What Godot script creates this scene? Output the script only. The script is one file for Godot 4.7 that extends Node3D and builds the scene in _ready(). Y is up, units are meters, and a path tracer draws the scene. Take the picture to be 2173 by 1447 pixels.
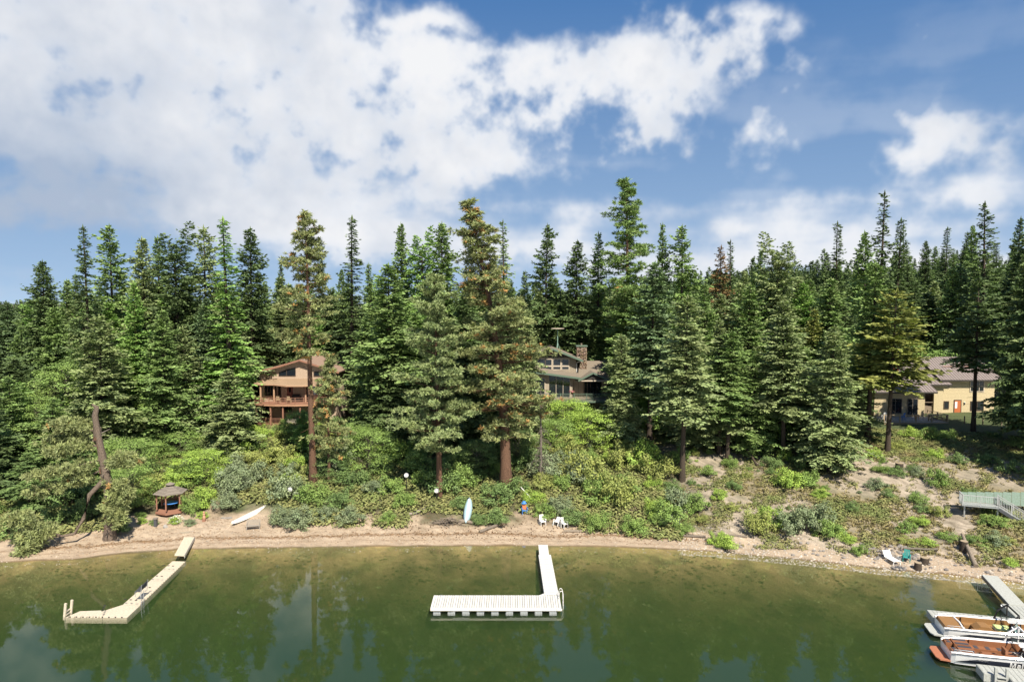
extends Node3D
# A lake shore seen from above the water: docks and boats, a sandy beach, a wooded bank with three houses, conifer forest behind.

const CAMERA_HEIGHT := 24.0
const SUN_FROM := Vector3(0.24, 0.77, 0.60)
const SHORE := [[-400.0, 40.0], [-110.0, 57.0], [-60.0, 60.8], [-47.2, 61.7], [-41.0, 62.4], [-37.3, 64.0], [-32.3, 64.95], [-26.0, 65.35], [-17.9, 65.7], [-8.6, 65.9], [0.0, 66.0], [9.9, 65.7], [18.8, 64.6], [27.0, 62.4], [32.5, 60.4], [38.0, 59.0], [43.7, 57.0], [60.0, 50.0], [90.0, 40.0], [400.0, 30.0]]
const BEACH := [[-100.0, 5.0], [-48.0, 6.0], [-40.0, 8.5], [-30.0, 8.0], [-17.0, 5.5], [0.0, 4.6], [8.0, 4.2], [14.0, 2.8], [22.0, 2.0], [40.0, 3.0], [60.0, 3.0]]
const PLATEAU := [[-100.0, 5.0], [-60.0, 5.2], [-34.0, 5.2], [-12.0, 6.0], [8.0, 6.6], [30.0, 6.4], [45.0, 6.1], [90.0, 7.0]]

var M := {}
var T := {}
var taken := {}
var rng := RandomNumberGenerator.new()
var bumps := FastNoiseLite.new()
var patches := FastNoiseLite.new()
var fine := FastNoiseLite.new()


class Geo:
	var v := PackedVector3Array()
	var n := PackedVector3Array()
	var c := PackedColorArray()
	var i := PackedInt32Array()
	var tone := Color(1, 1, 1)
	var leaves := false

	func quad(a: Vector3, b: Vector3, d: Vector3, e: Vector3) -> void:
		var o := v.size()
		var nn := (d - a).cross(b - a)
		if nn.length_squared() < 1e-14:
			nn = (e - a).cross(d - a)
		nn = nn.normalized()
		v.append(a); v.append(b); v.append(d); v.append(e)
		for k in 4:
			n.append(nn)
			c.append(tone)
		i.append(o); i.append(o + 1); i.append(o + 2); i.append(o); i.append(o + 2); i.append(o + 3)

	func tri(a: Vector3, b: Vector3, d: Vector3) -> void:
		var o := v.size()
		var nn := (d - a).cross(b - a).normalized()
		v.append(a); v.append(b); v.append(d)
		for k in 3:
			n.append(nn)
			c.append(tone)
		i.append(o); i.append(o + 1); i.append(o + 2)

	func box(at: Vector3, size: Vector3, turn := Basis.IDENTITY) -> Geo:
		var h := size * 0.5
		var x := turn.x * h.x
		var y := turn.y * h.y
		var z := turn.z * h.z
		quad(at - x + y + z, at + x + y + z, at + x - y + z, at - x - y + z)
		quad(at + x + y - z, at - x + y - z, at - x - y - z, at + x - y - z)
		quad(at + x + y + z, at + x + y - z, at + x - y - z, at + x - y + z)
		quad(at - x + y - z, at - x + y + z, at - x - y + z, at - x - y - z)
		quad(at - x + y - z, at + x + y - z, at + x + y + z, at - x + y + z)
		quad(at - x - y + z, at + x - y + z, at + x - y - z, at - x - y - z)
		return self

	# a bar of rectangular section from a to b
	func bar(a: Vector3, b: Vector3, w: float, h := -1.0) -> Geo:
		var z := (b - a)
		var l := z.length()
		if l < 1e-5:
			return self
		z /= l
		var up := Vector3.UP if absf(z.y) < 0.95 else Vector3.RIGHT
		var x := up.cross(z).normalized()
		return box((a + b) * 0.5, Vector3(w, w if h < 0.0 else h, l), Basis(x, z.cross(x), z))

	func tube(pts: PackedVector3Array, rad: PackedFloat32Array, sides := 6, cap := true) -> Geo:
		var o := v.size()
		var m := pts.size()
		for k in m:
			var dir := (pts[mini(k + 1, m - 1)] - pts[maxi(k - 1, 0)]).normalized()
			var up := Vector3.UP if absf(dir.y) < 0.9 else Vector3.RIGHT
			var x := up.cross(dir).normalized()
			var y := dir.cross(x)
			for s in sides:
				var a := TAU * s / sides
				var r := x * cos(a) + y * sin(a)
				v.append(pts[k] + r * rad[k]); n.append(r); c.append(tone)
		for k in m - 1:
			for s in sides:
				var p := o + k * sides + s
				var q := o + k * sides + (s + 1) % sides
				i.append(p); i.append(p + sides); i.append(q)
				i.append(q); i.append(p + sides); i.append(q + sides)
		if cap:
			for e in [0, m - 1]:
				var dir2 := (pts[e] - pts[1 if e == 0 else m - 2]).normalized()
				var b0 := v.size()
				v.append(pts[e]); n.append(dir2); c.append(tone)
				for s in sides:
					v.append(v[o + e * sides + s]); n.append(dir2); c.append(tone)
				for s in sides:
					i.append(b0); i.append(b0 + 1 + s); i.append(b0 + 1 + (s + 1) % sides)
		return self

	func rod(a: Vector3, b: Vector3, r: float, sides := 6, r2 := -1.0) -> Geo:
		return tube(PackedVector3Array([a, b]), PackedFloat32Array([r, r if r2 < 0.0 else r2]), sides)

	# profile is a list of (radius, height) turned about the axis
	func lathe(profile: Array, at: Vector3, sides := 16, smooth := true) -> Geo:
		for k in profile.size() - 1:
			var p: Vector2 = profile[k]
			var q: Vector2 = profile[k + 1]
			for s in sides:
				var a := TAU * s / sides
				var b := TAU * (s + 1) / sides
				var o := v.size()
				quad(at + Vector3(cos(a) * q.x, q.y, sin(a) * q.x), at + Vector3(cos(b) * q.x, q.y, sin(b) * q.x), at + Vector3(cos(b) * p.x, p.y, sin(b) * p.x), at + Vector3(cos(a) * p.x, p.y, sin(a) * p.x))
				var sl := Vector2(q.y - p.y, p.x - q.x).normalized()
				if smooth:
					for w in [[0, a], [1, b], [2, b], [3, a]]:
						n[o + w[0]] = Vector3(cos(w[1]) * sl.x, sl.y, sin(w[1]) * sl.x)
		return self

	# a flat polygon (x, y), in the plane through at spanned by ux and uy, pushed out along their normal by depth
	func slab(poly: PackedVector2Array, at: Vector3, ux: Vector3, uy: Vector3, depth: float) -> Geo:
		var nz := ux.cross(uy).normalized()
		var tris := Geometry2D.triangulate_polygon(poly)
		for f in 2:
			var o := v.size()
			for p in poly:
				v.append(at + ux * p.x + uy * p.y + nz * (depth if f == 0 else 0.0)); n.append(nz if f == 0 else -nz); c.append(tone)
			for k in range(0, tris.size(), 3):
				var a := tris[k]
				var b := tris[k + 1]
				var d := tris[k + 2]
				var ccw := (poly[b] - poly[a]).cross(poly[d] - poly[a]) > 0.0
				if ccw == (f == 0):
					i.append(o + a); i.append(o + d); i.append(o + b)
				else:
					i.append(o + a); i.append(o + b); i.append(o + d)
		var clock := Geometry2D.is_polygon_clockwise(poly)
		for k in poly.size():
			var p := poly[k]
			var q := poly[(k + 1) % poly.size()]
			var a3 := at + ux * p.x + uy * p.y
			var b3 := at + ux * q.x + uy * q.y
			if clock:
				quad(b3 + nz * depth, a3 + nz * depth, a3, b3)
			else:
				quad(a3 + nz * depth, b3 + nz * depth, b3, a3)
		return self

	# a pointed leaf or spray of needles from a along d, w half as wide
	func leaf(a: Vector3, d: Vector3, side: Vector3, sag := 0.0) -> void:
		leaves = true
		var o := v.size()
		var mid := a + d * 0.5
		var nn := d.cross(side).normalized()
		if nn.y < 0.0:
			nn = -nn
			side = -side
		v.append(a); v.append(mid + side); v.append(a + d - Vector3(0, sag, 0)); v.append(mid - side)
		n.append(nn); n.append(nn); n.append(nn); n.append(nn)
		c.append(tone); c.append(tone); c.append(tone); c.append(tone)
		i.append(o); i.append(o + 1); i.append(o + 2); i.append(o); i.append(o + 2); i.append(o + 3)

	func mesh() -> ArrayMesh:
		var m := ArrayMesh.new()
		if v.is_empty():
			return m
		if not leaves:
			# make every face run clockwise as seen from the side its normals point to
			for k in range(0, i.size(), 3):
				var p := i[k]
				var q := i[k + 1]
				var r := i[k + 2]
				if (v[r] - v[p]).cross(v[q] - v[p]).dot(n[p] + n[q] + n[r]) < 0.0:
					i[k + 1] = r
					i[k + 2] = q
		var a := []
		a.resize(Mesh.ARRAY_MAX)
		a[Mesh.ARRAY_VERTEX] = v
		a[Mesh.ARRAY_NORMAL] = n
		a[Mesh.ARRAY_COLOR] = c
		a[Mesh.ARRAY_INDEX] = i
		m.add_surface_from_arrays(Mesh.PRIMITIVE_TRIANGLES, a)
		return m


# ---------------------------------------------------------------- naming and building helpers

func numbered(called: String) -> String:
	if not taken.has(called):
		taken[called] = 0
		return called
	taken[called] += 1
	return "%s_%03d" % [called, taken[called]]


func thing(called: String, label: String, category: String, at := Vector3.ZERO, turn := 0.0, group := "") -> Node3D:
	var o := Node3D.new()
	o.name = numbered(called)
	add_child(o)
	o.position = at
	o.rotation.y = turn
	tag(o, label, category, group)
	return o


func tag(o: Node, label: String, category: String, group := "") -> Node:
	o.set_meta("label", label)
	o.set_meta("category", category)
	if group != "":
		o.set_meta("group", group)
	return o


func part(parent: Node, called: String, shape, m: Material, at := Vector3.ZERO, turn := Basis.IDENTITY) -> MeshInstance3D:
	var o := MeshInstance3D.new()
	o.name = called
	o.mesh = shape if shape is Mesh else shape.mesh()
	o.material_override = m
	o.transform = Transform3D(turn, at)
	parent.add_child(o, true)
	return o


func solo(called: String, shape, m: Material, label: String, category: String, at := Vector3.ZERO, turn := 0.0, group := "") -> MeshInstance3D:
	var o := part(self, numbered(called), shape, m, at, Basis(Vector3.UP, turn))
	tag(o, label, category, group)
	return o


func setting(called: String, shape, m: Material) -> MeshInstance3D:
	var o := part(self, called, shape, m)
	o.set_meta("kind", "structure")
	return o


func bx(size: Vector3, at := Vector3.ZERO, turn := Basis.IDENTITY) -> Geo:
	return Geo.new().box(at, size, turn)


func lin(r: float, g: float, b: float, a := 1.0) -> Color:
	var s := Color(r, g, b).linear_to_srgb()
	s.a = a
	return s


func mat(called: String, col: Color, rough := 0.8, grain := "", scale := 0.5, relief := 0.0, world := false) -> StandardMaterial3D:
	var m := StandardMaterial3D.new()
	m.resource_name = called
	m.albedo_color = col
	m.roughness = rough
	if grain != "":
		m.albedo_texture = T[grain]
		m.uv1_triplanar = true
		m.uv1_world_triplanar = world
		m.uv1_scale = Vector3.ONE * scale
		if relief > 0.0:
			m.heightmap_enabled = true
			m.heightmap_texture = T[grain]
			m.heightmap_scale = relief
	M[called] = m
	return m


func noise_texture(called: String, size: int, freq: float, octaves: int, low: Color, high: Color, kind := FastNoiseLite.TYPE_SIMPLEX_SMOOTH, mid = null, bump := false) -> void:
	var f := FastNoiseLite.new()
	f.noise_type = kind
	f.seed = 7 + T.size()
	f.frequency = freq
	f.fractal_octaves = octaves
	var t := NoiseTexture2D.new()
	t.width = size
	t.height = size
	t.seamless = true
	t.noise = f
	if bump:
		t.as_normal_map = true
		t.bump_strength = 4.0
	else:
		var g := Gradient.new()
		g.set_color(0, low)
		g.set_color(1, high)
		if mid != null:
			g.add_point(0.5, mid)
		t.color_ramp = g
	T[called] = t


func along(table: Array, x: float) -> float:
	if x <= table[0][0]:
		return table[0][1]
	for k in table.size() - 1:
		if x <= table[k + 1][0]:
			return lerpf(table[k][1], table[k + 1][1], (x - table[k][0]) / (table[k + 1][0] - table[k][0]))
	return table[-1][1]


# height of the ground at x, d metres out from under the camera (z = -d)
func ground(x: float, d: float) -> float:
	var t := d - along(SHORE, x)
	var y := 0.0
	if t < 0.0:
		y = maxf(0.10 * t - 0.0035 * t * t, -9.0)
	else:
		var b := along(BEACH, x)
		var top := along(PLATEAU, x)
		y = 0.13 * minf(t, b)
		var u := clampf((t - b) / (36.0 - b), 0.0, 1.0)
		y += (top - 0.13 * b) * (1.0 - pow(1.0 - u, 1.7))
		y += 0.012 * clampf(t - 36.0, 0.0, 200.0)
		y += smoothstep(115.0, 230.0, d) * 15.0 * smoothstep(20.0, 110.0, x)
		y += smoothstep(230.0, 800.0, d) * 14.0 * smoothstep(20.0, 220.0, x)
	return y


func ground_rough(x: float, d: float) -> float:
	var t := d - along(SHORE, x)
	var y := ground(x, d)
	var k := smoothstep(-6.0, 12.0, t) * (1.0 - 0.6 * smoothstep(33.0, 38.0, t))
	return y + bumps.get_noise_2d(x, d) * 0.32 * k + fine.get_noise_2d(x * 2.0, d * 2.0) * 0.05 * smoothstep(-1.5, -5.0, t) + fine.get_noise_2d(x, d) * (0.035 + 0.14 * k) * smoothstep(0.4, 3.0, absf(t))


func spot(x: float, d: float, lift := 0.0) -> Vector3:
	return Vector3(x, ground_rough(x, d) + lift, -d)


func duplicate_of(o: Node3D, at: Vector3, turn: float, label := "", group := "") -> Node3D:
	var base := String(o.get_meta("base")) if o.has_meta("base") else String(o.name)
	var r: Node3D = o.duplicate()
	r.name = numbered(base)
	add_child(r)
	r.position = at
	r.rotation.y = turn
	if label != "":
		r.set_meta("label", label)
	if group != "":
		r.set_meta("group", group)
	return r


# ---------------------------------------------------------------- sky

var cloud_noise := FastNoiseLite.new()
var wisp_noise := FastNoiseLite.new()
# bodies of cloud over the far shore: x and y as tangents of bearing and height, half-widths, weight, greyness
const CLOUDS := [
	[-0.64, 0.40, 0.30, 0.13, 1.0, 0.30], [-0.42, 0.37, 0.16, 0.09, 0.95, 0.10], [-0.64, 0.24, 0.26, 0.11, 1.15, 1.1], [-0.45, 0.30, 0.16, 0.10, 0.9, 0.35], [-0.26, 0.31, 0.15, 0.10, 1.15, 0.0], [-0.16, 0.255, 0.17, 0.055, 1.1, 0.0], [-0.06, 0.205, 0.11, 0.028, 0.85, 0.0], [-0.36, 0.20, 0.16, 0.05, 0.8, 0.25],
	[-0.03, 0.345, 0.09, 0.035, 1.1, 0.0], [0.07, 0.31, 0.11, 0.05, 1.1, 0.0], [0.17, 0.33, 0.07, 0.05, 1.15, 0.0], [0.24, 0.30, 0.065, 0.06, 1.1, 0.0], [0.19, 0.245, 0.055, 0.028, 0.8, 0.0], [0.28, 0.40, 0.06, 0.035, 1.0, 0.0], [0.36, 0.395, 0.07, 0.035, 1.05, 0.05], [0.33, 0.36, 0.05, 0.025, 0.6, 0.1],
	[-0.165, 0.397, 0.045, 0.013, 0.7, 0.0], [-0.10, 0.405, 0.04, 0.014, 0.75, 0.0], [0.35, 0.255, 0.07, 0.02, 0.42, 0.0], [0.33, 0.215, 0.10, 0.025, 0.38, 0.0], [0.60, 0.212, 0.10, 0.026, 0.95, 0.1], [0.69, 0.245, 0.11, 0.026, 0.8, 0.1], [0.66, 0.155, 0.14, 0.030, 1.0, 0.1], [0.74, 0.195, 0.06, 0.035, 0.6, 0.1],
	[0.22, 0.105, 0.55, 0.045, 0.62, 0.12], [0.45, 0.06, 0.42, 0.045, 0.85, 0.08], [0.05, 0.15, 0.32, 0.022, 0.5, 0.05], [-0.34, 0.14, 0.20, 0.026, 0.5, 0.2], [-0.26, 0.095, 0.24, 0.032, 0.6, 0.1], [-0.05, 0.07, 0.22, 0.03, 0.55, 0.1], [-0.70, 0.05, 0.14, 0.018, 0.5, 0.3],
	[-0.66, 0.15, 0.22, 0.045, 0.62, 1.2], [0.62, 0.385, 0.075, 0.010, 0.30, 0.0], [-0.78, 0.005, 0.2, 0.03, 0.6, 0.3], [0.325, 0.118, 0.03, 0.012, 0.6, 0.0],
]


func sky_color(dir: Vector3) -> Color:
	var e := maxf(dir.y, 0.0)
	var k := pow(clampf(e / 0.42, 0.0, 1.0), 0.62)
	var blue := Color(0.40, 0.56, 0.75).lerp(Color(0.062, 0.175, 0.41), k)
	blue = blue.lerp(Color(0.035, 0.12, 0.36), smoothstep(0.42, 1.0, e))
	var ahead := 0.0
	var val := 0.0
	var grey := 0.2
	var puffs := cloud_noise.get_noise_3dv(dir * 100.0)
	var curl := cloud_noise.get_noise_3dv(dir * 330.0 + Vector3(3, 8, 1))
	var drift := wisp_noise.get_noise_3dv(dir * 160.0)
	var streak := wisp_noise.get_noise_3dv(Vector3(dir.x * 70.0 + dir.y * 90.0, dir.y * 330.0, dir.z * 70.0))
	if dir.z < -0.2 and dir.y > -0.05:
		var tx := dir.x / -dir.z
		var ty := dir.y / -dir.z
		ahead = (1.0 - smoothstep(0.85, 1.4, absf(tx))) * (1.0 - smoothstep(0.46, 0.75, ty))
		if ahead > 0.0:
			var wx := tx + puffs * 0.045 + curl * 0.012
			var wy := ty + drift * 0.03 + curl * 0.010
			var sum := 0.0
			var gsum := 0.0
			var gw := 0.001
			for b in CLOUDS:
				var dx: float = (wx - b[0]) / b[2]
				var dy: float = (wy - b[1]) / b[3]
				var q: float = dx * dx + dy * dy
				if q < 5.0:
					var s: float = b[4] * exp(-q * 0.85)
					sum = sum + s * (1.0 - 0.55 * minf(sum, 1.0))
					gsum += b[5] * s
					gw += s
			grey = gsum / gw
			val = minf(sum, 1.15) - 0.52
	var flat := Vector3(dir.x, 0.0, dir.z) / (e + 0.12)
	var common := wisp_noise.get_noise_3dv(flat * 34.0 + Vector3(31, 0, 9)) * 0.9 + puffs * 0.35 - 0.02
	val = lerpf(common, val * 0.72, ahead)
	val += (puffs * 0.70 + curl * 0.34 - 0.05) * ahead * lerpf(0.4, 1.0, smoothstep(0.10, 0.22, e))
	val += streak * 0.42 * (1.0 - smoothstep(0.10, 0.28, e))
	# thick bodies are opaque, their edges fray into veils
	var dens := smoothstep(-0.22, 0.34, val)
	dens *= lerpf(dens, 1.0, 0.45)
	dens = maxf(dens, 0.42 * smoothstep(-0.05, 0.6, streak + puffs * 0.7) * smoothstep(0.45, 0.05, e))
	var body := smoothstep(0.0, 0.6, val)
	var lit := Color(0.66, 0.71, 0.79).lerp(Color(0.83, 0.83, 0.84), body)
	var shaded := Color(0.34, 0.42, 0.55)
	var fold := wisp_noise.get_noise_3dv(dir * 120.0 + Vector3(5, 5, 5))
	var g := clampf(grey * 0.98 + fold * 0.42 + curl * 0.22 - 0.04, 0.0, 0.92)
	return blue.lerp(lit.lerp(shaded, g), dens * 0.96)


func sky_part(w: int, h: int, x0: int, x1: int, y0: int, y1: int) -> Image:
	var bytes := PackedByteArray()
	bytes.resize((x1 - x0) * (y1 - y0) * 3)
	var at := 0
	for y in range(y0, y1):
		var up := PI * (0.5 - (y + 0.5) / h)
		var cu := cos(up)
		var su := sin(up)
		for x in range(x0, x1):
			var a := TAU * (x + 0.5) / w
			var col := sky_color(Vector3(sin(a) * cu, su, -cos(a) * cu)).linear_to_srgb()
			bytes[at] = int(clampf(col.r, 0.0, 1.0) * 255.0 + 0.5)
			bytes[at + 1] = int(clampf(col.g, 0.0, 1.0) * 255.0 + 0.5)
			bytes[at + 2] = int(clampf(col.b, 0.0, 1.0) * 255.0 + 0.5)
			at += 3
	return Image.create_from_data(x1 - x0, y1 - y0, false, Image.FORMAT_RGB8, bytes)


func make_sky() -> PanoramaSkyMaterial:
	cloud_noise.noise_type = FastNoiseLite.TYPE_SIMPLEX_SMOOTH
	cloud_noise.seed = 5
	cloud_noise.frequency = 0.075
	cloud_noise.fractal_octaves = 6
	cloud_noise.fractal_gain = 0.52
	wisp_noise.noise_type = FastNoiseLite.TYPE_SIMPLEX_SMOOTH
	wisp_noise.seed = 12
	wisp_noise.frequency = 0.03
	wisp_noise.fractal_octaves = 5
	var w := 4096
	var h := 2048
	var im := sky_part(512, 256, 0, 512, 0, 256)
	im.resize(w, h, Image.INTERPOLATE_CUBIC)
	# the sky over the far shore in full detail; the middle of this view is at the edge of the picture, where it wraps
	var half := int(w * 41.0 / 360.0)
	var y0 := int(h * (0.5 - 31.0 / 180.0))
	var y1 := int(h * (0.5 + 1.0 / 180.0))
	im.blit_rect(sky_part(w, h, 0, half, y0, y1), Rect2i(0, 0, half, y1 - y0), Vector2i(0, y0))
	im.blit_rect(sky_part(w, h, w - half, w, y0, y1), Rect2i(0, 0, half, y1 - y0), Vector2i(w - half, y0))
	var s := PanoramaSkyMaterial.new()
	s.panorama = ImageTexture.create_from_image(im)
	return s


# ---------------------------------------------------------------- terrain

func ground_tone(x: float, d: float, t: float) -> Color:
	var p := patches.get_noise_2d(x, d)
	var q := patches.get_noise_2d(x * 3.1 + 50.0, d * 3.1)
	var f := fine.get_noise_2d(x * 1.7, d * 1.7)
	var sand := Color(0.56, 0.445, 0.325).lerp(Color(0.47, 0.365, 0.26), clampf(0.5 + q, 0.0, 1.0))
	if t < 0.0:
		# sandy bed with patches of weed and sunken leaf litter
		var c0 := Color(0.42, 0.315, 0.125).lerp(Color(0.17, 0.165, 0.05), smoothstep(-0.25, 0.35, q + p * 0.6) * 0.6)
		c0 = c0.lerp(Color(0.13, 0.085, 0.035), smoothstep(0.28, 0.5, q + f * 0.35) * 0.5)
		return c0 * (1.0 + 0.35 * f)
	var b := along(BEACH, x)
	var dirt := Color(0.30, 0.235, 0.16)
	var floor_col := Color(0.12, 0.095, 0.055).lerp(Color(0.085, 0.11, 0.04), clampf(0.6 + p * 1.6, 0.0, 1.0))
	var dry := Color(0.24, 0.20, 0.10)
	var grass := Color(0.085, 0.12, 0.035)
	var c := sand
	# damp strip at the water, two lines of washed-up needles and twigs
	c = c.lerp(Color(0.22, 0.15, 0.08), 1.0 - smoothstep(0.05, 0.35, t + q * 0.25))
	var wrack := exp(-pow((t - 2.3 - p * 0.5 - q * 0.35) / 0.16, 2.0)) + 0.6 * exp(-pow((t - 1.1 - p * 0.4 - q * 0.2) / 0.10, 2.0))
	c = c.lerp(Color(0.19, 0.115, 0.055), clampf(wrack * (0.6 + f), 0.0, 0.8) * (1.0 - smoothstep(12.0, 22.0, x)))
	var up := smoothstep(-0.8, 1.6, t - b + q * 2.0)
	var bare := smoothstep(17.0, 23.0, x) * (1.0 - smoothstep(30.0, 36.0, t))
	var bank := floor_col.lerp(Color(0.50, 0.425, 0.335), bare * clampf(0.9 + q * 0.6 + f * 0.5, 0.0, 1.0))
	bank = bank.lerp(dry, bare * smoothstep(0.05, 0.35, p + f * 0.4) * 0.6)
	bank = bank.lerp(grass, bare * smoothstep(0.2, 0.45, q * 0.7 + p * 0.8) * 0.6)
	# trodden paths and sandy scars in the bushes
	for s in [[-44.0, 88.0, 3.4, 2.0], [-42.0, 93.0, 2.6, 2.2], [-46.5, 84.0, 2.0, 1.6], [-30.5, 92.0, 3.4, 1.6], [-27.0, 90.0, 2.4, 1.4], [-34.0, 88.0, 1.6, 3.0], [-27.5, 96.0, 5.0, 2.5], [-33.0, 73.0, 1.4, 3.0], [2.5, 72.0, 2.4, 2.6], [12.5, 73.0, 2.6, 5.0], [14.0, 79.0, 2.0, 3.0]]:
		var dd := Vector2((x - s[0]) / s[2], (d - s[1]) / s[3]).length() + q * 0.5
		bank = bank.lerp(dirt, 0.9 * (1.0 - smoothstep(0.6, 1.1, dd)))
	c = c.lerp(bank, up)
	# mown grass before the house with the metal roof
	var lawn := smoothstep(40.0, 43.0, x) * smoothstep(29.0, 33.0, t)
	c = c.lerp(grass, lawn * 0.85)
	return c * (1.0 + 0.30 * f)


func steps(list: Array) -> PackedFloat32Array:
	var out := PackedFloat32Array()
	for s in list:
		var a: float = s[0]
		while a < s[1] - 1e-4:
			out.append(a)
			a += s[2]
	out.append(list[-1][1])
	return out


func make_terrain() -> void:
	var xs := steps([[-4000.0, -400.0, 900.0], [-400.0, -120.0, 28.0], [-120.0, -60.0, 3.0], [-60.0, 60.0, 0.4], [60.0, 120.0, 3.0], [120.0, 400.0, 28.0], [400.0, 4000.0, 900.0]])
	var ts := steps([[-2000.0, -200.0, 300.0], [-200.0, -60.0, 20.0], [-60.0, -30.0, 3.0], [-30.0, -4.0, 0.5], [-4.0, 10.0, 0.2], [10.0, 40.0, 0.5], [40.0, 100.0, 3.0], [100.0, 240.0, 10.0], [240.0, 800.0, 70.0], [800.0, 5000.0, 600.0]])
	var g := Geo.new()
	var nx := xs.size()
	for j in ts.size():
		for k in nx:
			var x := xs[k]
			var s := along(SHORE, x)
			var d := s + ts[j]
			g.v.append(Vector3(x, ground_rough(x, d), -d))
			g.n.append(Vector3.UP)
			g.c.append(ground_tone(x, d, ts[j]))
	for j in ts.size() - 1:
		for k in nx - 1:
			var o := j * nx + k
			g.i.append(o); g.i.append(o + nx); g.i.append(o + 1)
			g.i.append(o + 1); g.i.append(o + nx); g.i.append(o + nx + 1)
	for j in ts.size():
		for k in nx:
			var o := j * nx + k
			var dx := g.v[j * nx + mini(k + 1, nx - 1)] - g.v[j * nx + maxi(k - 1, 0)]
			var dz := g.v[mini(j + 1, ts.size() - 1) * nx + k] - g.v[maxi(j - 1, 0) * nx + k]
			var nn := dx.cross(dz).normalized()
			g.n[o] = nn if nn.y > 0.0 else -nn
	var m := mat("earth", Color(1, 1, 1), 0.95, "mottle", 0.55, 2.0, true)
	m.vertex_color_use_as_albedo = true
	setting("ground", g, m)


func make_lake() -> void:
	var m := StandardMaterial3D.new()
	m.resource_name = "lake_surface"
	m.transparency = BaseMaterial3D.TRANSPARENCY_ALPHA
	m.albedo_color = Color(0.6, 0.7, 0.6, 0.02)
	m.roughness = 0.01
	m.metallic_specular = 0.5
	m.normal_enabled = true
	m.normal_texture = T["ripple"]
	m.normal_scale = 0.02
	m.uv1_triplanar = true
	m.uv1_world_triplanar = true
	m.uv1_scale = Vector3(0.16, 0.16, 0.16)
	var g := Geo.new()
	g.quad(Vector3(-3000, 0, -140), Vector3(3000, 0, -140), Vector3(3000, 0, 1500), Vector3(-3000, 0, 1500))
	setting("water_surface", g, m)
	var f := FogVolume.new()
	f.name = "lake_water"
	f.shape = RenderingServer.FOG_VOLUME_SHAPE_BOX
	f.size = Vector3(400, 9.0, 200)
	f.position = Vector3(0, -4.51, 25)
	var fm := FogMaterial.new()
	fm.resource_name = "green_water"
	fm.albedo = lin(0.08, 0.165, 0.032)
	fm.density = 0.52
	f.material = fm
	f.set_meta("kind", "structure")
	add_child(f)


# ---------------------------------------------------------------- trees and shrubs

var KINDS := {}


func unit_random() -> Vector3:
	var z := rng.randf_range(-1.0, 1.0)
	var a := rng.randf() * TAU
	var r := sqrt(1.0 - z * z)
	return Vector3(r * cos(a), z, r * sin(a))


func grey_tone(low: float, high: float) -> Color:
	var k := rng.randf_range(low, high)
	return Color(k * rng.randf_range(0.92, 1.0), k, k * rng.randf_range(0.85, 1.0))


# one conifer branch carrying flat sprays of needles on both sides
func bough(g: Geo, wood: Geo, o: Vector3, ang: float, length: float, rise: float, droop: float, spray: float, gap: float, roll: float) -> void:
	var out := Vector3(cos(ang), 0, sin(ang))
	var lat := Vector3(-out.z, 0, out.x)
	var count := maxi(2, int(ceil(length / gap)))
	var tone := grey_tone(0.50, 0.92)
	if wood != null and length > 1.2:
		var e := o + out * length * 0.9 + Vector3(0, (rise * 0.9 - droop * 0.81) * length, 0)
		wood.rod(o, o.lerp(e, 0.5) + Vector3(0, droop * 0.25 * length, 0), 0.05, 3, 0.03)
	for j in count:
		var s := (j + 0.6) / count
		if s < 0.14:
			continue
		var p := o + out * (s * length) + Vector3(0, (rise * s - droop * s * s) * length, 0)
		p += Vector3(rng.randf_range(-0.12, 0.12), rng.randf_range(-0.28, 0.16) * minf(1.0, length * 0.5), rng.randf_range(-0.12, 0.12))
		var tan := (out + Vector3(0, rise - 2.0 * droop * s, 0)).normalized()
		var l := clampf(0.42 * length * (1.0 - s) + spray * 0.8, spray * 0.6, spray * 2.3) * rng.randf_range(0.75, 1.25)
		for side in [-1.0, 1.0]:
			var d: Vector3 = (tan * rng.randf_range(0.45, 0.95) + lat * side * rng.randf_range(0.5, 1.0) + Vector3(0, rng.randf_range(-0.55, 0.30), 0)).normalized()
			var w := d.cross(Vector3.UP).normalized().rotated(d, rng.randf_range(-roll, roll)) * spray * rng.randf_range(0.26, 0.40)
			var k := rng.randf_range(0.85, 1.15)
			g.tone = Color(tone.r * k, tone.g * k, tone.b * k)
			if l > spray * 1.25:
				g.leaf(p, d * l * 0.62, w, 0.03)
				var p2: Vector3 = p + d * l * 0.5
				var d2: Vector3 = d.rotated(Vector3.UP, rng.randf_range(-0.5, 0.5))
				g.leaf(p2, d2 * l * 0.55, w.rotated(d, rng.randf_range(-1.0, 1.0)), 0.06)
				g.leaf(p + d * l * 0.25, (d * 0.4 + tan * 0.7 + unit_random() * 0.35).normalized() * l * 0.5, w * 0.9, 0.05)
			else:
				g.leaf(p, d * l, w, 0.04)
		g.leaf(p, (tan + unit_random() * 0.45).normalized() * spray * rng.randf_range(0.8, 1.3), lat.rotated(tan, rng.randf_range(-1.3, 1.3)) * spray * 0.3, 0.02)


func trunk_line(h: float, r: float, wobble: float, lean := Vector3.ZERO, upto := 1.0) -> Geo:
	var g := Geo.new()
	var pts := PackedVector3Array()
	var rad := PackedFloat32Array()
	var off := Vector3.ZERO
	for k in 11:
		var t := k / 10.0 * upto
		pts.append(Vector3(0, h * t - (0.6 if k == 0 else 0.0), 0) + off + lean * t * t)
		rad.append(r * (1.0 - 0.94 * t) * (1.35 if k == 0 else 1.0) + 0.015)
		off += Vector3(rng.randf_range(-1, 1), 0, rng.randf_range(-1, 1)) * wobble
	return g.tube(pts, rad, 8)


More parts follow.
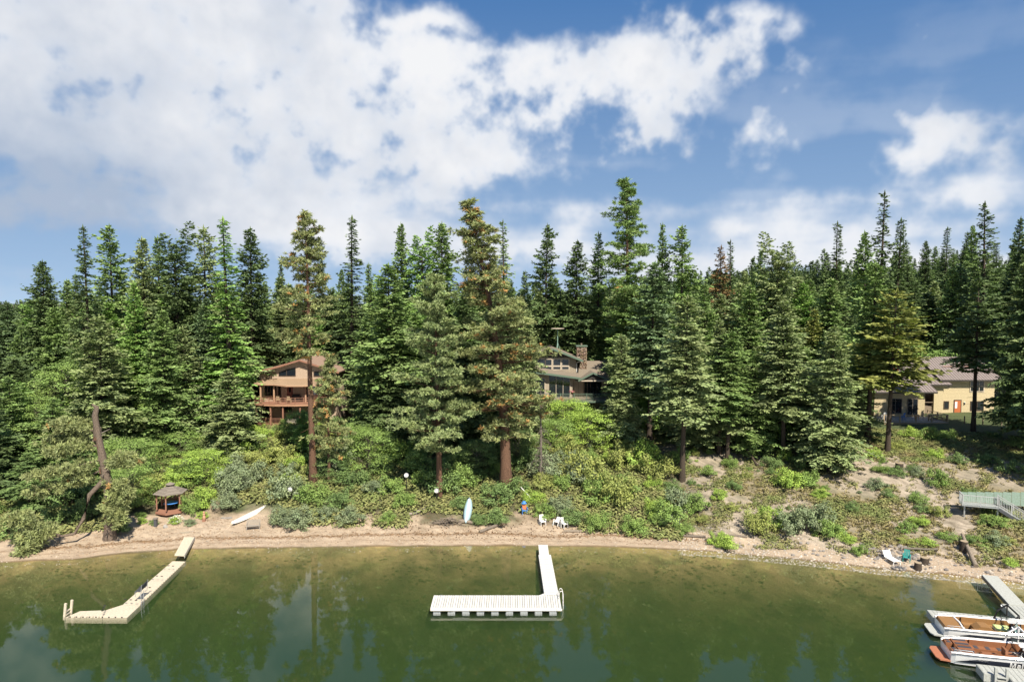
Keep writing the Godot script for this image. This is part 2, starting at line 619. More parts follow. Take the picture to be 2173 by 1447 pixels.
func make_fir(seed_: int, h: float, r: float, start: float, o := {}) -> Dictionary:
	rng.seed = seed_
	var g := Geo.new()
	var wood := trunk_line(h, h * 0.0125, 0.03, Vector3.ZERO, 0.82 if o.has("twin") else 1.0)
	var spray: float = o.get("spray", 0.33)
	var power: float = o.get("power", 0.62)
	var many := int(float(o.get("boughs", 21.0)) * (h - start * h))
	for k in many:
		var t := pow((k + rng.randf()) / many, 1.12)
		var y := lerpf(start * h, h - 0.3, t)
		var prof := pow(1.0 - t, power) * (0.55 + 0.45 * smoothstep(0.0, 0.14, t))
		var ang := rng.randf() * TAU
		# the crown is lobed: some sides and heights bulge, others stay thin
		var lobe := 1.0 + 0.26 * sin(y * 1.15 + seed_ + 2.0 * sin(ang * 2.0 + seed_)) + 0.14 * sin(y * 2.9 + ang * 3.0)
		lobe += float(o.get("ragged", 0.0)) * 0.45 * sin(y * 0.7 + ang * 1.0 + seed_ * 3.0)
		var length := maxf(r * prof * lobe * rng.randf_range(0.62, 1.12), 0.28)
		if rng.randf() < float(o.get("gaps", 0.08)):
			length *= 0.4
		var rise: float = lerpf(o.get("rise0", -0.12), o.get("rise1", 0.75), t * t) + rng.randf_range(-0.16, 0.16)
		var off := Vector3.ZERO
		if o.has("twin") and t > 0.7:
			off = Vector3((t - 0.7) * 4.5 * (1.0 if k % 2 == 0 else -0.8), -0.9 * (t - 0.7) if k % 2 == 0 else -6.0 * (t - 0.7), 0)
		bough(g, wood, Vector3(0, y, 0) + off, ang, length, rise, o.get("droop", 0.16) * (1.0 - t), spray, o.get("gap", 0.26), o.get("roll", 1.35))
	g.tone = grey_tone(0.6, 0.8)
	if not o.has("twin"):
		g.leaf(Vector3(0, h - 0.9, 0), Vector3(0, 1.3, 0), Vector3(0.10, 0, 0))
		g.leaf(Vector3(0, h - 0.9, 0), Vector3(0, 1.3, 0), Vector3(0, 0, 0.10))
	# dead snapped twigs below the crown
	var yy := start * h * 0.35
	while yy < start * h:
		var a := rng.randf() * TAU
		wood.rod(Vector3(0, yy, 0), Vector3(cos(a) * rng.randf_range(0.6, 1.6), yy + rng.randf_range(-0.5, 0.1), sin(a) * rng.randf_range(0.6, 1.6)), 0.025, 3, 0.01)
		yy += 0.55
	return {"h": h, "r": r, "crown": g.mesh(), "trunk": wood.mesh()}


func tuft(g: Geo, at: Vector3, axis: Vector3, size: float, blades: int) -> void:
	for k in blades:
		var d := (axis * 0.55 + unit_random()).normalized() * size * rng.randf_range(0.7, 1.15)
		var w := d.cross(unit_random()).normalized() * size * 0.105
		g.leaf(at, d, w)


func make_pine(seed_: int, h: float, r: float, start: float, o := {}) -> Dictionary:
	rng.seed = seed_
	var g := Geo.new()
	var brown := Geo.new()
	var lean: Vector3 = o.get("lean", Vector3.ZERO)
	var wood := trunk_line(h, h * 0.0135, 0.04, lean)
	var y := start * h
	var dead: float = o.get("brown", 0.0)
	while y < h - 0.2:
		var t := (y - start * h) / (h - start * h)
		var prof := pow(1.0 - t, 0.55) * (0.62 + 0.38 * smoothstep(0.0, 0.2, t)) * (1.0 + 0.16 * sin(y * 1.25 + seed_ * 2.0))
		for k in 2:
			var a := rng.randf() * TAU
			var length := maxf(r * prof * rng.randf_range(0.5, 1.2), 0.5)
			var out := Vector3(cos(a), 0, sin(a))
			var base := Vector3(0, y, 0) + lean * pow(y / h, 2.0)
			var rise := lerpf(-0.10, 0.6, t) + rng.randf_range(-0.2, 0.2)
			var pts := PackedVector3Array()
			var rad := PackedFloat32Array()
			for q in 5:
				var s := q / 4.0
				pts.append(base + out * length * s + Vector3(0, (rise * s - 0.25 * s * (1.0 - s)) * length, 0) + unit_random() * 0.10 * s)
				rad.append(lerpf(0.075, 0.02, s) * clampf(length / 2.5, 0.5, 1.3))
			wood.tube(pts, rad, 4, false)
			var n := int(3.0 + length * float(o.get("tufts", 4.2)))
			for q in n:
				var s := pow(rng.randf(), 0.55)
				if s < 0.22:
					continue
				var p := pts[0].lerp(pts[4], s) + Vector3(0, -0.12 * length * s * (1.0 - s), 0)
				var off := unit_random()
				off.y = absf(off.y) * 0.7
				var reach := (0.22 + 0.30 * length * (1.0 - s * 0.5)) * rng.randf_range(0.4, 1.0)
				var at := p + off * reach
				var size: float = float(o.get("size", 0.44)) * rng.randf_range(0.8, 1.2)
				if rng.randf() < dead * (0.4 + 1.2 * smoothstep(-0.2, 0.4, sin(y * 0.8) * 0.5 + rng.randf_range(-0.3, 0.3))):
					brown.tone = grey_tone(0.55, 1.0)
					tuft(brown, at, (off + Vector3(0, 0.4, 0)).normalized(), size, 13)
				else:
					g.tone = grey_tone(0.5, 0.95)
					tuft(g, at, (off + Vector3(0, 0.4, 0)).normalized(), size, 20)
		y += lerpf(0.36, 0.26, t) * rng.randf_range(0.6, 1.4)
	g.tone = grey_tone(0.7, 0.9)
	tuft(g, Vector3(0, h, 0) + lean, Vector3.UP, 0.6, 16)
	var yy := start * h * 0.45
	while yy < start * h:
		var a2 := rng.randf() * TAU
		var st := Vector3(0, yy, 0) + lean * pow(yy / h, 2.0)
		wood.rod(st, st + Vector3(cos(a2), rng.randf_range(-0.5, 0.2), sin(a2)) * rng.randf_range(0.5, 1.5), 0.035, 3, 0.012)
		yy += 1.0
	var out_d := {"h": h, "r": r, "crown": g.mesh(), "trunk": wood.mesh()}
	if brown.v.size():
		out_d["dry_needles"] = brown.mesh()
	return out_d


func leaf_clump(g: Geo, at: Vector3, size: Vector3, count: int, leaf: float) -> void:
	var tone := grey_tone(0.55, 0.95)
	for k in count:
		var u := unit_random()
		var p := at + u * size * pow(rng.randf(), 0.4)
		var nn := (u + Vector3(0, 0.55, 0) + unit_random() * 0.75).normalized()
		var d := nn.cross(unit_random()).normalized()
		var w := nn.cross(d)
		var s := leaf * rng.randf_range(0.7, 1.3)
		var q := rng.randf_range(0.85, 1.15)
		g.tone = Color(tone.r * q, tone.g * q, tone.b * q)
		g.leaf(p - d * s * 0.5, d * s, w * s * 0.36)


# a broadleaf tree: trunk, limbs, and clumps of leaves round the ends of the limbs
func make_leafy(seed_: int, h: float, r: float, start: float, clumps: int, leaf := 0.18) -> Dictionary:
	rng.seed = seed_
	var g := Geo.new()
	var wood := trunk_line(h * 0.85, h * 0.014, 0.08)
	for k in clumps:
		var t := pow(rng.randf(), 0.8)
		var y := lerpf(start * h, h * 0.96, t)
		var wide := r * sqrt(maxf(0.03, 1.0 - pow(2.0 * t - 0.75, 2.0) / 1.7))
		var a := rng.randf() * TAU
		var q := wide * sqrt(rng.randf_range(0.15, 1.0))
		var at := Vector3(cos(a) * q, y, sin(a) * q)
		wood.rod(Vector3(0, maxf(y - q * 0.9, h * 0.08), 0), at, 0.05, 3, 0.015)
		leaf_clump(g, at, Vector3(1.0, 0.7, 1.0) * r * rng.randf_range(0.22, 0.40), 115, leaf)
	return {"h": h, "r": r, "crown": g.mesh(), "trunk": wood.mesh()}


func make_shrub(seed_: int, h: float, r: float, clumps: int, per: int, leaf: float, upright := 0.0) -> Dictionary:
	rng.seed = seed_
	var g := Geo.new()
	var wood := Geo.new()
	for k in clumps:
		var u := unit_random()
		u.y = absf(u.y)
		var q := pow(rng.randf(), 0.45)
		var at := Vector3(u.x * r * q, h * (0.12 + 0.72 * u.y * q + upright * rng.randf() * 0.2), u.z * r * q)
		var foot := Vector3(u.x, 0, u.z) * r * 0.18
		wood.rod(foot - Vector3(0, 0.3, 0), at, 0.03, 3, 0.01)
		if k % 2 == 0:
			wood.rod(at, at + (u + unit_random() * 0.5 + Vector3(0, 0.4, 0)).normalized() * r * rng.randf_range(0.35, 0.6), 0.014, 3, 0.005)
		leaf_clump(g, at, Vector3(r * 0.30, h * 0.17, r * 0.30) * rng.randf_range(0.7, 1.25), per, leaf)
	return {"h": h, "r": r, "crown": g.mesh(), "trunk": wood.mesh()}


func make_kinds() -> void:
	for k in 4:
		KINDS["fir%d" % k] = make_fir(100 + k, 28.0, [3.7, 4.2, 3.4, 3.9][k], [0.05, 0.10, 0.12, 0.06][k], {"power": [0.58, 0.66, 0.72, 0.52][k], "rise0": [-0.1, -0.22, 0.0, -0.16][k], "spray": [0.33, 0.36, 0.30, 0.34][k]})
	# an open, ragged one and one whose leader broke and grew two tops
	KINDS["fir4"] = make_fir(104, 28.0, 3.8, 0.08, {"power": 0.5, "gaps": 0.22, "boughs": 15.0, "spray": 0.36, "rise0": -0.25, "droop": 0.24, "ragged": 1.0})
	KINDS["fir5"] = make_fir(105, 28.0, 4.0, 0.06, {"power": 0.6, "gaps": 0.14, "spray": 0.33, "ragged": 0.6, "twin": true})
	for k in 2:
		KINDS["tallfir%d" % k] = make_fir(120 + k, 30.0, [3.0, 3.4][k], [0.34, 0.28][k], {"power": 0.55, "gaps": 0.12, "droop": 0.22})
	for k in 3:
		KINDS["larch%d" % k] = make_fir(130 + k, 32.0, [2.1, 2.5, 2.9][k], [0.18, 0.25, 0.10][k], {"power": [0.8, 0.75, 0.62][k], "gaps": 0.26, "spray": 0.28, "gap": 0.24, "boughs": [14.0, 12.0, 14.0][k], "droop": 0.26, "rise0": -0.05, "rise1": 0.5, "roll": 1.4})
	KINDS["sparse0"] = make_fir(140, 24.0, 3.3, 0.40, {"power": 0.6, "gaps": 0.2, "boughs": 12.0, "droop": 0.1, "rise0": 0.0, "spray": 0.38})
	KINDS["pine0"] = make_pine(150, 34.0, 3.3, 0.48, {"brown": 0.09, "tufts": 4.6})
	KINDS["pine1"] = make_pine(151, 36.0, 4.2, 0.19, {"brown": 0.10, "lean": Vector3(-3.2, 0, 0.4), "tufts": 6.5})
	KINDS["pine2"] = make_pine(152, 28.0, 4.4, 0.22, {"brown": 0.0, "tufts": 6.5})
	KINDS["pine3"] = make_pine(153, 34.0, 3.2, 0.30, {"brown": 0.01, "tufts": 4.0})
	KINDS["pine4"] = make_pine(154, 16.0, 2.4, 0.24, {"brown": 0.12, "tufts": 5.0})
	KINDS["leafy0"] = make_leafy(160, 12.0, 3.6, 0.12, 85)
	KINDS["leafy1"] = make_leafy(161, 15.0, 3.2, 0.18, 85)
	KINDS["leafy2"] = make_leafy(162, 9.0, 3.4, 0.06, 80, 0.17)
	KINDS["shrub0"] = make_shrub(170, 2.6, 1.9, 38, 85, 0.165)
	KINDS["shrub1"] = make_shrub(171, 2.3, 1.7, 36, 85, 0.135, 0.6)
	KINDS["shrub2"] = make_shrub(172, 3.2, 1.8, 42, 85, 0.15, 0.4)
	KINDS["shrub3"] = make_shrub(173, 1.8, 1.6, 34, 75, 0.13)


func plant(kind: String, called: String, label: String, category: String, group: String, at: Vector3, height: float, radius: float, turn: float, foliage: String, bark: String) -> void:
	var k: Dictionary = KINDS[kind]
	var t := thing(called, label, category, at, turn, group)
	var wide: float = radius / k.r
	var lean := Vector2(sin(at.x * 12.9), cos(at.z * 7.3)) * (0.022 if not kind.begins_with("pine1") else 0.0)
	t.basis = Basis.from_euler(Vector3(lean.x, turn, lean.y)) * Basis.from_scale(Vector3(wide, height / k.h, wide))
	var shrub := kind.begins_with("shrub")
	var girth: float = 1.0 if kind == "pine1" else lerpf(1.0, (height / k.h) / wide, 0.8)
	part(t, "stems" if shrub else "trunk", k.trunk, M[bark], Vector3.ZERO, Basis.IDENTITY if shrub else Basis.from_scale(Vector3(girth, 1, girth)))
	part(t, "foliage" if shrub else "crown", k.crown, M[foliage])
	if k.has("dry_needles"):
		part(t, "dry_needles", k.dry_needles, M["rust_needles"])


func foliage_mat(called: String, r: float, g: float, b: float) -> void:
	# leaf tones in the meshes average about 0.72
	var m := mat(called, lin(r / 0.72, g / 0.72, b / 0.72), 0.62)
	m.vertex_color_use_as_albedo = true
	m.metallic_specular = 0.3
	m.backlight_enabled = true
	m.backlight = Color(0.42, 0.48, 0.30)


func make_foliage_mats() -> void:
	foliage_mat("dark_needles", 0.114, 0.161, 0.067)
	foliage_mat("green_needles", 0.193, 0.273, 0.097)
	foliage_mat("grey_needles", 0.252, 0.300, 0.140)
	foliage_mat("blue_needles", 0.160, 0.225, 0.115)
	foliage_mat("yellow_needles", 0.235, 0.250, 0.075)
	foliage_mat("bright_needles", 0.218, 0.342, 0.097)
	foliage_mat("pine_needles", 0.250, 0.272, 0.125)
	foliage_mat("rust_needles", 0.42, 0.235, 0.095)
	foliage_mat("brown_needles", 0.221, 0.137, 0.065)
	foliage_mat("lime_leaves", 0.291, 0.399, 0.085)
	foliage_mat("fresh_leaves", 0.200, 0.285, 0.082)
	foliage_mat("deep_leaves", 0.155, 0.224, 0.083)
	foliage_mat("willow_leaves", 0.205, 0.245, 0.145)
	foliage_mat("olive_leaves", 0.276, 0.300, 0.096)


func make_plants() -> void:
	make_foliage_mats()
	make_kinds()
	print("kinds ", Time.get_ticks_msec())
	for p in PLANTS:
		var kind: String = PLANT_KINDS[p[0]]
		var foliage: String = FOLIAGE[p[7]]
		var who := describe(kind, foliage, p[2], p[3], p[4], p[5])
		if p[1] >= 0:
			who = [MARKED_TREES[p[1]][0], MARKED_TREES[p[1]][1], "tree", ""]
		plant(kind, who[0], who[1], who[2], who[3], spot(p[2], p[3], -0.05), p[4], p[5], p[6], foliage, BARKS[p[8]])


const TONES := {"dark_needles": "dark green", "green_needles": "mid green", "grey_needles": "pale grey-green", "blue_needles": "blue-green", "yellow_needles": "yellow-green", "bright_needles": "bright green", "pine_needles": "olive green", "brown_needles": "dead brown", "lime_leaves": "lime green", "fresh_leaves": "fresh green", "deep_leaves": "deep green", "willow_leaves": "silvery green", "olive_leaves": "yellowish green"}
const LOOKS := {"fir0": "dense", "fir1": "drooping", "fir2": "slim", "fir3": "broad", "fir4": "ragged", "fir5": "double-topped", "tallfir0": "bare-trunked", "tallfir1": "bare-legged", "larch0": "spire-topped", "larch1": "thin", "larch2": "open", "leafy0": "spreading", "leafy1": "upright", "leafy2": "rounded", "shrub0": "rounded", "shrub1": "fine-leaved", "shrub2": "upright", "shrub3": "low"}
const PLACES := [[-42.0, "beyond the broken-topped pine"], [-33.0, "near the gazebo and path"], [-20.0, "near the tan house"], [-3.0, "between tan and grey houses"], [12.0, "near the grey house"], [22.0, "between grey house and sandy bank"], [34.0, "above the bare sandy bank"], [9999.0, "near the beige house"]]


# name, label, category and group of a plant from its look and from what it stands near
func describe(kind: String, foliage: String, x: float, d: float, height: float, radius: float) -> Array:
	var place := ""
	for z in PLACES:
		if x < z[0]:
			place = z[1]
			break
	if kind.begins_with("shrub"):
		var t := d - along(SHORE, x)
		var at := "edging the beach" if t < along(BEACH, x) + 5.0 else "halfway up the bank" if t < 28.0 else "atop the bank"
		var big := "big" if radius > 1.9 else "small" if radius < 1.0 else "mid-sized"
		return ["shrub", "%s %s %s %s %s %s" % [big, LOOKS[kind], TONES[foliage], "willow shrub" if foliage == "willow_leaves" else "shrub", at, place], "shrub", "shrubs %s %s" % [at, place]]
	var sort := "larch" if kind.begins_with("larch") else "pine" if kind.begins_with("pine") else "broadleaf tree" if kind.begins_with("leafy") else "fir"
	var tall := "tall" if height > 26.0 else "mid-sized" if height > 15.0 else "small"
	var called: String = {"larch": "larch_tree", "pine": "pine_tree", "broadleaf tree": "broadleaf_tree", "fir": "fir_tree"}[sort]
	return [called, "%s %s %s %s %s %s" % [tall, LOOKS.get(kind, "sparse"), TONES[foliage], sort, "in the forest" if d > 107.0 else "standing", place], "tree", "%ss %s" % [called.replace("_", " "), place]]


# ---------------------------------------------------------------- where plants stand

const PLANT_KINDS := ["fir0", "fir1", "fir2", "fir3", "fir4", "fir5", "larch0", "larch1", "larch2", "leafy0", "leafy1", "leafy2", "pine0", "pine1", "pine2", "pine3", "pine4", "shrub0", "shrub1", "shrub2", "shrub3", "sparse0", "tallfir0", "tallfir1"]
const FOLIAGE := ["blue_needles", "bright_needles", "brown_needles", "dark_needles", "deep_leaves", "fresh_leaves", "green_needles", "grey_needles", "lime_leaves", "olive_leaves", "pine_needles", "willow_leaves", "yellow_needles"]
const BARKS := ["fir_bark", "moss_bark", "pale_bark", "pine_bark"]
# name and label of the trees one can single out
const MARKED_TREES := [
	["fir_tree", "broad dark fir standing apart at the forest edge, beyond the birches"],
	["larch_tree", "thin dark larch with a crooked top near the leaning pine"],
	["larch_tree", "tall bright green larch with a spire top beside the tan house"],
	["pine_tree", "tall pine with long bare reddish trunk before the tan house"],
	["larch_tree", "narrow spire larch between the tan house and the grey house"],
	["pine_tree", "great pine with rust-brown needle clumps, trunk rising from the beach"],
	["larch_tree", "thin spire larch standing behind the great rust-flecked pine"],
	["pine_tree", "tallest pine with airy rounded top behind the grey house"],
	["dead_conifer", "dead brown conifer standing among green firs above the bank"],
	["larch_tree", "very tall thin dark larch above the beige house"],
	["larch_tree", "dark heavy-topped larch behind the beige house roof"],
	["fir_tree", "fir with a thick moss-covered bare trunk by the dirt path"],
	["pine_tree", "slender young pine with some brown needles below the tan house"],
	["fir_tree", "fir with a thin pale bare trunk on the bushy bank"],
	["pine_tree", "grey-green pine with twisted lower limbs above the driftwood pile"],
	["fir_tree", "pale fir standing against the wall of the grey house"],
	["fir_tree", "dense blue-green fir with bare lower trunk right beside grey house"],
	["fir_tree", "pale fir rooted at the edge of bare sand by grey house"],
	["fir_tree", "yellowish fir in the rank above the sandy bank"],
	["fir_tree", "dark-trunked fir rising before the deck of the beige house"],
	["fir_tree", "yellow-green fir with layered boughs before the deck of the beige house"],
	["fir_tree", "thin dark fir with a slim pale trunk before the beige house"],
	["fir_tree", "young bright conifer growing before the lower storey of tan house"],
]
# kind, marked tree or -1, x, distance, height, crown radius, turn, foliage, bark
const PLANTS := [
	[3,0,-72.0,105.0,25.0,4.7,1.5,3,0], [8,1,-58.9,95.0,29.4,3.9,3.4,3,0], [4,-1,-61.4,105.0,30.3,5.4,2.3,6,0], [0,-1,-54.1,101.0,28.2,4.9,3.8,7,0], [2,-1,-54.9,106.0,28.8,4.1,3.9,6,0], [5,-1,-48.8,100.0,30.9,5.8,0.4,3,0],
	[4,-1,-47.4,106.0,30.4,5.1,0.1,7,0], [6,2,-37.9,92.0,30.5,4.3,5.3,1,0], [0,-1,-41.2,107.0,30.3,5.5,1.6,3,0], [2,-1,-44.2,130.0,26.0,2.9,1.5,3,0], [12,3,-23.3,79.0,31.3,4.1,6.2,10,3], [7,-1,-34.9,125.0,28.8,2.8,3.0,3,0],
	[6,4,-26.0,110.0,32.1,4.2,5.2,3,0], [2,-1,-23.6,115.0,24.7,3.3,3.0,6,0], [1,-1,-18.6,115.0,31.1,4.4,4.0,6,0], [5,-1,-13.8,110.0,30.6,5.3,0.9,1,0], [3,-1,-11.5,111.0,30.8,5.3,4.0,6,0], [13,5,-0.7,77.0,32.7,5.7,0.0,10,3],
	[7,6,-0.9,110.0,30.5,3.6,5.5,6,0], [2,-1,2.1,130.0,23.0,3.8,3.3,3,0], [4,-1,5.2,112.0,30.0,4.3,4.7,3,0], [0,-1,10.2,110.0,27.1,4.9,4.2,3,0], [2,-1,14.2,112.0,28.4,4.3,0.4,6,0], [15,7,18.2,105.0,36.0,5.4,4.8,6,3],
	[2,-1,23.8,108.0,29.6,3.5,3.7,6,0], [4,-1,26.2,105.0,29.0,4.7,1.9,6,0], [8,8,32.7,109.0,26.3,4.1,0.2,2,0], [7,-1,37.8,118.0,28.0,3.0,5.4,3,0], [5,-1,38.6,100.0,28.4,5.8,3.0,7,0], [2,-1,37.8,105.0,25.6,3.7,4.5,6,0],
	[6,-1,59.5,125.0,31.4,3.7,5.5,3,0], [1,-1,54.7,105.0,28.3,4.7,4.5,6,0], [7,9,61.5,115.0,35.4,4.2,5.8,3,0], [6,-1,65.4,117.0,31.3,3.6,2.5,3,0], [8,-1,75.1,130.0,30.6,3.1,5.0,3,0], [6,-1,101.0,160.0,28.3,3.6,2.8,3,0],
	[2,-1,112.0,170.0,26.1,3.8,5.9,3,0], [0,-1,108.9,180.0,22.8,3.5,5.5,3,0], [1,-1,94.4,140.0,30.1,3.6,0.6,6,0], [8,10,76.3,110.0,32.8,4.9,0.8,3,0], [2,-1,86.3,118.0,30.9,4.2,1.4,3,0], [1,-1,85.8,114.0,31.1,5.5,6.1,3,0],
	[3,-1,-51.0,84.0,18.1,5.4,2.7,7,0], [0,-1,-45.1,88.0,18.6,4.5,3.9,6,0], [2,11,-52.6,95.0,21.5,4.0,1.9,1,1], [1,-1,-42.2,93.0,19.6,4.5,3.2,0,0], [0,-1,-43.0,90.0,16.2,3.5,2.4,7,0], [22,-1,-42.7,114.0,18.6,4.4,2.2,6,0],
	[0,-1,-38.9,118.0,21.8,4.9,3.7,6,0], [16,12,-21.5,79.0,14.8,2.6,3.7,10,3], [23,-1,-20.4,101.0,17.6,4.9,5.7,6,0], [22,13,-16.1,90.0,24.1,5.2,4.3,6,0], [0,-1,-13.6,95.0,17.1,4.6,5.8,6,0], [14,14,-8.2,76.0,24.8,5.1,5.4,7,3],
	[3,-1,-6.3,90.0,21.4,4.9,6.2,3,0], [2,-1,-3.0,92.0,18.5,4.7,4.2,3,0], [1,15,1.6,89.0,18.0,3.4,1.0,7,0], [23,16,18.3,90.0,23.6,4.9,5.4,0,0], [22,17,19.7,78.0,21.4,4.6,6.1,7,0], [1,-1,21.5,96.0,17.7,4.9,5.7,6,0],
	[2,-1,25.8,84.0,16.8,3.8,3.6,7,0], [0,-1,32.0,93.0,20.3,4.8,4.5,6,0], [23,-1,33.0,82.0,19.1,4.7,1.3,7,0], [2,18,41.9,95.0,16.8,3.7,5.2,12,0], [0,-1,45.3,97.0,21.2,4.7,3.6,6,0], [1,-1,42.4,100.0,20.5,4.8,1.8,1,0],
	[3,-1,36.8,78.0,17.0,4.3,0.4,7,0], [22,-1,26.2,82.0,16.0,3.7,5.4,6,0], [0,-1,29.5,83.0,13.3,3.2,6.2,6,0], [0,-1,37.8,83.0,11.9,4.0,0.6,0,0], [1,-1,36.1,88.0,12.1,4.2,5.0,6,0], [2,-1,27.1,95.0,20.3,4.3,2.6,6,0],
	[3,-1,24.5,90.0,12.0,3.8,0.9,3,0], [22,19,45.8,87.0,22.9,4.2,1.9,6,0], [21,20,46.2,83.0,20.1,5.9,4.8,12,0], [21,21,62.1,91.0,20.9,4.7,5.5,3,0], [1,-1,62.8,82.0,25.8,5.0,0.3,3,0], [3,-1,67.8,84.0,22.1,6.2,3.9,3,0],
	[0,-1,65.5,80.0,27.0,5.9,0.3,3,0], [1,-1,60.2,70.0,25.1,5.2,4.5,3,0], [1,-1,-110.4,150.0,17.8,2.9,2.1,3,0], [0,-1,-89.3,120.0,14.5,3.5,5.5,3,0], [2,-1,-77.8,108.0,15.0,4.2,6.2,6,0], [0,-1,-77.2,118.0,22.5,3.4,3.2,6,0],
	[2,-1,-78.1,122.0,23.6,2.7,6.3,3,0], [3,-1,-67.2,100.0,18.1,3.9,1.9,6,0], [1,-1,-72.7,95.0,12.3,4.6,0.5,3,0], [0,-1,-65.7,90.0,11.7,4.3,3.8,3,0], [3,-1,-68.0,85.0,16.1,5.5,0.2,3,0], [2,-1,-58.6,92.0,13.9,3.5,1.2,6,0],
	[10,-1,-56.9,86.0,12.2,4.5,2.6,5,2], [10,-1,-57.6,82.0,8.8,3.1,3.8,5,2], [4,-1,-59.0,80.0,11.6,3.3,1.0,6,0], [0,-1,-57.1,74.0,12.4,3.6,0.3,3,0], [4,-1,-53.2,78.0,10.1,3.0,5.5,6,0], [1,-1,-47.8,75.0,6.4,2.6,2.0,4,0],
	[4,-1,-51.1,71.0,6.5,2.5,6.0,4,0], [11,-1,-45.4,79.0,4.9,4.1,5.6,5,2], [11,-1,-41.5,73.0,4.8,2.8,2.4,5,2], [11,-1,-36.9,80.0,3.6,3.6,2.9,8,2], [11,-1,-42.3,86.0,3.4,3.9,3.3,5,2], [11,-1,7.5,91.0,5.4,3.8,4.0,8,2],
	[11,-1,9.9,88.0,4.8,4.0,3.7,8,2], [11,-1,5.6,86.0,4.4,3.0,3.5,5,2], [11,-1,-17.4,82.0,5.5,3.7,3.9,5,2], [11,-1,-19.4,86.0,4.4,3.0,5.9,5,2], [9,-1,70.4,118.0,10.4,6.9,3.2,5,2], [10,-1,80.7,125.0,12.1,7.3,2.7,5,2],
	[9,-1,71.2,114.0,9.1,5.1,4.5,1,2], [11,-1,-29.0,92.0,4.6,2.2,1.5,5,2], [11,-1,21.4,93.0,3.1,3.5,1.9,5,2], [11,-1,0.8,84.0,4.4,3.2,6.1,4,2], [11,-1,-4.3,82.0,3.8,3.1,3.3,4,2], [11,-1,-21.4,80.0,3.3,2.5,3.4,4,2],
	[2,22,-27.2,88.0,5.8,2.0,0.1,1,0], [0,-1,-92.4,116.2,14.0,4.7,0.4,6,0], [23,-1,-88.7,118.3,15.0,4.8,4.6,6,0], [23,-1,-83.2,112.2,18.8,4.0,2.9,0,0], [4,-1,-83.2,117.9,18.8,5.1,1.7,1,0], [8,-1,-81.2,119.9,21.6,5.1,0.8,0,0],
	[4,-1,-74.9,117.0,19.1,3.8,4.1,7,0], [4,-1,-67.5,113.0,19.4,3.8,0.5,6,0], [5,-1,-68.2,119.4,21.7,4.0,0.2,3,0], [8,-1,-64.4,121.6,21.1,4.2,2.1,6,0], [5,-1,-61.4,120.3,22.5,3.8,3.3,6,0], [23,-1,-57.4,120.5,20.2,4.5,0.2,7,0],
	[3,-1,-50.1,116.1,21.8,5.3,2.7,1,0], [1,-1,-51.4,121.5,17.3,4.6,4.7,0,0], [1,-1,-45.0,121.6,19.7,5.5,0.8,6,0], [8,-1,-39.2,114.5,22.7,5.7,3.6,7,0], [1,-1,-35.4,112.1,18.6,3.8,3.3,3,0], [5,-1,-34.1,116.1,17.4,3.6,3.0,1,0],
	[1,-1,-31.3,119.8,20.8,5.5,1.1,3,0], [8,-1,-27.5,119.9,17.2,6.0,4.0,7,0], [4,-1,-23.5,120.6,22.4,4.9,2.7,1,0], [0,-1,-17.2,116.7,17.8,5.1,0.8,3,0], [8,-1,-13.4,112.7,16.5,4.7,2.0,7,0], [23,-1,-11.0,115.2,20.1,4.0,1.2,6,0],
	[5,-1,-8.5,115.3,21.4,4.9,3.6,3,0], [23,-1,-2.5,112.4,19.2,4.1,3.9,3,0], [3,-1,1.1,116.3,19.6,4.1,2.6,0,0], [4,-1,4.4,112.2,20.4,3.4,1.4,7,0], [4,-1,7.1,113.3,21.4,5.2,0.8,6,0], [23,-1,12.1,118.9,16.0,5.5,4.2,7,0],
	[0,-1,16.4,119.3,18.3,5.1,0.9,7,0], [0,-1,19.5,119.7,21.5,5.0,1.1,7,0], [0,-1,20.3,112.2,16.7,3.5,5.2,7,0], [8,-1,26.1,121.5,18.3,6.3,3.2,1,0], [23,-1,29.4,119.2,21.2,4.7,2.0,1,0], [1,-1,35.4,117.6,16.9,4.9,3.9,7,0],
	[4,-1,38.6,119.5,19.6,5.6,2.6,1,0], [3,-1,40.7,112.8,18.9,5.4,4.3,7,0], [5,-1,46.5,119.6,17.9,3.8,5.6,7,0], [23,-1,47.1,113.5,21.4,4.8,3.7,7,0], [8,-1,53.0,120.6,21.3,5.2,5.9,6,0], [8,-1,57.1,120.5,19.0,5.5,3.7,7,0],
	[1,-1,59.7,117.8,16.7,4.0,1.3,7,0], [3,-1,64.7,117.7,21.5,3.7,3.0,0,0], [8,-1,69.0,118.0,20.5,5.3,3.0,3,0], [3,-1,73.2,119.2,18.5,5.5,2.9,3,0], [23,-1,73.8,114.3,22.6,3.5,5.4,6,0], [4,-1,75.6,114.4,23.2,4.7,5.4,0,0],
	[8,-1,83.5,121.0,23.0,4.2,4.6,3,0], [8,-1,84.0,112.9,23.9,3.6,3.6,7,0], [4,-1,90.4,118.8,24.5,4.3,1.3,3,0], [5,-1,-105.2,131.0,12.5,4.0,0.5,6,0], [3,-1,-96.2,129.2,16.4,3.5,4.3,6,0], [6,-1,-91.9,128.4,18.0,5.0,0.7,6,0],
	[3,-1,-92.5,135.3,20.8,3.7,3.2,7,0], [6,-1,-80.7,124.7,22.5,3.8,1.1,6,0], [0,-1,-84.0,134.7,20.7,4.7,4.0,6,0], [4,-1,-75.5,131.8,22.1,4.3,4.9,6,0], [1,-1,-70.7,132.5,24.1,4.6,2.3,7,0], [1,-1,-65.9,127.2,22.2,4.3,4.4,6,0],
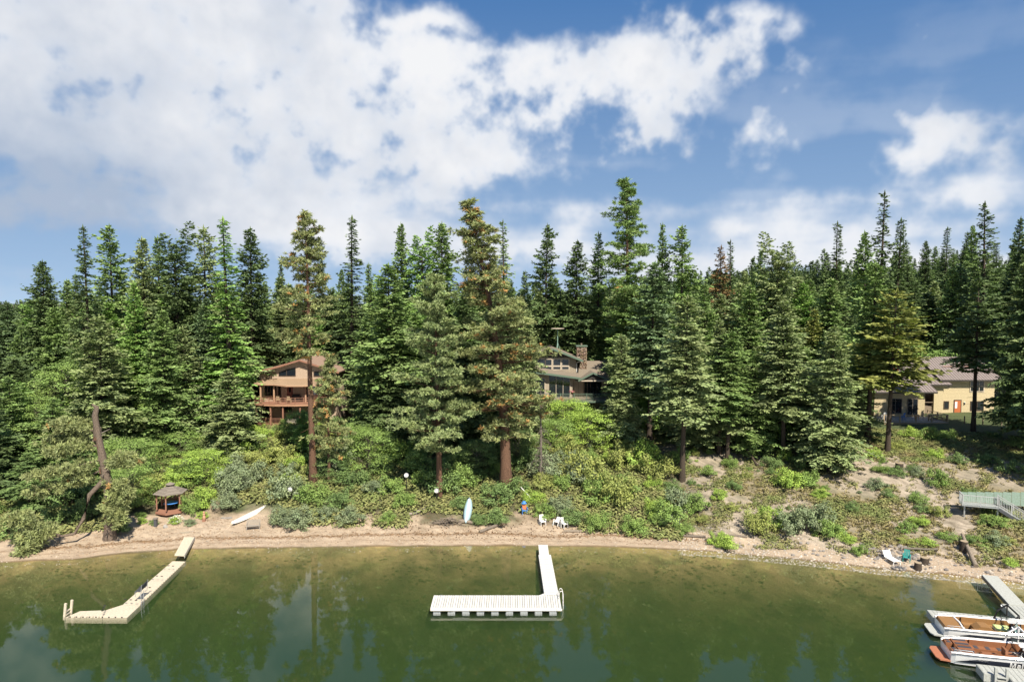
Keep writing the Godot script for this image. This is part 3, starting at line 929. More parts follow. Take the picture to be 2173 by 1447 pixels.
	[5,-1,-61.2,130.2,19.2,5.0,2.2,3,0], [4,-1,-57.8,134.2,24.1,4.9,1.2,3,0], [6,-1,-50.5,126.3,22.0,5.6,3.7,6,0], [1,-1,-45.3,125.8,22.1,3.6,1.3,6,0], [0,-1,-40.1,127.0,19.8,4.2,6.0,7,0], [3,-1,-37.9,128.6,21.2,4.3,5.6,6,0],
	[1,-1,-32.6,132.0,24.5,3.4,3.1,6,0], [1,-1,-27.3,130.3,21.6,3.8,0.7,7,0], [1,-1,-24.4,127.4,20.2,4.9,0.2,3,0], [5,-1,-19.0,131.4,21.0,5.3,2.1,6,0], [0,-1,-12.7,128.1,19.6,4.5,4.5,3,0], [1,-1,-8.1,132.9,21.7,5.2,4.4,7,0],
	[0,-1,-5.1,126.7,21.7,5.0,2.5,6,0], [5,-1,-1.3,129.7,23.1,4.3,2.9,3,0], [1,-1,4.4,133.1,21.0,3.5,2.3,6,0], [3,-1,8.7,128.4,20.0,5.3,1.6,6,0], [3,-1,12.5,128.4,18.0,3.7,3.7,6,0], [1,-1,17.0,130.0,19.4,3.7,1.2,7,0],
	[4,-1,23.5,134.1,21.0,5.0,1.5,3,0], [1,-1,25.7,124.5,20.3,4.0,1.0,6,0], [0,-1,33.2,131.5,21.3,5.1,1.7,6,0], [4,-1,38.1,133.4,20.6,4.6,5.1,3,0], [0,-1,40.6,131.6,21.4,4.3,3.7,3,0], [0,-1,42.7,124.0,23.2,4.2,0.3,7,0],
	[1,-1,53.4,131.8,17.6,5.0,5.0,6,0], [0,-1,57.5,135.0,17.1,5.1,0.6,7,0], [0,-1,59.4,127.5,18.3,4.4,1.1,7,0], [3,-1,66.1,132.9,19.0,3.8,2.8,7,0], [4,-1,68.7,129.3,19.8,3.7,6.0,7,0], [0,-1,72.5,124.5,23.6,3.4,2.0,3,0],
	[0,-1,81.4,131.2,19.9,5.2,2.9,7,0], [4,-1,84.8,134.4,21.1,3.9,2.1,3,0], [6,-1,86.0,127.7,23.0,5.0,5.9,6,0], [0,-1,89.2,125.7,20.0,5.2,5.3,6,0], [3,-1,97.4,130.2,22.8,5.2,2.9,6,0], [0,-1,104.1,131.5,25.6,5.2,1.2,3,0],
	[2,-1,-136.4,171.3,15.8,4.7,3.9,3,0], [7,-1,-121.4,162.5,13.7,4.4,4.9,6,0], [2,-1,-101.5,150.2,16.7,3.2,0.1,3,0], [2,-1,-96.8,150.5,20.6,3.6,5.8,6,0], [7,-1,-98.9,164.0,22.3,4.3,2.2,6,0], [2,-1,-93.7,174.8,22.6,3.8,1.0,6,0],
	[7,-1,-82.3,172.6,20.2,5.2,5.3,3,0], [7,-1,-62.8,152.9,22.9,3.9,3.0,6,0], [0,-1,-62.8,160.6,23.9,3.2,0.9,3,0], [2,-1,-54.4,157.6,23.7,4.2,3.1,6,0], [0,-1,-37.3,141.3,21.4,3.1,2.8,6,0], [0,-1,-40.6,171.8,21.8,4.6,1.8,3,0],
	[7,-1,-26.9,153.1,19.5,3.4,5.9,6,0], [0,-1,-19.5,156.6,18.2,4.3,0.2,6,0], [2,-1,-8.6,153.1,21.2,4.3,0.1,3,0], [7,-1,-5.0,144.6,20.1,4.4,1.3,6,0], [2,-1,9.5,166.9,20.3,3.3,1.5,6,0], [0,-1,13.9,149.7,17.9,4.0,2.0,6,0],
	[2,-1,22.3,148.7,18.5,3.4,2.7,6,0], [7,-1,29.5,162.0,19.0,3.6,3.2,6,0], [2,-1,37.9,169.1,19.3,3.3,4.0,6,0], [2,-1,50.9,171.4,16.0,4.5,3.2,3,0], [2,-1,51.2,153.0,18.4,4.0,0.6,3,0], [2,-1,68.9,167.1,16.6,4.0,1.0,3,0],
	[2,-1,68.1,151.0,18.1,3.2,5.8,6,0], [7,-1,82.0,161.4,19.1,3.5,1.8,6,0], [0,-1,91.1,164.8,13.9,3.3,3.2,6,0], [7,-1,103.7,171.3,12.9,4.1,1.1,6,0], [2,-1,98.2,153.4,17.8,3.3,5.9,6,0], [2,-1,104.5,151.1,20.8,3.5,6.2,6,0],
	[0,-1,110.3,142.8,22.6,3.7,4.7,6,0], [0,-1,141.1,169.3,16.9,4.8,0.4,3,0], [2,-1,79.3,208.7,16.2,3.4,1.5,3,0], [7,-1,101.5,257.0,17.0,5.3,4.1,6,0], [7,-1,82.3,199.9,20.0,3.0,5.5,3,0], [7,-1,82.9,193.4,12.7,3.7,2.5,6,0],
	[0,-1,115.0,259.1,15.7,3.8,2.2,6,0], [0,-1,116.6,254.1,18.1,3.9,6.2,3,0], [2,-1,98.8,207.2,15.2,3.8,0.1,6,0], [2,-1,107.0,214.2,10.9,3.4,2.8,6,0], [0,-1,118.0,227.4,10.1,3.4,1.9,3,0], [2,-1,132.3,250.1,9.8,3.5,3.8,3,0],
	[0,-1,105.4,194.0,15.3,2.5,5.0,3,0], [7,-1,147.3,259.4,14.3,4.1,3.4,6,0], [7,-1,127.7,220.9,18.7,3.7,4.0,6,0], [7,-1,139.8,231.4,13.9,4.6,1.8,6,0], [0,-1,159.2,258.4,20.6,3.7,4.6,6,0], [2,-1,130.8,207.4,17.6,3.3,6.2,3,0],
	[7,-1,145.8,227.0,17.7,3.8,0.4,6,0], [0,-1,165.6,249.8,20.1,3.5,5.5,6,0], [7,-1,150.2,220.2,14.0,3.1,3.2,6,0], [7,-1,152.6,217.9,19.1,3.2,0.9,6,0], [7,-1,145.4,205.4,19.7,4.1,2.0,3,0], [7,-1,154.0,209.8,22.8,3.4,4.6,6,0],
	[0,-1,185.2,248.0,16.1,4.3,3.2,3,0], [0,-1,196.2,254.9,23.4,3.7,0.7,3,0], [2,-1,156.6,202.2,15.5,3.0,3.1,3,0], [0,-1,206.1,259.0,20.8,4.2,3.7,6,0], [2,-1,207.4,256.5,22.6,4.9,0.4,3,0], [2,-1,207.3,251.4,17.3,3.2,5.7,6,0],
	[2,-1,75.0,364.7,23.6,4.5,5.5,6,0], [0,-1,65.5,300.3,20.6,3.2,3.6,6,0], [2,-1,72.4,282.8,19.3,3.5,1.8,3,0], [0,-1,111.8,417.3,13.4,4.0,3.6,6,0], [2,-1,98.0,324.7,13.2,4.0,2.8,6,0], [0,-1,121.1,378.2,10.3,4.6,5.2,6,0],
	[2,-1,143.9,410.6,18.5,4.0,2.0,6,0], [0,-1,111.3,307.0,8.7,3.1,1.1,6,0], [2,-1,121.6,307.6,13.9,2.9,2.8,3,0], [0,-1,145.1,354.7,15.6,4.0,1.1,6,0], [2,-1,168.3,382.7,15.0,4.3,2.4,3,0], [2,-1,130.0,281.8,11.6,3.1,3.3,3,0],
	[2,-1,163.4,332.9,14.2,4.2,2.5,3,0], [0,-1,186.0,362.9,13.0,3.6,3.7,6,0], [2,-1,152.1,286.1,13.9,3.1,2.4,3,0], [0,-1,154.1,276.3,15.7,3.2,3.7,3,0], [2,-1,218.6,371.7,21.0,4.5,5.8,3,0], [2,-1,200.4,333.4,18.1,3.3,1.6,6,0],
	[2,-1,236.0,374.6,20.5,3.7,2.0,6,0], [2,-1,245.7,378.7,25.6,4.7,0.7,3,0], [0,-1,185.5,278.2,18.5,3.1,0.6,6,0], [2,-1,243.5,350.6,18.5,3.0,4.3,3,0], [0,-1,221.8,304.6,22.6,3.2,0.9,3,0], [2,-1,242.3,325.4,20.3,3.5,4.2,6,0],
	[2,-1,236.8,307.0,23.0,3.8,5.5,6,0], [2,-1,228.6,290.3,23.3,2.6,1.0,6,0], [0,-1,300.3,370.1,26.4,4.5,3.2,3,0], [2,-1,310.7,373.1,25.0,4.0,1.0,3,0], [0,-1,-58.7,99.2,18.6,4.5,4.6,1,0], [2,-1,-56.4,100.5,16.7,3.6,3.5,1,0],
	[0,-1,-57.1,105.8,19.0,5.1,0.5,0,0], [0,-1,-51.5,102.0,19.5,4.5,4.6,1,0], [0,-1,-47.6,100.8,20.9,3.7,4.4,3,0], [2,-1,-47.0,103.4,17.9,5.0,2.8,1,0], [0,-1,-43.3,100.2,15.8,4.4,0.0,6,0], [4,-1,-41.5,101.4,16.5,4.6,0.1,7,0],
	[2,-1,-22.3,101.8,14.6,3.9,1.5,7,0], [1,-1,-18.5,97.0,19.7,3.5,6.2,6,0], [1,-1,-16.4,98.0,16.5,3.5,3.7,3,0], [5,-1,-14.0,99.0,17.8,4.5,2.4,1,0], [5,-1,-11.8,105.1,19.3,4.1,1.1,3,0], [4,-1,-7.6,101.1,17.0,4.3,0.9,1,0],
	[5,-1,-6.6,101.7,18.5,4.1,0.8,6,0], [1,-1,-2.7,101.5,17.2,4.6,0.1,3,0], [2,-1,-0.5,101.3,20.4,4.2,0.3,3,0], [3,-1,17.5,104.1,18.9,5.0,1.9,6,0], [2,-1,19.1,103.1,18.1,5.2,1.5,6,0], [2,-1,22.5,99.4,18.3,4.3,1.0,0,0],
	[5,-1,25.2,106.7,18.9,3.9,3.1,0,0], [4,-1,27.1,98.8,16.4,4.1,2.2,7,0], [3,-1,32.4,106.4,18.8,4.2,4.7,7,0], [4,-1,33.1,99.8,20.4,5.1,4.7,7,0], [2,-1,36.2,104.5,16.9,4.7,2.5,1,0], [2,-1,37.7,101.5,18.9,4.4,2.7,6,0],
	[3,-1,41.0,101.8,17.2,3.7,5.1,0,0], [3,-1,43.3,101.5,15.1,3.9,5.5,6,0], [3,-1,48.5,104.9,21.3,3.9,3.0,7,0], [3,-1,49.3,101.4,18.2,4.3,4.1,3,0], [1,-1,-70.9,89.7,5.2,4.0,6.2,6,0], [0,-1,-65.2,85.1,7.3,3.6,3.5,7,0],
	[1,-1,-61.8,85.0,9.8,3.8,3.1,1,0], [0,-1,-61.1,89.0,10.1,3.2,2.0,7,0], [4,-1,-56.6,87.1,9.8,3.3,1.5,1,0], [1,-1,-51.0,85.8,10.4,3.1,4.9,7,0], [5,-1,-52.5,90.7,12.1,4.0,5.9,5,0], [0,-1,-46.6,90.0,10.0,3.6,1.0,7,0],
	[10,-1,-44.0,91.8,9.3,4.1,0.3,7,2], [4,-1,-40.2,91.2,11.9,3.8,5.8,1,0], [0,-1,-35.9,86.5,11.7,3.9,5.0,7,0], [0,-1,-18.6,92.2,12.2,3.4,5.5,6,0], [3,-1,-16.4,88.8,13.3,4.2,3.4,3,0], [3,-1,-13.7,89.3,12.0,3.8,2.8,3,0],
	[0,-1,-9.4,92.1,10.2,3.8,1.8,7,0], [9,-1,-7.5,92.8,12.0,4.1,4.6,7,2], [9,-1,-4.2,93.5,10.9,3.6,4.5,6,2], [0,-1,-0.9,87.5,7.8,3.3,5.0,3,0], [3,-1,14.2,88.1,14.6,3.4,5.5,7,0], [1,-1,18.9,93.8,13.7,4.3,2.8,1,0],
	[1,-1,23.2,92.0,9.1,4.5,4.7,1,0], [3,-1,23.6,86.9,10.5,4.2,0.5,7,0], [0,-1,28.8,88.7,9.7,3.2,5.6,1,0], [1,-1,33.2,91.8,12.0,4.2,4.4,7,0], [3,-1,34.0,86.1,13.7,3.1,2.7,1,0], [3,-1,39.2,91.6,12.0,4.2,3.9,6,0],
	[3,-1,42.6,93.3,12.3,3.6,3.4,6,0], [0,-1,44.3,88.7,10.0,4.1,1.8,7,0], [20,-1,-34.6,93.9,2.0,1.5,4.6,8,0], [17,-1,-14.8,84.3,3.3,2.5,3.9,8,0], [20,-1,-61.4,89.0,2.1,1.8,3.3,4,0], [18,-1,3.6,79.2,3.4,2.4,5.3,11,0],
	[20,-1,17.4,71.3,3.4,2.1,4.5,11,0], [19,-1,-45.9,77.2,2.1,1.5,0.0,4,0], [17,-1,-47.9,74.7,3.4,2.5,1.8,4,0], [19,-1,-9.6,96.3,1.9,1.7,3.1,5,0], [20,-1,-58.5,90.8,2.1,1.7,3.7,4,0], [18,-1,-22.5,97.5,2.0,1.5,3.5,5,0],
	[20,-1,-33.1,88.5,1.9,1.7,1.0,5,0], [17,-1,-54.5,92.9,2.5,2.0,0.1,4,0], [18,-1,-18.6,92.4,2.4,1.7,2.2,4,0], [20,-1,0.4,82.4,2.4,1.8,0.4,4,0], [19,-1,11.2,96.6,2.9,1.9,2.6,5,0], [18,-1,14.6,94.7,2.0,1.8,4.3,11,0],
	[19,-1,5.2,72.8,2.1,1.6,5.5,11,0], [19,-1,-6.7,82.8,3.0,1.9,4.4,5,0], [18,-1,-39.1,77.2,2.7,1.7,3.0,8,0], [20,-1,-46.5,85.7,3.1,1.9,5.5,4,0], [20,-1,-48.9,92.6,3.9,2.3,0.6,4,0], [19,-1,-32.0,77.2,3.5,2.4,1.6,11,0],
	[18,-1,4.8,92.7,3.1,2.1,4.0,11,0], [18,-1,-20.9,81.2,4.0,2.5,1.2,11,0], [20,-1,-10.2,78.7,2.6,1.6,1.6,5,0], [20,-1,9.7,74.5,3.1,2.2,5.4,5,0], [18,-1,-15.6,81.6,2.4,2.0,1.6,4,0], [19,-1,12.1,95.3,2.3,1.5,3.3,11,0],
	[20,-1,-1.6,74.5,2.5,2.3,5.5,4,0], [19,-1,-17.6,85.2,1.9,1.4,2.2,9,0], [19,-1,9.3,83.3,2.3,1.4,2.8,5,0], [19,-1,-3.9,80.0,1.7,1.4,1.8,4,0], [18,-1,-58.1,70.2,2.4,2.0,4.1,4,0], [20,-1,-53.6,78.7,2.2,1.9,0.1,5,0],
	[19,-1,9.7,94.9,1.6,1.4,4.2,5,0], [20,-1,5.4,77.0,2.3,1.5,3.1,5,0], [17,-1,-49.8,75.6,2.6,2.1,5.5,4,0], [18,-1,-43.6,79.0,3.4,2.1,1.0,4,0], [18,-1,-12.7,85.6,2.8,2.2,5.3,5,0], [17,-1,-17.9,98.1,2.5,1.7,1.9,9,0],
	[18,-1,-27.2,87.7,2.1,1.6,1.4,4,0], [17,-1,-40.7,75.4,3.7,2.3,3.8,9,0], [17,-1,-53.0,75.2,2.8,1.8,5.8,4,0], [20,-1,-59.6,96.0,2.0,1.3,5.7,5,0], [17,-1,-25.5,75.9,3.8,2.4,0.1,11,0], [20,-1,-47.7,72.5,3.5,2.3,4.0,4,0],
	[19,-1,5.9,96.4,2.3,1.7,1.0,8,0], [19,-1,-18.5,78.7,2.8,2.2,3.4,4,0], [20,-1,-41.6,90.0,2.3,1.6,1.9,5,0], [18,-1,-56.3,93.4,3.1,2.2,1.2,5,0], [18,-1,-20.8,89.6,2.8,1.9,1.0,11,0], [20,-1,-7.6,91.9,2.5,2.0,2.3,4,0],
	[19,-1,-5.9,89.8,2.4,1.8,6.2,4,0], [19,-1,-19.6,95.6,2.0,1.3,5.5,4,0], [19,-1,-55.6,96.2,2.0,1.6,0.6,5,0], [20,-1,-5.5,98.0,1.4,1.2,1.3,5,0], [17,-1,-8.1,80.9,2.4,1.5,0.3,4,0], [17,-1,-29.3,84.7,3.7,2.3,1.0,9,0],
	[18,-1,-61.6,95.5,1.7,1.4,4.0,4,0], [19,-1,-53.0,84.9,3.9,2.4,3.9,4,0], [19,-1,-37.4,90.5,3.0,2.1,4.7,9,0], [17,-1,-45.7,89.8,2.8,2.5,0.5,11,0], [20,-1,3.0,89.2,2.0,1.4,5.3,5,0], [18,-1,-49.9,90.5,1.6,1.4,5.4,4,0],
	[19,-1,-34.9,86.6,2.9,2.3,1.1,8,0], [20,-1,13.5,80.9,3.2,2.0,0.5,9,0], [19,-1,4.6,82.2,2.4,1.4,3.9,11,0], [18,-1,-20.6,87.4,2.2,1.8,1.6,5,0], [18,-1,10.5,76.8,2.2,1.5,1.2,5,0], [18,-1,-11.5,81.9,3.0,2.4,2.5,5,0],
	[19,-1,-58.2,81.2,3.1,2.4,4.9,5,0], [18,-1,-5.8,77.9,3.1,2.1,3.6,5,0], [20,-1,-37.7,78.7,3.2,2.4,6.1,5,0], [17,-1,-21.4,92.4,2.0,1.7,5.2,11,0], [20,-1,-40.2,96.4,2.2,1.3,4.2,8,0], [19,-1,16.9,78.8,3.6,2.5,5.5,9,0],
	[17,-1,-28.2,93.4,2.8,2.2,1.6,4,0], [20,-1,-60.6,80.5,3.0,2.3,5.0,5,0], [18,-1,-55.8,68.7,2.4,2.1,4.5,4,0], [17,-1,-49.2,83.4,2.1,1.6,2.5,5,0], [18,-1,-61.1,91.8,2.5,2.0,5.7,5,0], [17,-1,-34.0,80.0,1.6,1.4,2.6,8,0],
	[17,-1,-2.4,90.1,2.5,1.8,4.7,4,0], [19,-1,-54.5,81.2,2.3,1.6,1.9,4,0], [18,-1,-33.6,81.5,2.7,1.6,5.5,11,0], [20,-1,-24.1,89.1,1.5,1.4,3.8,4,0], [19,-1,-39.6,88.1,3.3,2.2,2.3,9,0], [20,-1,-15.5,76.9,1.9,1.7,1.6,11,0],
	[17,-1,13.6,91.8,1.4,1.3,2.0,11,0], [18,-1,3.5,76.9,2.1,1.5,4.2,9,0], [20,-1,-51.9,94.6,2.6,2.0,3.8,4,0], [20,-1,-25.1,93.0,2.3,1.4,2.8,9,0], [17,-1,5.6,87.4,2.9,1.7,4.7,8,0], [19,-1,-49.4,95.0,1.5,1.4,2.8,11,0],
	[19,-1,10.9,88.0,2.5,1.6,4.9,11,0], [17,-1,-43.1,76.2,4.1,2.4,5.8,4,0], [20,-1,-38.4,94.0,2.6,1.9,4.1,5,0], [17,-1,-6.3,80.8,1.6,1.4,6.3,5,0], [17,-1,-2.9,98.8,2.1,1.8,5.2,5,0], [19,-1,-5.5,94.9,3.3,2.4,0.8,4,0],
	[17,-1,-13.8,90.9,2.9,1.7,3.5,5,0], [19,-1,6.8,93.0,3.8,2.3,3.5,11,0], [19,-1,-36.4,96.7,2.0,1.3,2.3,8,0], [19,-1,-13.5,97.1,1.8,1.6,5.1,4,0], [18,-1,-55.2,84.7,2.1,1.7,3.3,4,0], [20,-1,-60.2,70.3,3.6,2.2,3.4,4,0],
	[17,-1,5.6,91.2,2.1,1.7,4.7,11,0], [17,-1,2.5,83.0,2.9,2.2,2.3,4,0], [18,-1,-32.5,96.5,2.3,1.8,3.3,5,0], [20,-1,-25.0,81.2,2.2,1.7,4.2,9,0], [17,-1,-30.6,93.0,2.7,2.4,0.6,9,0], [18,-1,16.0,80.8,3.9,2.5,3.5,8,0],
	[19,-1,-23.7,94.4,3.5,2.5,4.5,4,0], [18,-1,8.2,78.5,3.2,2.4,2.0,11,0], [20,-1,-39.1,82.8,1.8,1.5,6.2,5,0], [18,-1,-54.8,70.4,2.3,1.5,4.4,5,0], [17,-1,3.8,96.1,1.6,1.1,3.9,9,0], [18,-1,-7.5,95.7,2.1,1.5,0.2,4,0],
	[20,-1,-27.2,81.5,2.3,1.6,4.2,11,0], [20,-1,6.7,82.5,2.4,1.8,3.6,11,0], [19,-1,-50.9,82.6,3.6,2.5,0.8,4,0], [17,-1,-60.3,76.4,3.4,2.4,3.0,5,0], [20,-1,-46.2,82.5,2.4,1.8,6.1,5,0], [18,-1,14.3,85.4,2.1,1.8,5.7,9,0],
	[17,-1,-37.9,86.9,3.1,2.0,2.5,11,0], [19,-1,2.4,74.2,1.8,1.5,0.5,8,0], [17,-1,12.7,75.3,2.7,1.6,1.8,5,0], [17,-1,-1.5,94.7,2.9,2.0,4.3,4,0], [18,-1,-25.2,98.5,1.9,1.3,3.8,4,0], [19,-1,-47.4,88.2,2.0,1.4,4.4,9,0],
	[18,-1,-43.7,95.6,2.1,1.5,1.4,5,0], [19,-1,-39.9,80.7,2.0,1.6,3.2,11,0], [18,-1,-19.7,98.6,2.1,1.4,4.5,11,0], [17,-1,-30.3,79.5,3.3,2.2,4.2,11,0], [17,-1,-56.7,90.8,4.0,2.4,4.3,4,0], [17,-1,0.1,76.1,2.5,2.0,4.0,4,0],
	[19,-1,-31.8,84.1,2.7,2.4,2.4,9,0], [17,-1,-7.8,77.2,3.7,2.4,6.3,4,0], [19,-1,-1.6,81.2,2.2,1.5,5.0,5,0], [19,-1,15.3,71.1,2.4,1.5,5.0,8,0], [17,-1,-24.6,85.3,2.7,2.0,5.5,5,0], [18,-1,-29.8,94.5,1.7,1.4,6.0,5,0],
	[18,-1,-35.1,91.0,3.0,1.8,0.3,8,0], [19,-1,12.1,83.5,2.1,1.3,4.1,8,0], [20,-1,-50.9,77.8,1.6,1.3,0.4,5,0], [20,-1,2.0,91.6,2.1,1.5,0.6,4,0], [19,-1,-27.8,95.6,2.3,1.5,6.3,8,0], [19,-1,-8.9,88.8,1.7,1.3,2.8,4,0],
	[18,-1,-53.4,87.5,2.6,1.6,4.5,5,0], [17,-1,2.5,96.5,1.6,1.5,5.0,4,0], [18,-1,-52.9,91.3,2.8,2.1,4.3,4,0], [19,-1,-22.1,74.7,2.8,2.2,6.2,5,0], [20,-1,-18.8,73.5,2.7,1.9,1.9,4,0], [19,-1,-8.3,83.2,1.8,1.5,3.5,5,0],
	[19,-1,-27.1,84.0,2.0,1.8,3.5,8,0], [17,-1,-13.9,76.8,2.3,1.9,1.4,5,0], [18,-1,0.1,92.0,2.2,1.9,3.7,4,0], [19,-1,-49.1,87.3,3.9,2.3,5.1,4,0], [20,-1,-37.5,84.7,2.4,1.9,4.5,11,0], [17,-1,16.1,95.6,1.4,1.2,3.2,9,0],
	[18,-1,-5.8,73.4,1.7,1.4,5.3,4,0], [19,-1,-28.5,96.9,2.0,1.4,2.1,8,0], [19,-1,-26.2,79.3,1.8,1.3,0.0,8,0], [17,-1,-11.1,89.1,2.6,1.6,3.3,5,0], [18,-1,-34.3,78.2,2.2,1.3,6.2,8,0], [17,-1,16.1,69.7,3.0,2.0,2.1,5,0],
	[19,-1,-9.7,86.5,1.7,1.4,3.0,4,0], [19,-1,12.4,88.7,2.5,1.7,1.3,9,0], [19,-1,16.0,76.6,1.6,1.3,3.8,8,0], [19,-1,-14.7,96.9,1.6,1.1,0.2,9,0], [20,-1,11.1,73.8,4.4,2.6,2.9,9,0], [17,-1,8.4,78.2,4.6,2.8,2.5,9,0],
	[20,-1,13.9,81.8,3.8,2.4,3.5,9,0], [18,-1,6.7,84.0,3.4,2.2,0.3,9,0], [18,-1,11.1,91.6,3.6,2.6,3.0,8,0], [20,-1,8.8,94.9,3.4,2.4,2.1,5,0], [17,-1,12.4,68.5,2.2,1.6,1.2,5,0], [19,-1,6.4,70.6,2.0,1.5,0.8,4,0],
	[19,-1,8.9,69.5,2.4,1.6,4.9,5,0], [20,-1,3.7,71.7,2.0,1.4,5.8,5,0], [18,-1,-1.8,70.2,2.1,1.5,5.7,4,0], [19,-1,-3.4,70.5,1.5,1.0,1.2,4,0], [18,-1,-21.9,69.7,2.6,1.9,1.6,11,0], [19,-1,-24.1,70.6,2.4,1.6,0.7,11,0],
	[18,-1,-17.1,70.4,2.2,1.7,0.1,11,0], [20,-1,-19.8,71.2,2.0,1.4,4.8,11,0], [18,-1,-13.0,70.6,1.5,1.0,1.0,5,0], [17,-1,-11.7,73.7,2.0,1.4,3.2,5,0], [18,-1,-31.3,73.7,2.4,1.6,3.9,11,0], [18,-1,-32.5,79.1,2.8,2.0,2.7,11,0],
	[20,-1,-33.9,73.7,3.0,1.6,5.2,8,0], [19,-1,-34.8,72.8,2.6,1.3,6.1,5,0], [17,-1,-42.8,77.7,3.0,1.6,0.7,4,0], [19,-1,-41.6,73.6,2.4,1.3,1.5,4,0], [18,-1,-44.9,69.8,2.6,1.6,0.4,4,0], [18,-1,-46.9,68.4,2.8,1.7,1.5,4,0],
	[20,-1,-49.2,66.9,3.0,1.8,0.4,4,0], [17,-1,-39.9,68.2,1.6,1.2,5.5,4,0], [18,-1,19.4,71.1,2.4,1.7,0.2,5,0], [20,-1,20.1,65.8,1.7,1.1,3.5,8,0], [18,-1,20.7,64.8,1.6,1.2,5.1,8,0], [19,-1,24.7,67.2,3.3,1.7,0.8,9,0],
	[20,-1,26.5,68.2,2.8,1.5,0.2,8,0], [17,-1,28.3,66.8,3.4,1.9,3.5,11,0], [17,-1,30.6,67.2,3.2,1.9,3.8,11,0], [17,-1,31.1,65.6,2.2,1.5,2.0,5,0], [17,-1,30.6,74.3,2.8,1.8,2.0,8,0], [17,-1,33.0,75.0,2.0,1.6,4.3,5,0],
	[18,-1,35.3,69.5,1.2,0.9,1.3,4,0], [19,-1,25.0,75.0,1.2,0.8,1.9,4,0], [20,-1,34.1,79.7,2.2,1.6,2.1,4,0], [19,-1,30.9,80.0,1.8,1.4,2.0,4,0], [20,-1,46.6,73.4,2.4,1.4,5.0,5,0], [18,-1,53.6,86.6,1.9,1.8,6.0,5,0],
	[18,-1,52.1,88.1,1.6,1.5,2.5,8,0], [17,-1,55.6,86.3,1.6,1.5,4.3,5,0], [18,-1,51.7,78.0,1.4,1.2,2.3,4,0], [17,-1,50.5,80.5,1.3,1.3,4.4,8,0], [18,-1,45.8,75.9,1.3,1.0,1.3,11,0], [18,-1,39.7,73.3,1.5,1.3,6.2,11,0],
	[19,-1,48.0,70.5,1.0,1.0,4.4,4,0], [17,-1,32.7,62.9,1.3,0.8,3.6,5,0], [18,-1,32.5,64.7,0.9,0.8,2.2,8,0], [17,-1,47.0,65.3,1.4,1.4,2.4,5,0], [20,-1,44.2,63.2,0.9,1.1,5.7,5,0], [19,-1,46.1,62.9,0.8,1.2,6.2,9,0],
	[20,-1,43.2,63.7,0.9,1.0,1.6,4,0], [19,-1,41.8,64.3,0.9,1.1,5.2,5,0], [18,-1,39.5,63.6,0.7,1.0,2.7,8,0], [17,-1,37.6,64.2,0.6,1.0,6.0,9,0], [17,-1,43.7,76.8,1.2,1.2,5.3,4,0], [17,-1,18.0,75.8,1.6,1.2,5.5,4,0],
	[20,-1,20.4,82.5,2.2,1.6,2.1,5,0], [20,-1,17.0,80.3,1.8,1.4,6.3,4,0], [18,-1,22.7,78.5,1.4,1.2,5.2,5,0], [17,-1,23.3,71.0,1.0,0.9,0.3,9,0], [17,-1,16.3,69.7,1.7,1.3,1.1,11,0], [19,-1,17.4,68.1,1.3,1.2,5.2,5,0],
	[17,-1,15.0,69.5,1.5,1.1,2.7,5,0], [17,-1,48.2,84.4,1.3,1.4,5.1,9,0], [19,-1,42.5,77.6,1.2,1.1,3.2,5,0], [20,-1,54.7,78.1,1.5,1.4,3.6,4,0], [20,-1,55.4,75.2,1.8,1.6,3.4,4,0], [17,-1,61.7,82.0,2.0,1.6,4.9,4,0],
	[19,-1,62.0,86.9,1.2,1.2,1.1,4,0], [19,-1,32.0,65.8,0.9,0.8,1.8,8,0], [20,-1,38.6,65.7,1.3,1.1,4.0,5,0], [19,-1,26.1,80.8,1.6,1.1,3.1,5,0], [17,-1,45.9,77.2,0.9,0.8,5.3,4,0], [18,-1,31.1,67.0,0.5,0.3,2.5,5,0],
	[19,-1,29.8,65.9,0.4,0.3,2.2,5,0], [20,-1,28.9,79.1,0.4,0.3,4.5,4,0], [18,-1,24.6,84.1,0.8,0.6,2.1,5,0], [20,-1,17.8,92.3,0.5,0.3,1.4,8,0], [18,-1,33.2,72.2,1.2,1.1,0.2,8,0], [17,-1,28.0,87.9,1.1,0.8,5.9,9,0],
	[19,-1,28.0,79.6,0.6,0.5,0.1,5,0], [20,-1,43.5,68.1,1.3,1.1,0.5,9,0], [19,-1,23.8,92.9,0.7,0.5,5.0,5,0], [18,-1,33.0,81.4,1.6,1.1,0.9,8,0], [17,-1,43.6,81.4,1.4,1.1,5.5,8,0], [20,-1,37.8,86.7,0.7,0.6,2.6,8,0],
	[20,-1,34.4,73.9,0.7,0.6,1.2,5,0], [18,-1,39.2,78.9,0.7,0.5,0.9,9,0], [19,-1,19.6,69.5,1.0,0.8,4.1,9,0], [18,-1,22.8,84.5,0.9,0.8,1.6,8,0], [18,-1,16.6,84.2,0.7,0.6,2.0,5,0], [20,-1,24.6,75.7,0.9,0.8,1.7,4,0],
	[17,-1,45.4,62.7,1.5,1.1,6.2,11,0], [18,-1,39.9,71.6,1.1,0.8,4.7,4,0], [17,-1,33.8,72.4,0.7,0.6,1.9,4,0], [19,-1,38.5,66.5,0.3,0.3,5.6,8,0], [19,-1,40.5,66.8,1.1,1.1,2.4,8,0], [17,-1,42.9,67.8,0.4,0.3,1.9,9,0],
	[18,-1,44.4,59.6,0.9,0.8,4.1,8,0], [18,-1,42.2,86.7,0.7,0.5,3.3,11,0], [20,-1,22.6,73.2,1.4,1.1,4.7,8,0], [19,-1,22.5,82.2,0.4,0.3,4.9,8,0], [19,-1,44.1,75.9,0.4,0.3,1.3,11,0], [19,-1,26.9,67.8,1.5,1.1,0.4,4,0],
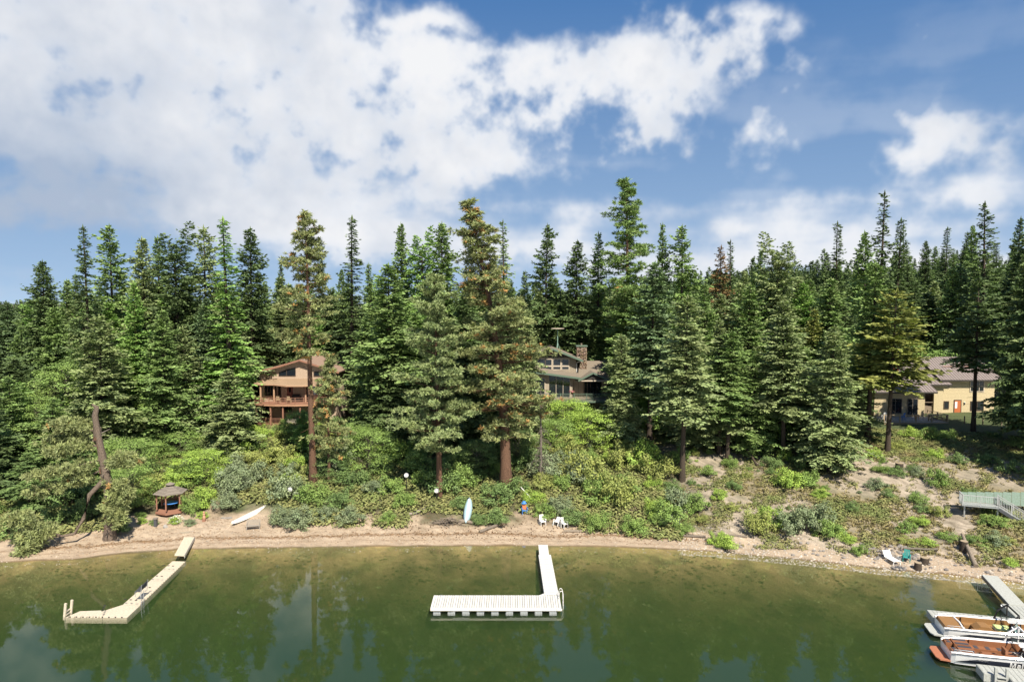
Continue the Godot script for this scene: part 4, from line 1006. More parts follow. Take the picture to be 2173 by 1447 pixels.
	[19,-1,27.1,77.7,1.1,0.8,0.1,9,0], [18,-1,33.1,78.4,0.4,0.3,5.8,4,0], [19,-1,42.6,70.4,1.5,1.1,5.9,5,0], [19,-1,18.4,79.7,0.3,0.3,2.0,9,0], [19,-1,20.7,88.8,1.1,0.8,4.1,5,0], [20,-1,32.8,71.2,0.6,0.5,5.1,9,0],
	[17,-1,37.6,72.7,0.4,0.3,2.5,11,0], [18,-1,30.3,67.4,0.7,0.5,2.0,5,0], [18,-1,17.4,84.2,0.8,0.6,0.1,4,0], [20,-1,18.4,91.5,1.1,0.8,3.9,8,0], [18,-1,29.9,77.9,0.9,0.8,5.7,4,0], [20,-1,43.1,71.8,0.7,0.5,1.7,11,0],
	[18,-1,43.9,79.8,0.8,0.6,5.9,5,0], [17,-1,21.1,76.0,0.5,0.3,2.5,4,0], [17,-1,20.5,76.9,0.8,0.6,6.1,4,0], [17,-1,25.2,86.7,0.6,0.5,3.0,11,0], [20,-1,34.7,79.5,0.8,0.6,5.0,4,0], [19,-1,32.9,65.0,0.8,0.6,0.1,8,0],
	[19,-1,32.4,65.6,0.4,0.3,6.1,4,0], [19,-1,24.8,69.3,0.7,0.5,2.1,5,0], [17,-1,42.0,69.0,1.1,0.8,6.1,4,0], [20,-1,30.2,84.8,0.7,0.5,0.9,5,0], [18,-1,16.2,79.7,1.0,0.8,4.6,5,0], [18,-1,29.2,70.9,0.5,0.3,2.1,4,0],
	[19,-1,22.8,83.8,0.9,0.6,3.7,9,0], [17,-1,28.8,69.2,0.8,0.6,2.7,4,0], [18,-1,18.2,85.9,0.9,0.6,2.2,9,0],
]


# ---------------------------------------------------------------- houses

func bb(x0: float, x1: float, y0: float, y1: float, z0: float, z1: float) -> Geo:
	return Geo.new().box(Vector3(x0 + x1, y0 + y1, z0 + z1) * 0.5, Vector3(x1 - x0, y1 - y0, z1 - z0))


func face_slab(pts: Array, z: float, depth: float) -> Geo:
	return Geo.new().slab(PackedVector2Array(pts), Vector3(0, 0, z), Vector3.RIGHT, Vector3.UP, depth)


# a sheet with four corners and a thickness downwards
func sheet(a: Vector3, b: Vector3, c: Vector3, d: Vector3, thick: float) -> Geo:
	var g := Geo.new()
	var k := Vector3(0, -thick, 0)
	g.quad(a, b, c, d)
	g.quad(d + k, c + k, b + k, a + k)
	for e in [[a, b], [b, c], [c, d], [d, a]]:
		g.quad(e[1], e[0], e[0] + k, e[1] + k)
	return g


# glass with a frame round it; bars are extra frame members given as [vertical?, place 0..1]
func window(t: Node3D, x0: float, x1: float, y0: float, y1: float, z: float, frame: String, bars := [], glass := "window_glass", wide := 0.09) -> MeshInstance3D:
	var w := part(t, "window", bb(x0, x1, y0, y1, z, z + 0.03), M[glass])
	var g := Geo.new()
	for e in [[x0 - wide, x1 + wide, y0 - wide, y0], [x0 - wide, x1 + wide, y1, y1 + wide], [x0 - wide, x0, y0, y1], [x1, x1 + wide, y0, y1]]:
		g.box(Vector3((e[0] + e[1]) * 0.5, (e[2] + e[3]) * 0.5, z + 0.035), Vector3(e[1] - e[0], e[3] - e[2], 0.07))
	for b in bars:
		if b[0]:
			g.box(Vector3(lerpf(x0, x1, b[1]), (y0 + y1) * 0.5, z + 0.04), Vector3(0.07, y1 - y0, 0.05))
		else:
			g.box(Vector3((x0 + x1) * 0.5, lerpf(y0, y1, b[1]), z + 0.04), Vector3(x1 - x0, 0.07, 0.05))
	part(w, "frame", g, M[frame])
	return w


# railing along a line of points: each post a part; top rail, lower rail and balusters joined per run
func railing(t: Node3D, pts: Array, h: float, m: String, gap := 0.16, slim := 0.035, post := 0.09, posts := 1.5, boards := 0) -> void:
	for k in pts.size() - 1:
		var a: Vector3 = pts[k]
		var b: Vector3 = pts[k + 1]
		var l := a.distance_to(b)
		var up := Vector3(0, h, 0)
		part(t, "top_rail", Geo.new().bar(a + up, b + up, post * 1.2, 0.05), M[m])
		part(t, "bottom_rail", Geo.new().bar(a + Vector3(0, 0.12, 0), b + Vector3(0, 0.12, 0), 0.05, 0.07), M[m])
		for q in boards:
			part(t, "rail_board", Geo.new().bar(a + up * (0.35 + 0.28 * q), b + up * (0.35 + 0.28 * q), 0.03, 0.10), M[m])
		if gap > 0.0:
			var g := Geo.new()
			for q in int(l / gap):
				var p := a.lerp(b, (q + 0.5) * gap / l)
				g.box(p + Vector3(0, h * 0.5 + 0.05, 0), Vector3(slim, h - 0.12, slim))
			part(t, "balusters", g, M[m])
		var n := maxi(1, int(round(l / posts)))
		for q in n + (1 if k == pts.size() - 2 else 0):
			part(t, "rail_post", bx(Vector3(post, h + 0.06, post), Vector3(0, (h + 0.06) * 0.5, 0)), M[m], a.lerp(b, float(q) / n))


func tan_house() -> void:
	var y0 := ground(-33.8, 104.0) - 0.1
	var t := thing("house", "tan gabled house with curved reddish balcony and shingled porch roof", "house", Vector3(-33.2, y0, -104.0))
	part(t, "wall", face_slab([Vector2(-5.6, -0.5), Vector2(6.2, -0.5), Vector2(6.2, 8.35), Vector2(0.9, 9.95), Vector2(-2.4, 8.95), Vector2(-5.6, 8.2)], -9.0, 9.0), M.tan_stucco)
	var pr := [Vector2(-6.3, 8.15), Vector2(-2.4, 9.1), Vector2(0.9, 10.1), Vector2(6.9, 8.2)]
	for k in 3:
		var a: Vector2 = pr[k]
		var b: Vector2 = pr[k + 1]
		var roof := part(t, "roof", sheet(Vector3(a.x, a.y, -9.6), Vector3(b.x, b.y, -9.6), Vector3(b.x, b.y, 0.75), Vector3(a.x, a.y, 0.75), 0.14), M.pink_shingle)
		part(roof, "fascia", Geo.new().bar(Vector3(a.x, a.y - 0.14, 0.79), Vector3(b.x, b.y - 0.14, 0.79), 0.05, 0.26), M.red_wood)
	var g := Geo.new().slab(PackedVector2Array([Vector2(-2.5, 7.5), Vector2(0.05, 7.5), Vector2(0.05, 8.75), Vector2(-1.2, 8.5), Vector2(-2.5, 8.0)]), Vector3(0, 0, 0.01), Vector3.RIGHT, Vector3.UP, 0.03)
	var w := part(t, "window", g, M.window_glass)
	var fr := Geo.new()
	for e in [[-2.5, 7.5, 0.05, 7.5], [0.05, 7.5, 0.05, 8.75], [0.05, 8.75, -1.2, 8.5], [-1.2, 8.5, -2.5, 8.0], [-2.5, 8.0, -2.5, 7.5], [-1.3, 7.5, -1.3, 8.48]]:
		fr.bar(Vector3(e[0], e[1], 0.05), Vector3(e[2], e[3], 0.05), 0.06, 0.07)
	part(w, "frame", fr, M.brown_trim)
	window(t, 2.9, 4.4, 7.5, 8.1, 0.01, "brown_trim")
	# porch roof that follows the bay
	var front := [Vector3(-5.9, 6.45, 1.5), Vector3(-2.8, 6.45, 1.8), Vector3(-0.6, 6.35, 2.7), Vector3(1.9, 6.35, 2.6), Vector3(6.0, 6.45, 1.6)]
	for k in 4:
		var a: Vector3 = front[k]
		var b: Vector3 = front[k + 1]
		var r := part(t, "porch_roof", sheet(Vector3(a.x, 7.1, 0.0), Vector3(b.x, 7.1, 0.0), b, a, 0.10), M.gold_shingle)
		part(r, "gutter", Geo.new().bar(a + Vector3(0, -0.1, 0.04), b + Vector3(0, -0.1, 0.04), 0.08, 0.16), M.tan_trim)
		for q in 3:
			var s := (q + 0.5) / 3.5
			part(r, "shingle_course", Geo.new().bar(Vector3(a.x, 7.1, 0.0).lerp(a, s) + Vector3(0, 0.012, 0), Vector3(b.x, 7.1, 0.0).lerp(b, s) + Vector3(0, 0.012, 0), 0.2, 0.02), M.gold_shingle)
	for x in [-4.85, -2.83, 1.95, 4.0]:
		part(t, "porch_post", bx(Vector3(0.2, 2.8, 0.2), Vector3(x, 5.0, 1.35)), M.tan_trim)
	window(t, -4.65, -3.0, 4.5, 6.2, 0.01, "brown_trim", [[true, 0.5]])
	window(t, -2.6, -2.3, 4.3, 6.2, 0.01, "brown_trim")
	window(t, 1.6, 1.9, 4.3, 6.2, 0.01, "brown_trim")
	window(t, 2.55, 3.85, 4.6, 6.3, 0.01, "tan_trim", [[true, 0.5]], "blind_glass")
	window(t, 4.3, 4.8, 4.3, 6.2, 0.01, "brown_trim")
	var door := part(t, "door", bb(-1.3, -0.4, 3.6, 6.1, 0.01, 0.06), M.red_door)
	part(door, "door_glass", bb(-1.0, -0.7, 5.0, 5.7, 0.061, 0.075), M.window_glass)
	# balcony
	var rim := [Vector3(-8.2, 3.6, 0.6), Vector3(-5.6, 3.6, 1.9), Vector3(-4.0, 3.6, 2.9), Vector3(-2.0, 3.6, 3.35), Vector3(1.0, 3.6, 3.4), Vector3(3.4, 3.6, 2.9), Vector3(5.2, 3.6, 2.1), Vector3(6.4, 3.6, 1.2)]
	var flat := PackedVector2Array([Vector2(6.4, 0.02), Vector2(-8.2, 0.02)])
	for p in rim:
		flat.append(Vector2(p.x, p.z))
	part(t, "balcony_floor", Geo.new().slab(flat, Vector3(0, 3.36, 0), Vector3.RIGHT, Vector3(0, 0, 1), -0.22), M.red_wood)
	railing(t, rim, 0.95, "red_wood", 0.0, 0.04, 0.09, 1.3, 2)
	for k in rim.size() - 1:
		part(t, "rim_board", Geo.new().bar(rim[k] + Vector3(0, -0.13, 0.03), rim[k + 1] + Vector3(0, -0.13, 0.03), 0.05, 0.28), M.orange_wood)
	for p in [[-5.4, 1.8], [-2.85, 2.9], [-0.95, 3.1], [3.95, 2.5], [1.6, 3.0]]:
		part(t, "balcony_post", bx(Vector3(0.2, 4.4, 0.2), Vector3(p[0], 1.2, p[1])), M.red_wood)
	window(t, -2.25, -0.7, 2.0, 3.25, 0.01, "brown_trim", [[true, 0.36], [true, 0.72]])
	window(t, 2.9, 3.85, 2.0, 3.25, 0.01, "brown_trim", [[false, 0.5]])
	window(t, -5.0, -4.2, 1.2, 3.0, 0.01, "brown_trim")
	part(t, "planter_wall", bb(-0.8, 0.6, -0.3, 1.1, 1.6, 2.0), M.concrete)
	railing(t, [Vector3(-5.4, 0.45, 2.6), Vector3(-2.9, 0.45, 2.8), Vector3(-1.4, 0.45, 2.8)], 0.95, "red_wood", 0.2, 0.04, 0.1, 1.2)
	part(t, "lower_deck", bb(-5.5, -1.3, 0.25, 0.44, 0.1, 2.9), M.red_wood)
	# things on the balcony
	var b := thing("barbecue_grill", "black covered barbecue grill on the balcony of the tan house", "grill", t.position + Vector3(0.35, 3.61, 0.8))
	part(b, "body", bx(Vector3(1.2, 0.75, 0.55), Vector3(0, 0.5, 0)), M.black_metal)
	part(b, "hood", Geo.new().tube(PackedVector3Array([Vector3(-0.55, 0.9, 0), Vector3(0.55, 0.9, 0)]), PackedFloat32Array([0.32, 0.32]), 10), M.black_metal)
	for s in [-0.5, 0.5]:
		part(b, "leg", bx(Vector3(0.06, 0.3, 0.4), Vector3(s, 0.08, 0)), M.black_metal)
	for k in 2:
		wooden_chair(t.position + Vector3([-2.0, -0.4][k], 3.61, 1.9), PI, "pale wooden armchair with rounded back on the tan house's balcony", "balcony armchairs", "pale_wood")
	var st := thing("wooden_stairs", "reddish wooden stairs climbing the bank to the tan house", "stairs", Vector3(-42.4, 0, -98.0), 0.55)
	for k in 12:
		var p := Vector3(k * 0.36 - 2.0, 2.9 + k * 0.21, -k * 0.06)
		part(st, "tread", bx(Vector3(0.34, 0.06, 1.5), p), M.red_wood)
	for s in [-0.78, 0.78]:
		part(st, "stringer", Geo.new().bar(Vector3(-2.2, 2.7, s), Vector3(2.2, 5.3, s - 0.7), 0.06, 0.3), M.red_wood)
		railing(st, [Vector3(-2.1, 2.8, s), Vector3(2.1, 5.2, s - 0.7)], 0.95, "red_wood", 0.0, 0.04, 0.1, 1.2, 2)


func wooden_chair(at: Vector3, turn: float, label: String, group: String, m: String) -> Node3D:
	var c := thing("garden_chair", label, "chair", at, turn, group)
	part(c, "seat", bx(Vector3(0.52, 0.05, 0.5), Vector3(0, 0.42, 0)), M[m])
	for k in 4:
		part(c, "back_slat", bx(Vector3(0.10, 0.62, 0.03), Vector3(-0.18 + 0.12 * k, 0.75, -0.25), Basis(Vector3.RIGHT, -0.25)), M[m])
	for x in [-0.24, 0.24]:
		part(c, "armrest", bx(Vector3(0.09, 0.04, 0.56), Vector3(x * 1.2, 0.64, 0)), M[m])
		for z in [-0.22, 0.22]:
			part(c, "leg", bx(Vector3(0.05, 0.62, 0.05), Vector3(x * 1.15, 0.31, z)), M[m])
	return c


func grey_house() -> void:
	var y0 := 6.6
	var t := thing("house", "grey-brown house with stone chimney and dark green trim", "house", Vector3(10.1, y0, -102.0))
	var L := 2.95
	# main storey
	part(t, "wall", bb(-9.5, 5.7, -0.6, 5.75, -8.0, -0.8), M.taupe_siding)
	part(t, "bay_wall", face_slab([Vector2(-9.0, -0.4), Vector2(-1.0, -0.4), Vector2(-1.0, 6.2), Vector2(-9.0, 7.2)], -0.79, 0.79), M.taupe_siding)
	var panes := [[-4.5, -3.5], [-3.45, -2.45], [-2.4, -1.4]]
	for e in panes:
		var top0: float = 6.55 - (e[0] + 4.5) * 0.155
		var top1: float = 6.55 - (e[1] + 4.5) * 0.155
		var w := part(t, "window", face_slab([Vector2(e[0], L + 0.1), Vector2(e[1], L + 0.1), Vector2(e[1], top1), Vector2(e[0], top0)], 0.01, 0.03), M.window_glass)
		part(w, "frame", Geo.new().bar(Vector3(e[1] + 0.025, L + 0.1, 0.04), Vector3(e[1] + 0.025, top1, 0.04), 0.07, 0.06).bar(Vector3(e[0], L + 0.07, 0.04), Vector3(e[1], L + 0.07, 0.04), 0.06, 0.06), M.pale_trim)
	window(t, -7.6, -5.2, L + 0.4, 5.9, 0.01, "pale_trim", [[true, 0.5]])
	window(t, 0.87, 1.75, 3.1, 5.35, -0.79, "taupe_trim", [[true, 0.5]])
	window(t, 1.85, 2.7, 3.1, 5.35, -0.79, "taupe_trim")
	window(t, 2.8, 3.5, 3.1, 5.3, -0.79, "pale_trim")
	window(t, 4.4, 4.95, 4.1, 5.4, -0.79, "taupe_trim")
	for k in 9:
		part(t, "batten", bb(-0.8 + k * 0.75, -0.74 + k * 0.75, -0.3, 5.6, -0.8, -0.775), M.taupe_trim)
	# low roof under the upper windows, and the long roof to its right
	var low := part(t, "lower_roof", sheet(Vector3(-9.6, 7.95, -1.2), Vector3(-0.3, 6.65, -1.2), Vector3(0.1, 6.12, 1.0), Vector3(-9.6, 7.4, 1.0), 0.14), M.brown_shingle)
	part(low, "fascia", Geo.new().bar(Vector3(-9.6, 7.28, 1.04), Vector3(0.1, 6.0, 1.04), 0.05, 0.28), M.green_trim)
	var long := part(t, "long_roof", sheet(Vector3(-0.6, 8.15, -4.6), Vector3(6.2, 8.15, -4.6), Vector3(6.2, 5.72, 0.3), Vector3(-0.6, 5.72, 0.3), 0.14), M.brown_shingle)
	part(t, "back_roof", sheet(Vector3(6.2, 8.15, -4.6), Vector3(-0.6, 8.15, -4.6), Vector3(-0.6, 5.9, -8.6), Vector3(6.2, 5.9, -8.6), 0.14), M.brown_shingle)
	part(long, "gutter", bb(-0.6, 6.2, 5.55, 5.70, 0.3, 0.4), M.green_trim)
	part(t, "gable_wall", face_slab([Vector2(0.3, 0), Vector2(8.5, 0), Vector2(4.0, 2.3)], 0, 0.1), M.taupe_siding, Vector3(5.7, 5.74, -8.5), Basis(Vector3.UP, -PI / 2))
	# little gable over the door
	var gab := part(t, "gable_infill", face_slab([Vector2(-0.1, 5.74), Vector2(4.4, 5.74), Vector2(1.95, 6.85)], 0.9, 0.06), M.black_wood)
	var fronts := [[Vector2(-0.25, 5.76), Vector2(1.95, 6.95)], [Vector2(1.95, 6.95), Vector2(4.65, 5.70)]]
	for e in fronts:
		var r := part(t, "gable_roof", sheet(Vector3(e[0].x, e[0].y, -2.2), Vector3(e[1].x, e[1].y, -2.2), Vector3(e[1].x, e[1].y, 1.25), Vector3(e[0].x, e[0].y, 1.25), 0.12), M.brown_shingle)
		part(r, "fascia", Geo.new().bar(Vector3(e[0].x, e[0].y - 0.12, 1.28), Vector3(e[1].x, e[1].y - 0.12, 1.28), 0.05, 0.24), M.green_trim)
	part(gab, "soffit", bb(-0.2, 4.4, 5.58, 5.72, 0.42, 1.2), M.pale_trim)
	# upper storey
	part(t, "upper_wall", face_slab([Vector2(-8.6, 6.3), Vector2(-0.39, 6.3), Vector2(-0.39, 8.85), Vector2(-3.9, 10.25), Vector2(-8.6, 8.85)], -7.0, 5.9), M.taupe_siding)
	part(t, "upper_gable", face_slab([Vector2(-8.0, 8.95), Vector2(-0.8, 8.95), Vector2(-3.9, 10.2)], -1.09, 0.05), M.black_wood)
	for e in [[-6.9, -6.0], [-5.9, -5.1], [-5.0, -4.1], [-3.85, -2.75], [-2.5, -1.5]]:
		window(t, e[0], e[1], 7.75, 8.65, -1.09, "pale_trim")
		window(t, e[0], e[1], 7.15, 7.55, -1.09, "pale_trim")
	for k in 6:
		part(t, "batten", bb(-1.3 + k * 0.16, -1.27 + k * 0.16, 6.7, 8.9, -1.1, -1.07), M.taupe_trim)
	for e in [[Vector2(-9.4, 8.55), Vector2(-3.9, 10.42)], [Vector2(-3.9, 10.42), Vector2(0.6, 8.62)]]:
		var r := part(t, "upper_roof", sheet(Vector3(e[0].x, e[0].y, -8.0), Vector3(e[1].x, e[1].y, -8.0), Vector3(e[1].x, e[1].y, -0.1), Vector3(e[0].x, e[0].y, -0.1), 0.14), M.brown_shingle)
		part(r, "fascia", Geo.new().bar(Vector3(e[0].x, e[0].y - 0.14, -0.06), Vector3(e[1].x, e[1].y - 0.14, -0.06), 0.05, 0.28), M.green_trim)
	part(t, "downspout", Geo.new().tube(PackedVector3Array([Vector3(0.45, 8.45, -0.3), Vector3(-0.2, 8.25, -0.9), Vector3(-0.3, 8.0, -1.02), Vector3(-0.3, 6.75, -1.02)]), PackedFloat32Array([0.05, 0.05, 0.05, 0.05]), 6), M.white_paint)
	# chimney: a core with stones laid over it
	rng.seed = 77
	var ch := part(t, "chimney", bb(-0.1, 1.35, 9.0, 10.5, -3.6, -2.5).box(Vector3(0.85, 8.0, -3.05), Vector3(1.0, 2.6, 1.1)).box(Vector3(0.55, 9.0, -3.05), Vector3(1.3, 0.7, 1.1)), M.mortar)
	var stones := Geo.new()
	for k in 330:
		var sx := rng.randf_range(-0.1, 1.35)
		var sy := rng.randf_range(7.0, 10.45)
		if sy < 9.1 and sx < 0.35:
			continue
		var s := rng.randf_range(0.10, 0.2)
		var kk := rng.randf_range(0.45, 1.0)
		stones.tone = Color(kk, kk * rng.randf_range(0.78, 0.98), kk * rng.randf_range(0.6, 0.95))
		stones.box(Vector3(sx, sy, -2.49), Vector3(s, s * 0.7, 0.12), Basis(Vector3.BACK, rng.randf_range(-0.5, 0.5)))
		if k % 2 == 0:
			stones.box(Vector3(1.36, sy, rng.randf_range(-3.5, -2.55)), Vector3(0.10, s * 0.7, s), Basis(Vector3.RIGHT, rng.randf_range(-0.5, 0.5)))
			if sy > 9.1:
				stones.box(Vector3(-0.11, sy, rng.randf_range(-3.5, -2.55)), Vector3(0.10, s * 0.7, s))
	var so := part(ch, "stones", stones, M.field_stone)
	so.set_meta("kind", "stuff")
	part(ch, "cap", bb(-0.25, 1.5, 10.5, 10.68, -3.75, -2.35), M.green_trim)
	part(ch, "flue", Geo.new().rod(Vector3(0.6, 10.68, -3.05), Vector3(0.6, 11.0, -3.05), 0.15, 8), M.taupe_trim)
	# deck on posts
	part(t, "deck", bb(-9.0, 6.4, L - 0.26, L, -0.78, 2.9), M.weathered_wood)
	part(t, "deck_rim", bb(-9.0, 6.4, L - 0.3, L - 0.02, 2.9, 2.95), M.green_trim)
	railing(t, [Vector3(-9.0, L, 2.85), Vector3(-1.0, L, 2.85), Vector3(6.35, L, 2.85), Vector3(6.35, L, -0.7)], 1.0, "green_trim", 0.15, 0.035, 0.09, 1.8)
	for x in [-8.6, -5.6, -2.6, 0.4, 3.4, 6.1]:
		part(t, "deck_post", bx(Vector3(0.18, 4.2, 0.18), Vector3(x, 0.6, 2.6)), M.weathered_wood)
	rng.seed = 5
	var fl := thing("flower_basket", "basket of pink flowers on the deck rail of grey house", "flowers", t.position + Vector3(-1.3, L + 0.95, 2.85))
	part(fl, "basket", Geo.new().lathe([Vector2(0.12, 0.0), Vector2(0.26, 0.25)], Vector3.ZERO, 10), M.black_wood)
	var pet := Geo.new()
	var lv := Geo.new()
	leaf_clump(lv, Vector3(0, 0.3, 0), Vector3(0.4, 0.15, 0.3), 70, 0.12)
	leaf_clump(pet, Vector3(0, 0.4, 0), Vector3(0.48, 0.18, 0.35), 90, 0.12)
	part(fl, "leaves", lv, M.fresh_leaves)
	part(fl, "blossoms", pet, M.pink_petals)
	var an := thing("roof_antenna", "wide flat antenna on a green mast behind the grey house roof", "antenna", t.position + Vector3(-3.0, 10.2, -4.0))
	part(an, "mast", Geo.new().rod(Vector3.ZERO, Vector3(0, 3.0, 0), 0.075), M.green_metal)
	for k in 3:
		part(an, "brace", Geo.new().rod(Vector3(cos(k * 2.1) * 0.4, -0.3, sin(k * 2.1) * 0.4), Vector3(0, 0.9, 0), 0.03, 5), M.green_metal)
	part(an, "disc", Geo.new().lathe([Vector2(0.02, 0.0), Vector2(0.95, 0.03), Vector2(1.05, 0.07), Vector2(0.95, 0.11), Vector2(0.02, 0.13)], Vector3(0, 2.95, 0), 20), M.pale_trim)
	# small red shed roof seen between trunks
	var sh := thing("garden_shelter", "small open shelter with reddish roof between the firs by grey house", "shelter", spot(20.9, 96.0))
	part(sh, "roof", sheet(Vector3(-1.6, 2.6, -1.2), Vector3(1.6, 2.6, -1.2), Vector3(1.7, 2.2, 1.2), Vector3(-1.7, 2.2, 1.2), 0.12), M.orange_wood)
	for x in [-1.4, 1.4]:
		for z in [-1.0, 1.0]:
			part(sh, "post", bx(Vector3(0.12, 2.3, 0.12), Vector3(x, 1.1, z)), M.red_wood)
	part(sh, "bench", bx(Vector3(2.4, 0.1, 0.5), Vector3(0, 0.5, -0.6)), M.pale_wood)


func metal_roof(t: Node3D, a: Vector3, b: Vector3, c: Vector3, d: Vector3, called := "roof") -> void:
	# a and b on the ridge, c and d on the eave; raised seams run from ridge to eave
	var r := part(t, called, sheet(a, b, c, d, 0.12), M.metal_roofing)
	var n := int(a.distance_to(b) / 0.42)
	for k in n + 1:
		var p := a.lerp(b, float(k) / n)
		var q := d.lerp(c, float(k) / n)
		part(r, "seam", Geo.new().bar(p + Vector3(0, 0.03, 0), q + Vector3(0, 0.03, 0), 0.05, 0.06), M.metal_roofing)
	part(r, "fascia", Geo.new().bar(d + Vector3(0, -0.12, 0.03), c + Vector3(0, -0.12, 0.03), 0.05, 0.22), M.black_wood)
	for e in [[a, d], [b, c]]:
		part(r, "rake_board", Geo.new().bar(e[0] + Vector3(0, -0.16, 0), e[1] + Vector3(0, -0.16, 0), 0.06, 0.26), M.black_wood)


func clapboard(t: Node3D, x0: float, x1: float, y0: float, y1: float, z: float) -> void:
	var y := y0
	while y < y1 - 0.02:
		var h := minf(0.21, y1 - y)
		part(t, "siding_board", bx(Vector3(x1 - x0, h, 0.03), Vector3((x0 + x1) * 0.5, y + h * 0.5, z), Basis(Vector3.RIGHT, -0.10)), M["beige_board"])
		y += 0.21


func beige_house() -> void:
	var y0 := ground(66.6, 105.0)
	var t := thing("house", "beige clapboard house with ribbed brown metal roof and arched porch", "house", Vector3(66.6, y0, -105.0))
	part(t, "wall", face_slab([Vector2(-10.0, -0.5), Vector2(0.0, -0.5), Vector2(0.0, 5.3), Vector2(-5.0, 8.1), Vector2(-10.0, 5.3)], 0.0, 8.4), M.beige_wall, Vector3(8.1, 0.0, 0.0), Basis(Vector3.UP, -PI / 2))
	clapboard(t, -0.3, 8.1, 0.0, 5.25, 0.03)
	metal_roof(t, Vector3(-0.9, 8.3, -5.0), Vector3(8.7, 8.3, -5.0), Vector3(8.7, 5.25, 0.9), Vector3(-0.9, 5.25, 0.9))
	metal_roof(t, Vector3(8.7, 8.3, -5.0), Vector3(-0.9, 8.3, -5.0), Vector3(-0.9, 5.3, -10.8), Vector3(8.7, 5.3, -10.8), "back_roof")
	part(t, "snow_guard", bb(1.4, 7.2, 6.98, 7.08, -2.3, -2.2), M.rust_metal)
	window(t, 4.35, 6.35, 3.4, 4.95, 0.06, "pale_trim", [[true, 0.33], [true, 0.66], [false, 0.45]], "window_glass", 0.12)
	window(t, 0.3, 0.95, 3.95, 4.9, 0.06, "taupe_trim")
	window(t, 0.37, 1.0, 0.7, 1.75, 0.06, "brown_trim")
	window(t, 4.5, 6.4, 0.45, 1.75, 0.06, "brown_trim", [[true, 0.5]])
	var door := part(t, "door", bb(1.95, 2.92, 0.02, 1.95, 0.06, 0.11), M.orange_door)
	part(door, "door_pane", bb(2.02, 2.36, 0.75, 1.75, 0.111, 0.125), M.white_paint)
	part(door, "frame", bb(1.85, 1.95, 0.0, 2.05, 0.06, 0.13).box(Vector3(2.97, 1.02, 0.095), Vector3(0.1, 2.06, 0.07)).box(Vector3(2.43, 2.0, 0.095), Vector3(0.96, 0.1, 0.07)), M.brown_trim)
	var lamp := part(t, "wall_lamp", bb(3.42, 3.54, 1.3, 1.62, 0.06, 0.18), M.black_metal)
	part(lamp, "lamp_cap", bb(3.38, 3.58, 1.62, 1.68, 0.05, 0.22), M.white_paint)
	# arched porch wing
	var arch := [Vector2(0.4, 4.55), Vector2(-4.4, 4.55), Vector2(-4.4, 0.0), Vector2(-4.1, 0.0), Vector2(-4.1, 3.0)]
	for k in 9:
		var a := PI - PI * k / 8.0
		arch.append(Vector2(-2.9 + cos(a) * 1.2, 3.0 + sin(a) * 1.2))
	arch.append_array([Vector2(-1.7, 0.0), Vector2(-0.32, 0.0), Vector2(-0.32, 3.9), Vector2(0.4, 3.9)])
	part(t, "arch_wall", face_slab(arch, 0.5, 0.3), M.beige_board)
	part(t, "porch_back_wall", bb(-4.4, -0.32, 0.0, 4.6, -1.6, -1.4), M.brown_trim)
	part(t, "porch_floor", bb(-4.3, -0.33, 0.0, 1.1, -1.39, 0.49), M.weathered_wood)
	part(t, "porch_rail", bb(-4.05, -1.75, 1.7, 1.8, 0.6, 0.68), M.weathered_wood)
	metal_roof(t, Vector3(-11.0, 7.4, -4.2), Vector3(-0.95, 7.4, -4.2), Vector3(0.6, 4.6, 1.4), Vector3(-11.0, 4.6, 1.4), "porch_roof")
	# front wing
	part(t, "wing_wall", face_slab([Vector2(-6.0, -0.3), Vector2(-0.2, -0.3), Vector2(-0.2, 3.7), Vector2(-4.7, 6.2), Vector2(-6.0, 5.5)], 0.0, 7.6), M.beige_wall, Vector3(-4.42, 0.0, 3.2), Basis(Vector3.UP, -PI / 2))
	metal_roof(t, Vector3(-12.2, 6.5, -1.7), Vector3(-3.4, 6.5, -1.7), Vector3(-3.0, 3.75, 3.7), Vector3(-12.2, 3.75, 3.7), "wing_roof")
	window(t, -9.8, -8.0, 0.5, 2.6, 3.05, "taupe_trim", [[true, 0.5]])
	window(t, -7.0, -5.6, 0.2, 2.6, 3.05, "taupe_trim", [[true, 0.5]])
	part(t, "chimney", bb(-7.7, -6.7, 6.0, 7.3, -1.0, -0.3), M.orange_door)
	# deck
	part(t, "deck", bb(-13.2, -4.0, -0.30, -0.06, 3.05, 8.0), M.grey_deck)
	part(t, "deck_rim", bb(-13.2, -4.0, -0.36, -0.08, 8.0, 8.06), M.pale_wood)
	railing(t, [Vector3(-13.2, -0.06, 7.9), Vector3(-8.6, -0.06, 7.9), Vector3(-4.05, -0.06, 7.9), Vector3(-4.05, -0.06, 3.2)], 1.05, "pale_wood", 0.25, 0.02, 0.13, 1.9)
	for x in [-12.5, -9.5, -6.5, -4.4]:
		part(t, "deck_post", bx(Vector3(0.2, 3.0, 0.2), Vector3(x, -1.7, 7.6)), M.weathered_wood)
	for k in 3:
		wooden_chair(t.position + Vector3(-11.8 + k * 2.4, -0.06, 5.4 + (k % 2) * 0.5), PI + k * 0.5, ["white armchair on the deck of the beige house", "blue armchair on the deck of the beige house", "red armchair on the deck of the beige house"][k], "", ["white_paint", "blue_paint", "orange_door"][k])
	var pt := thing("picnic_table", "brown picnic table on the grass before the beige house door", "picnic table", spot(62.3, 99.5) + Vector3(0, 0.02, 0), 0.1)
	for k in 4:
		part(pt, "top_plank", bx(Vector3(1.9, 0.05, 0.17), Vector3(0, 0.75, -0.29 + k * 0.19)), M.weathered_wood)
	for z in [-0.72, 0.72]:
		part(pt, "bench", bx(Vector3(1.9, 0.05, 0.26), Vector3(0, 0.45, z)), M.weathered_wood)
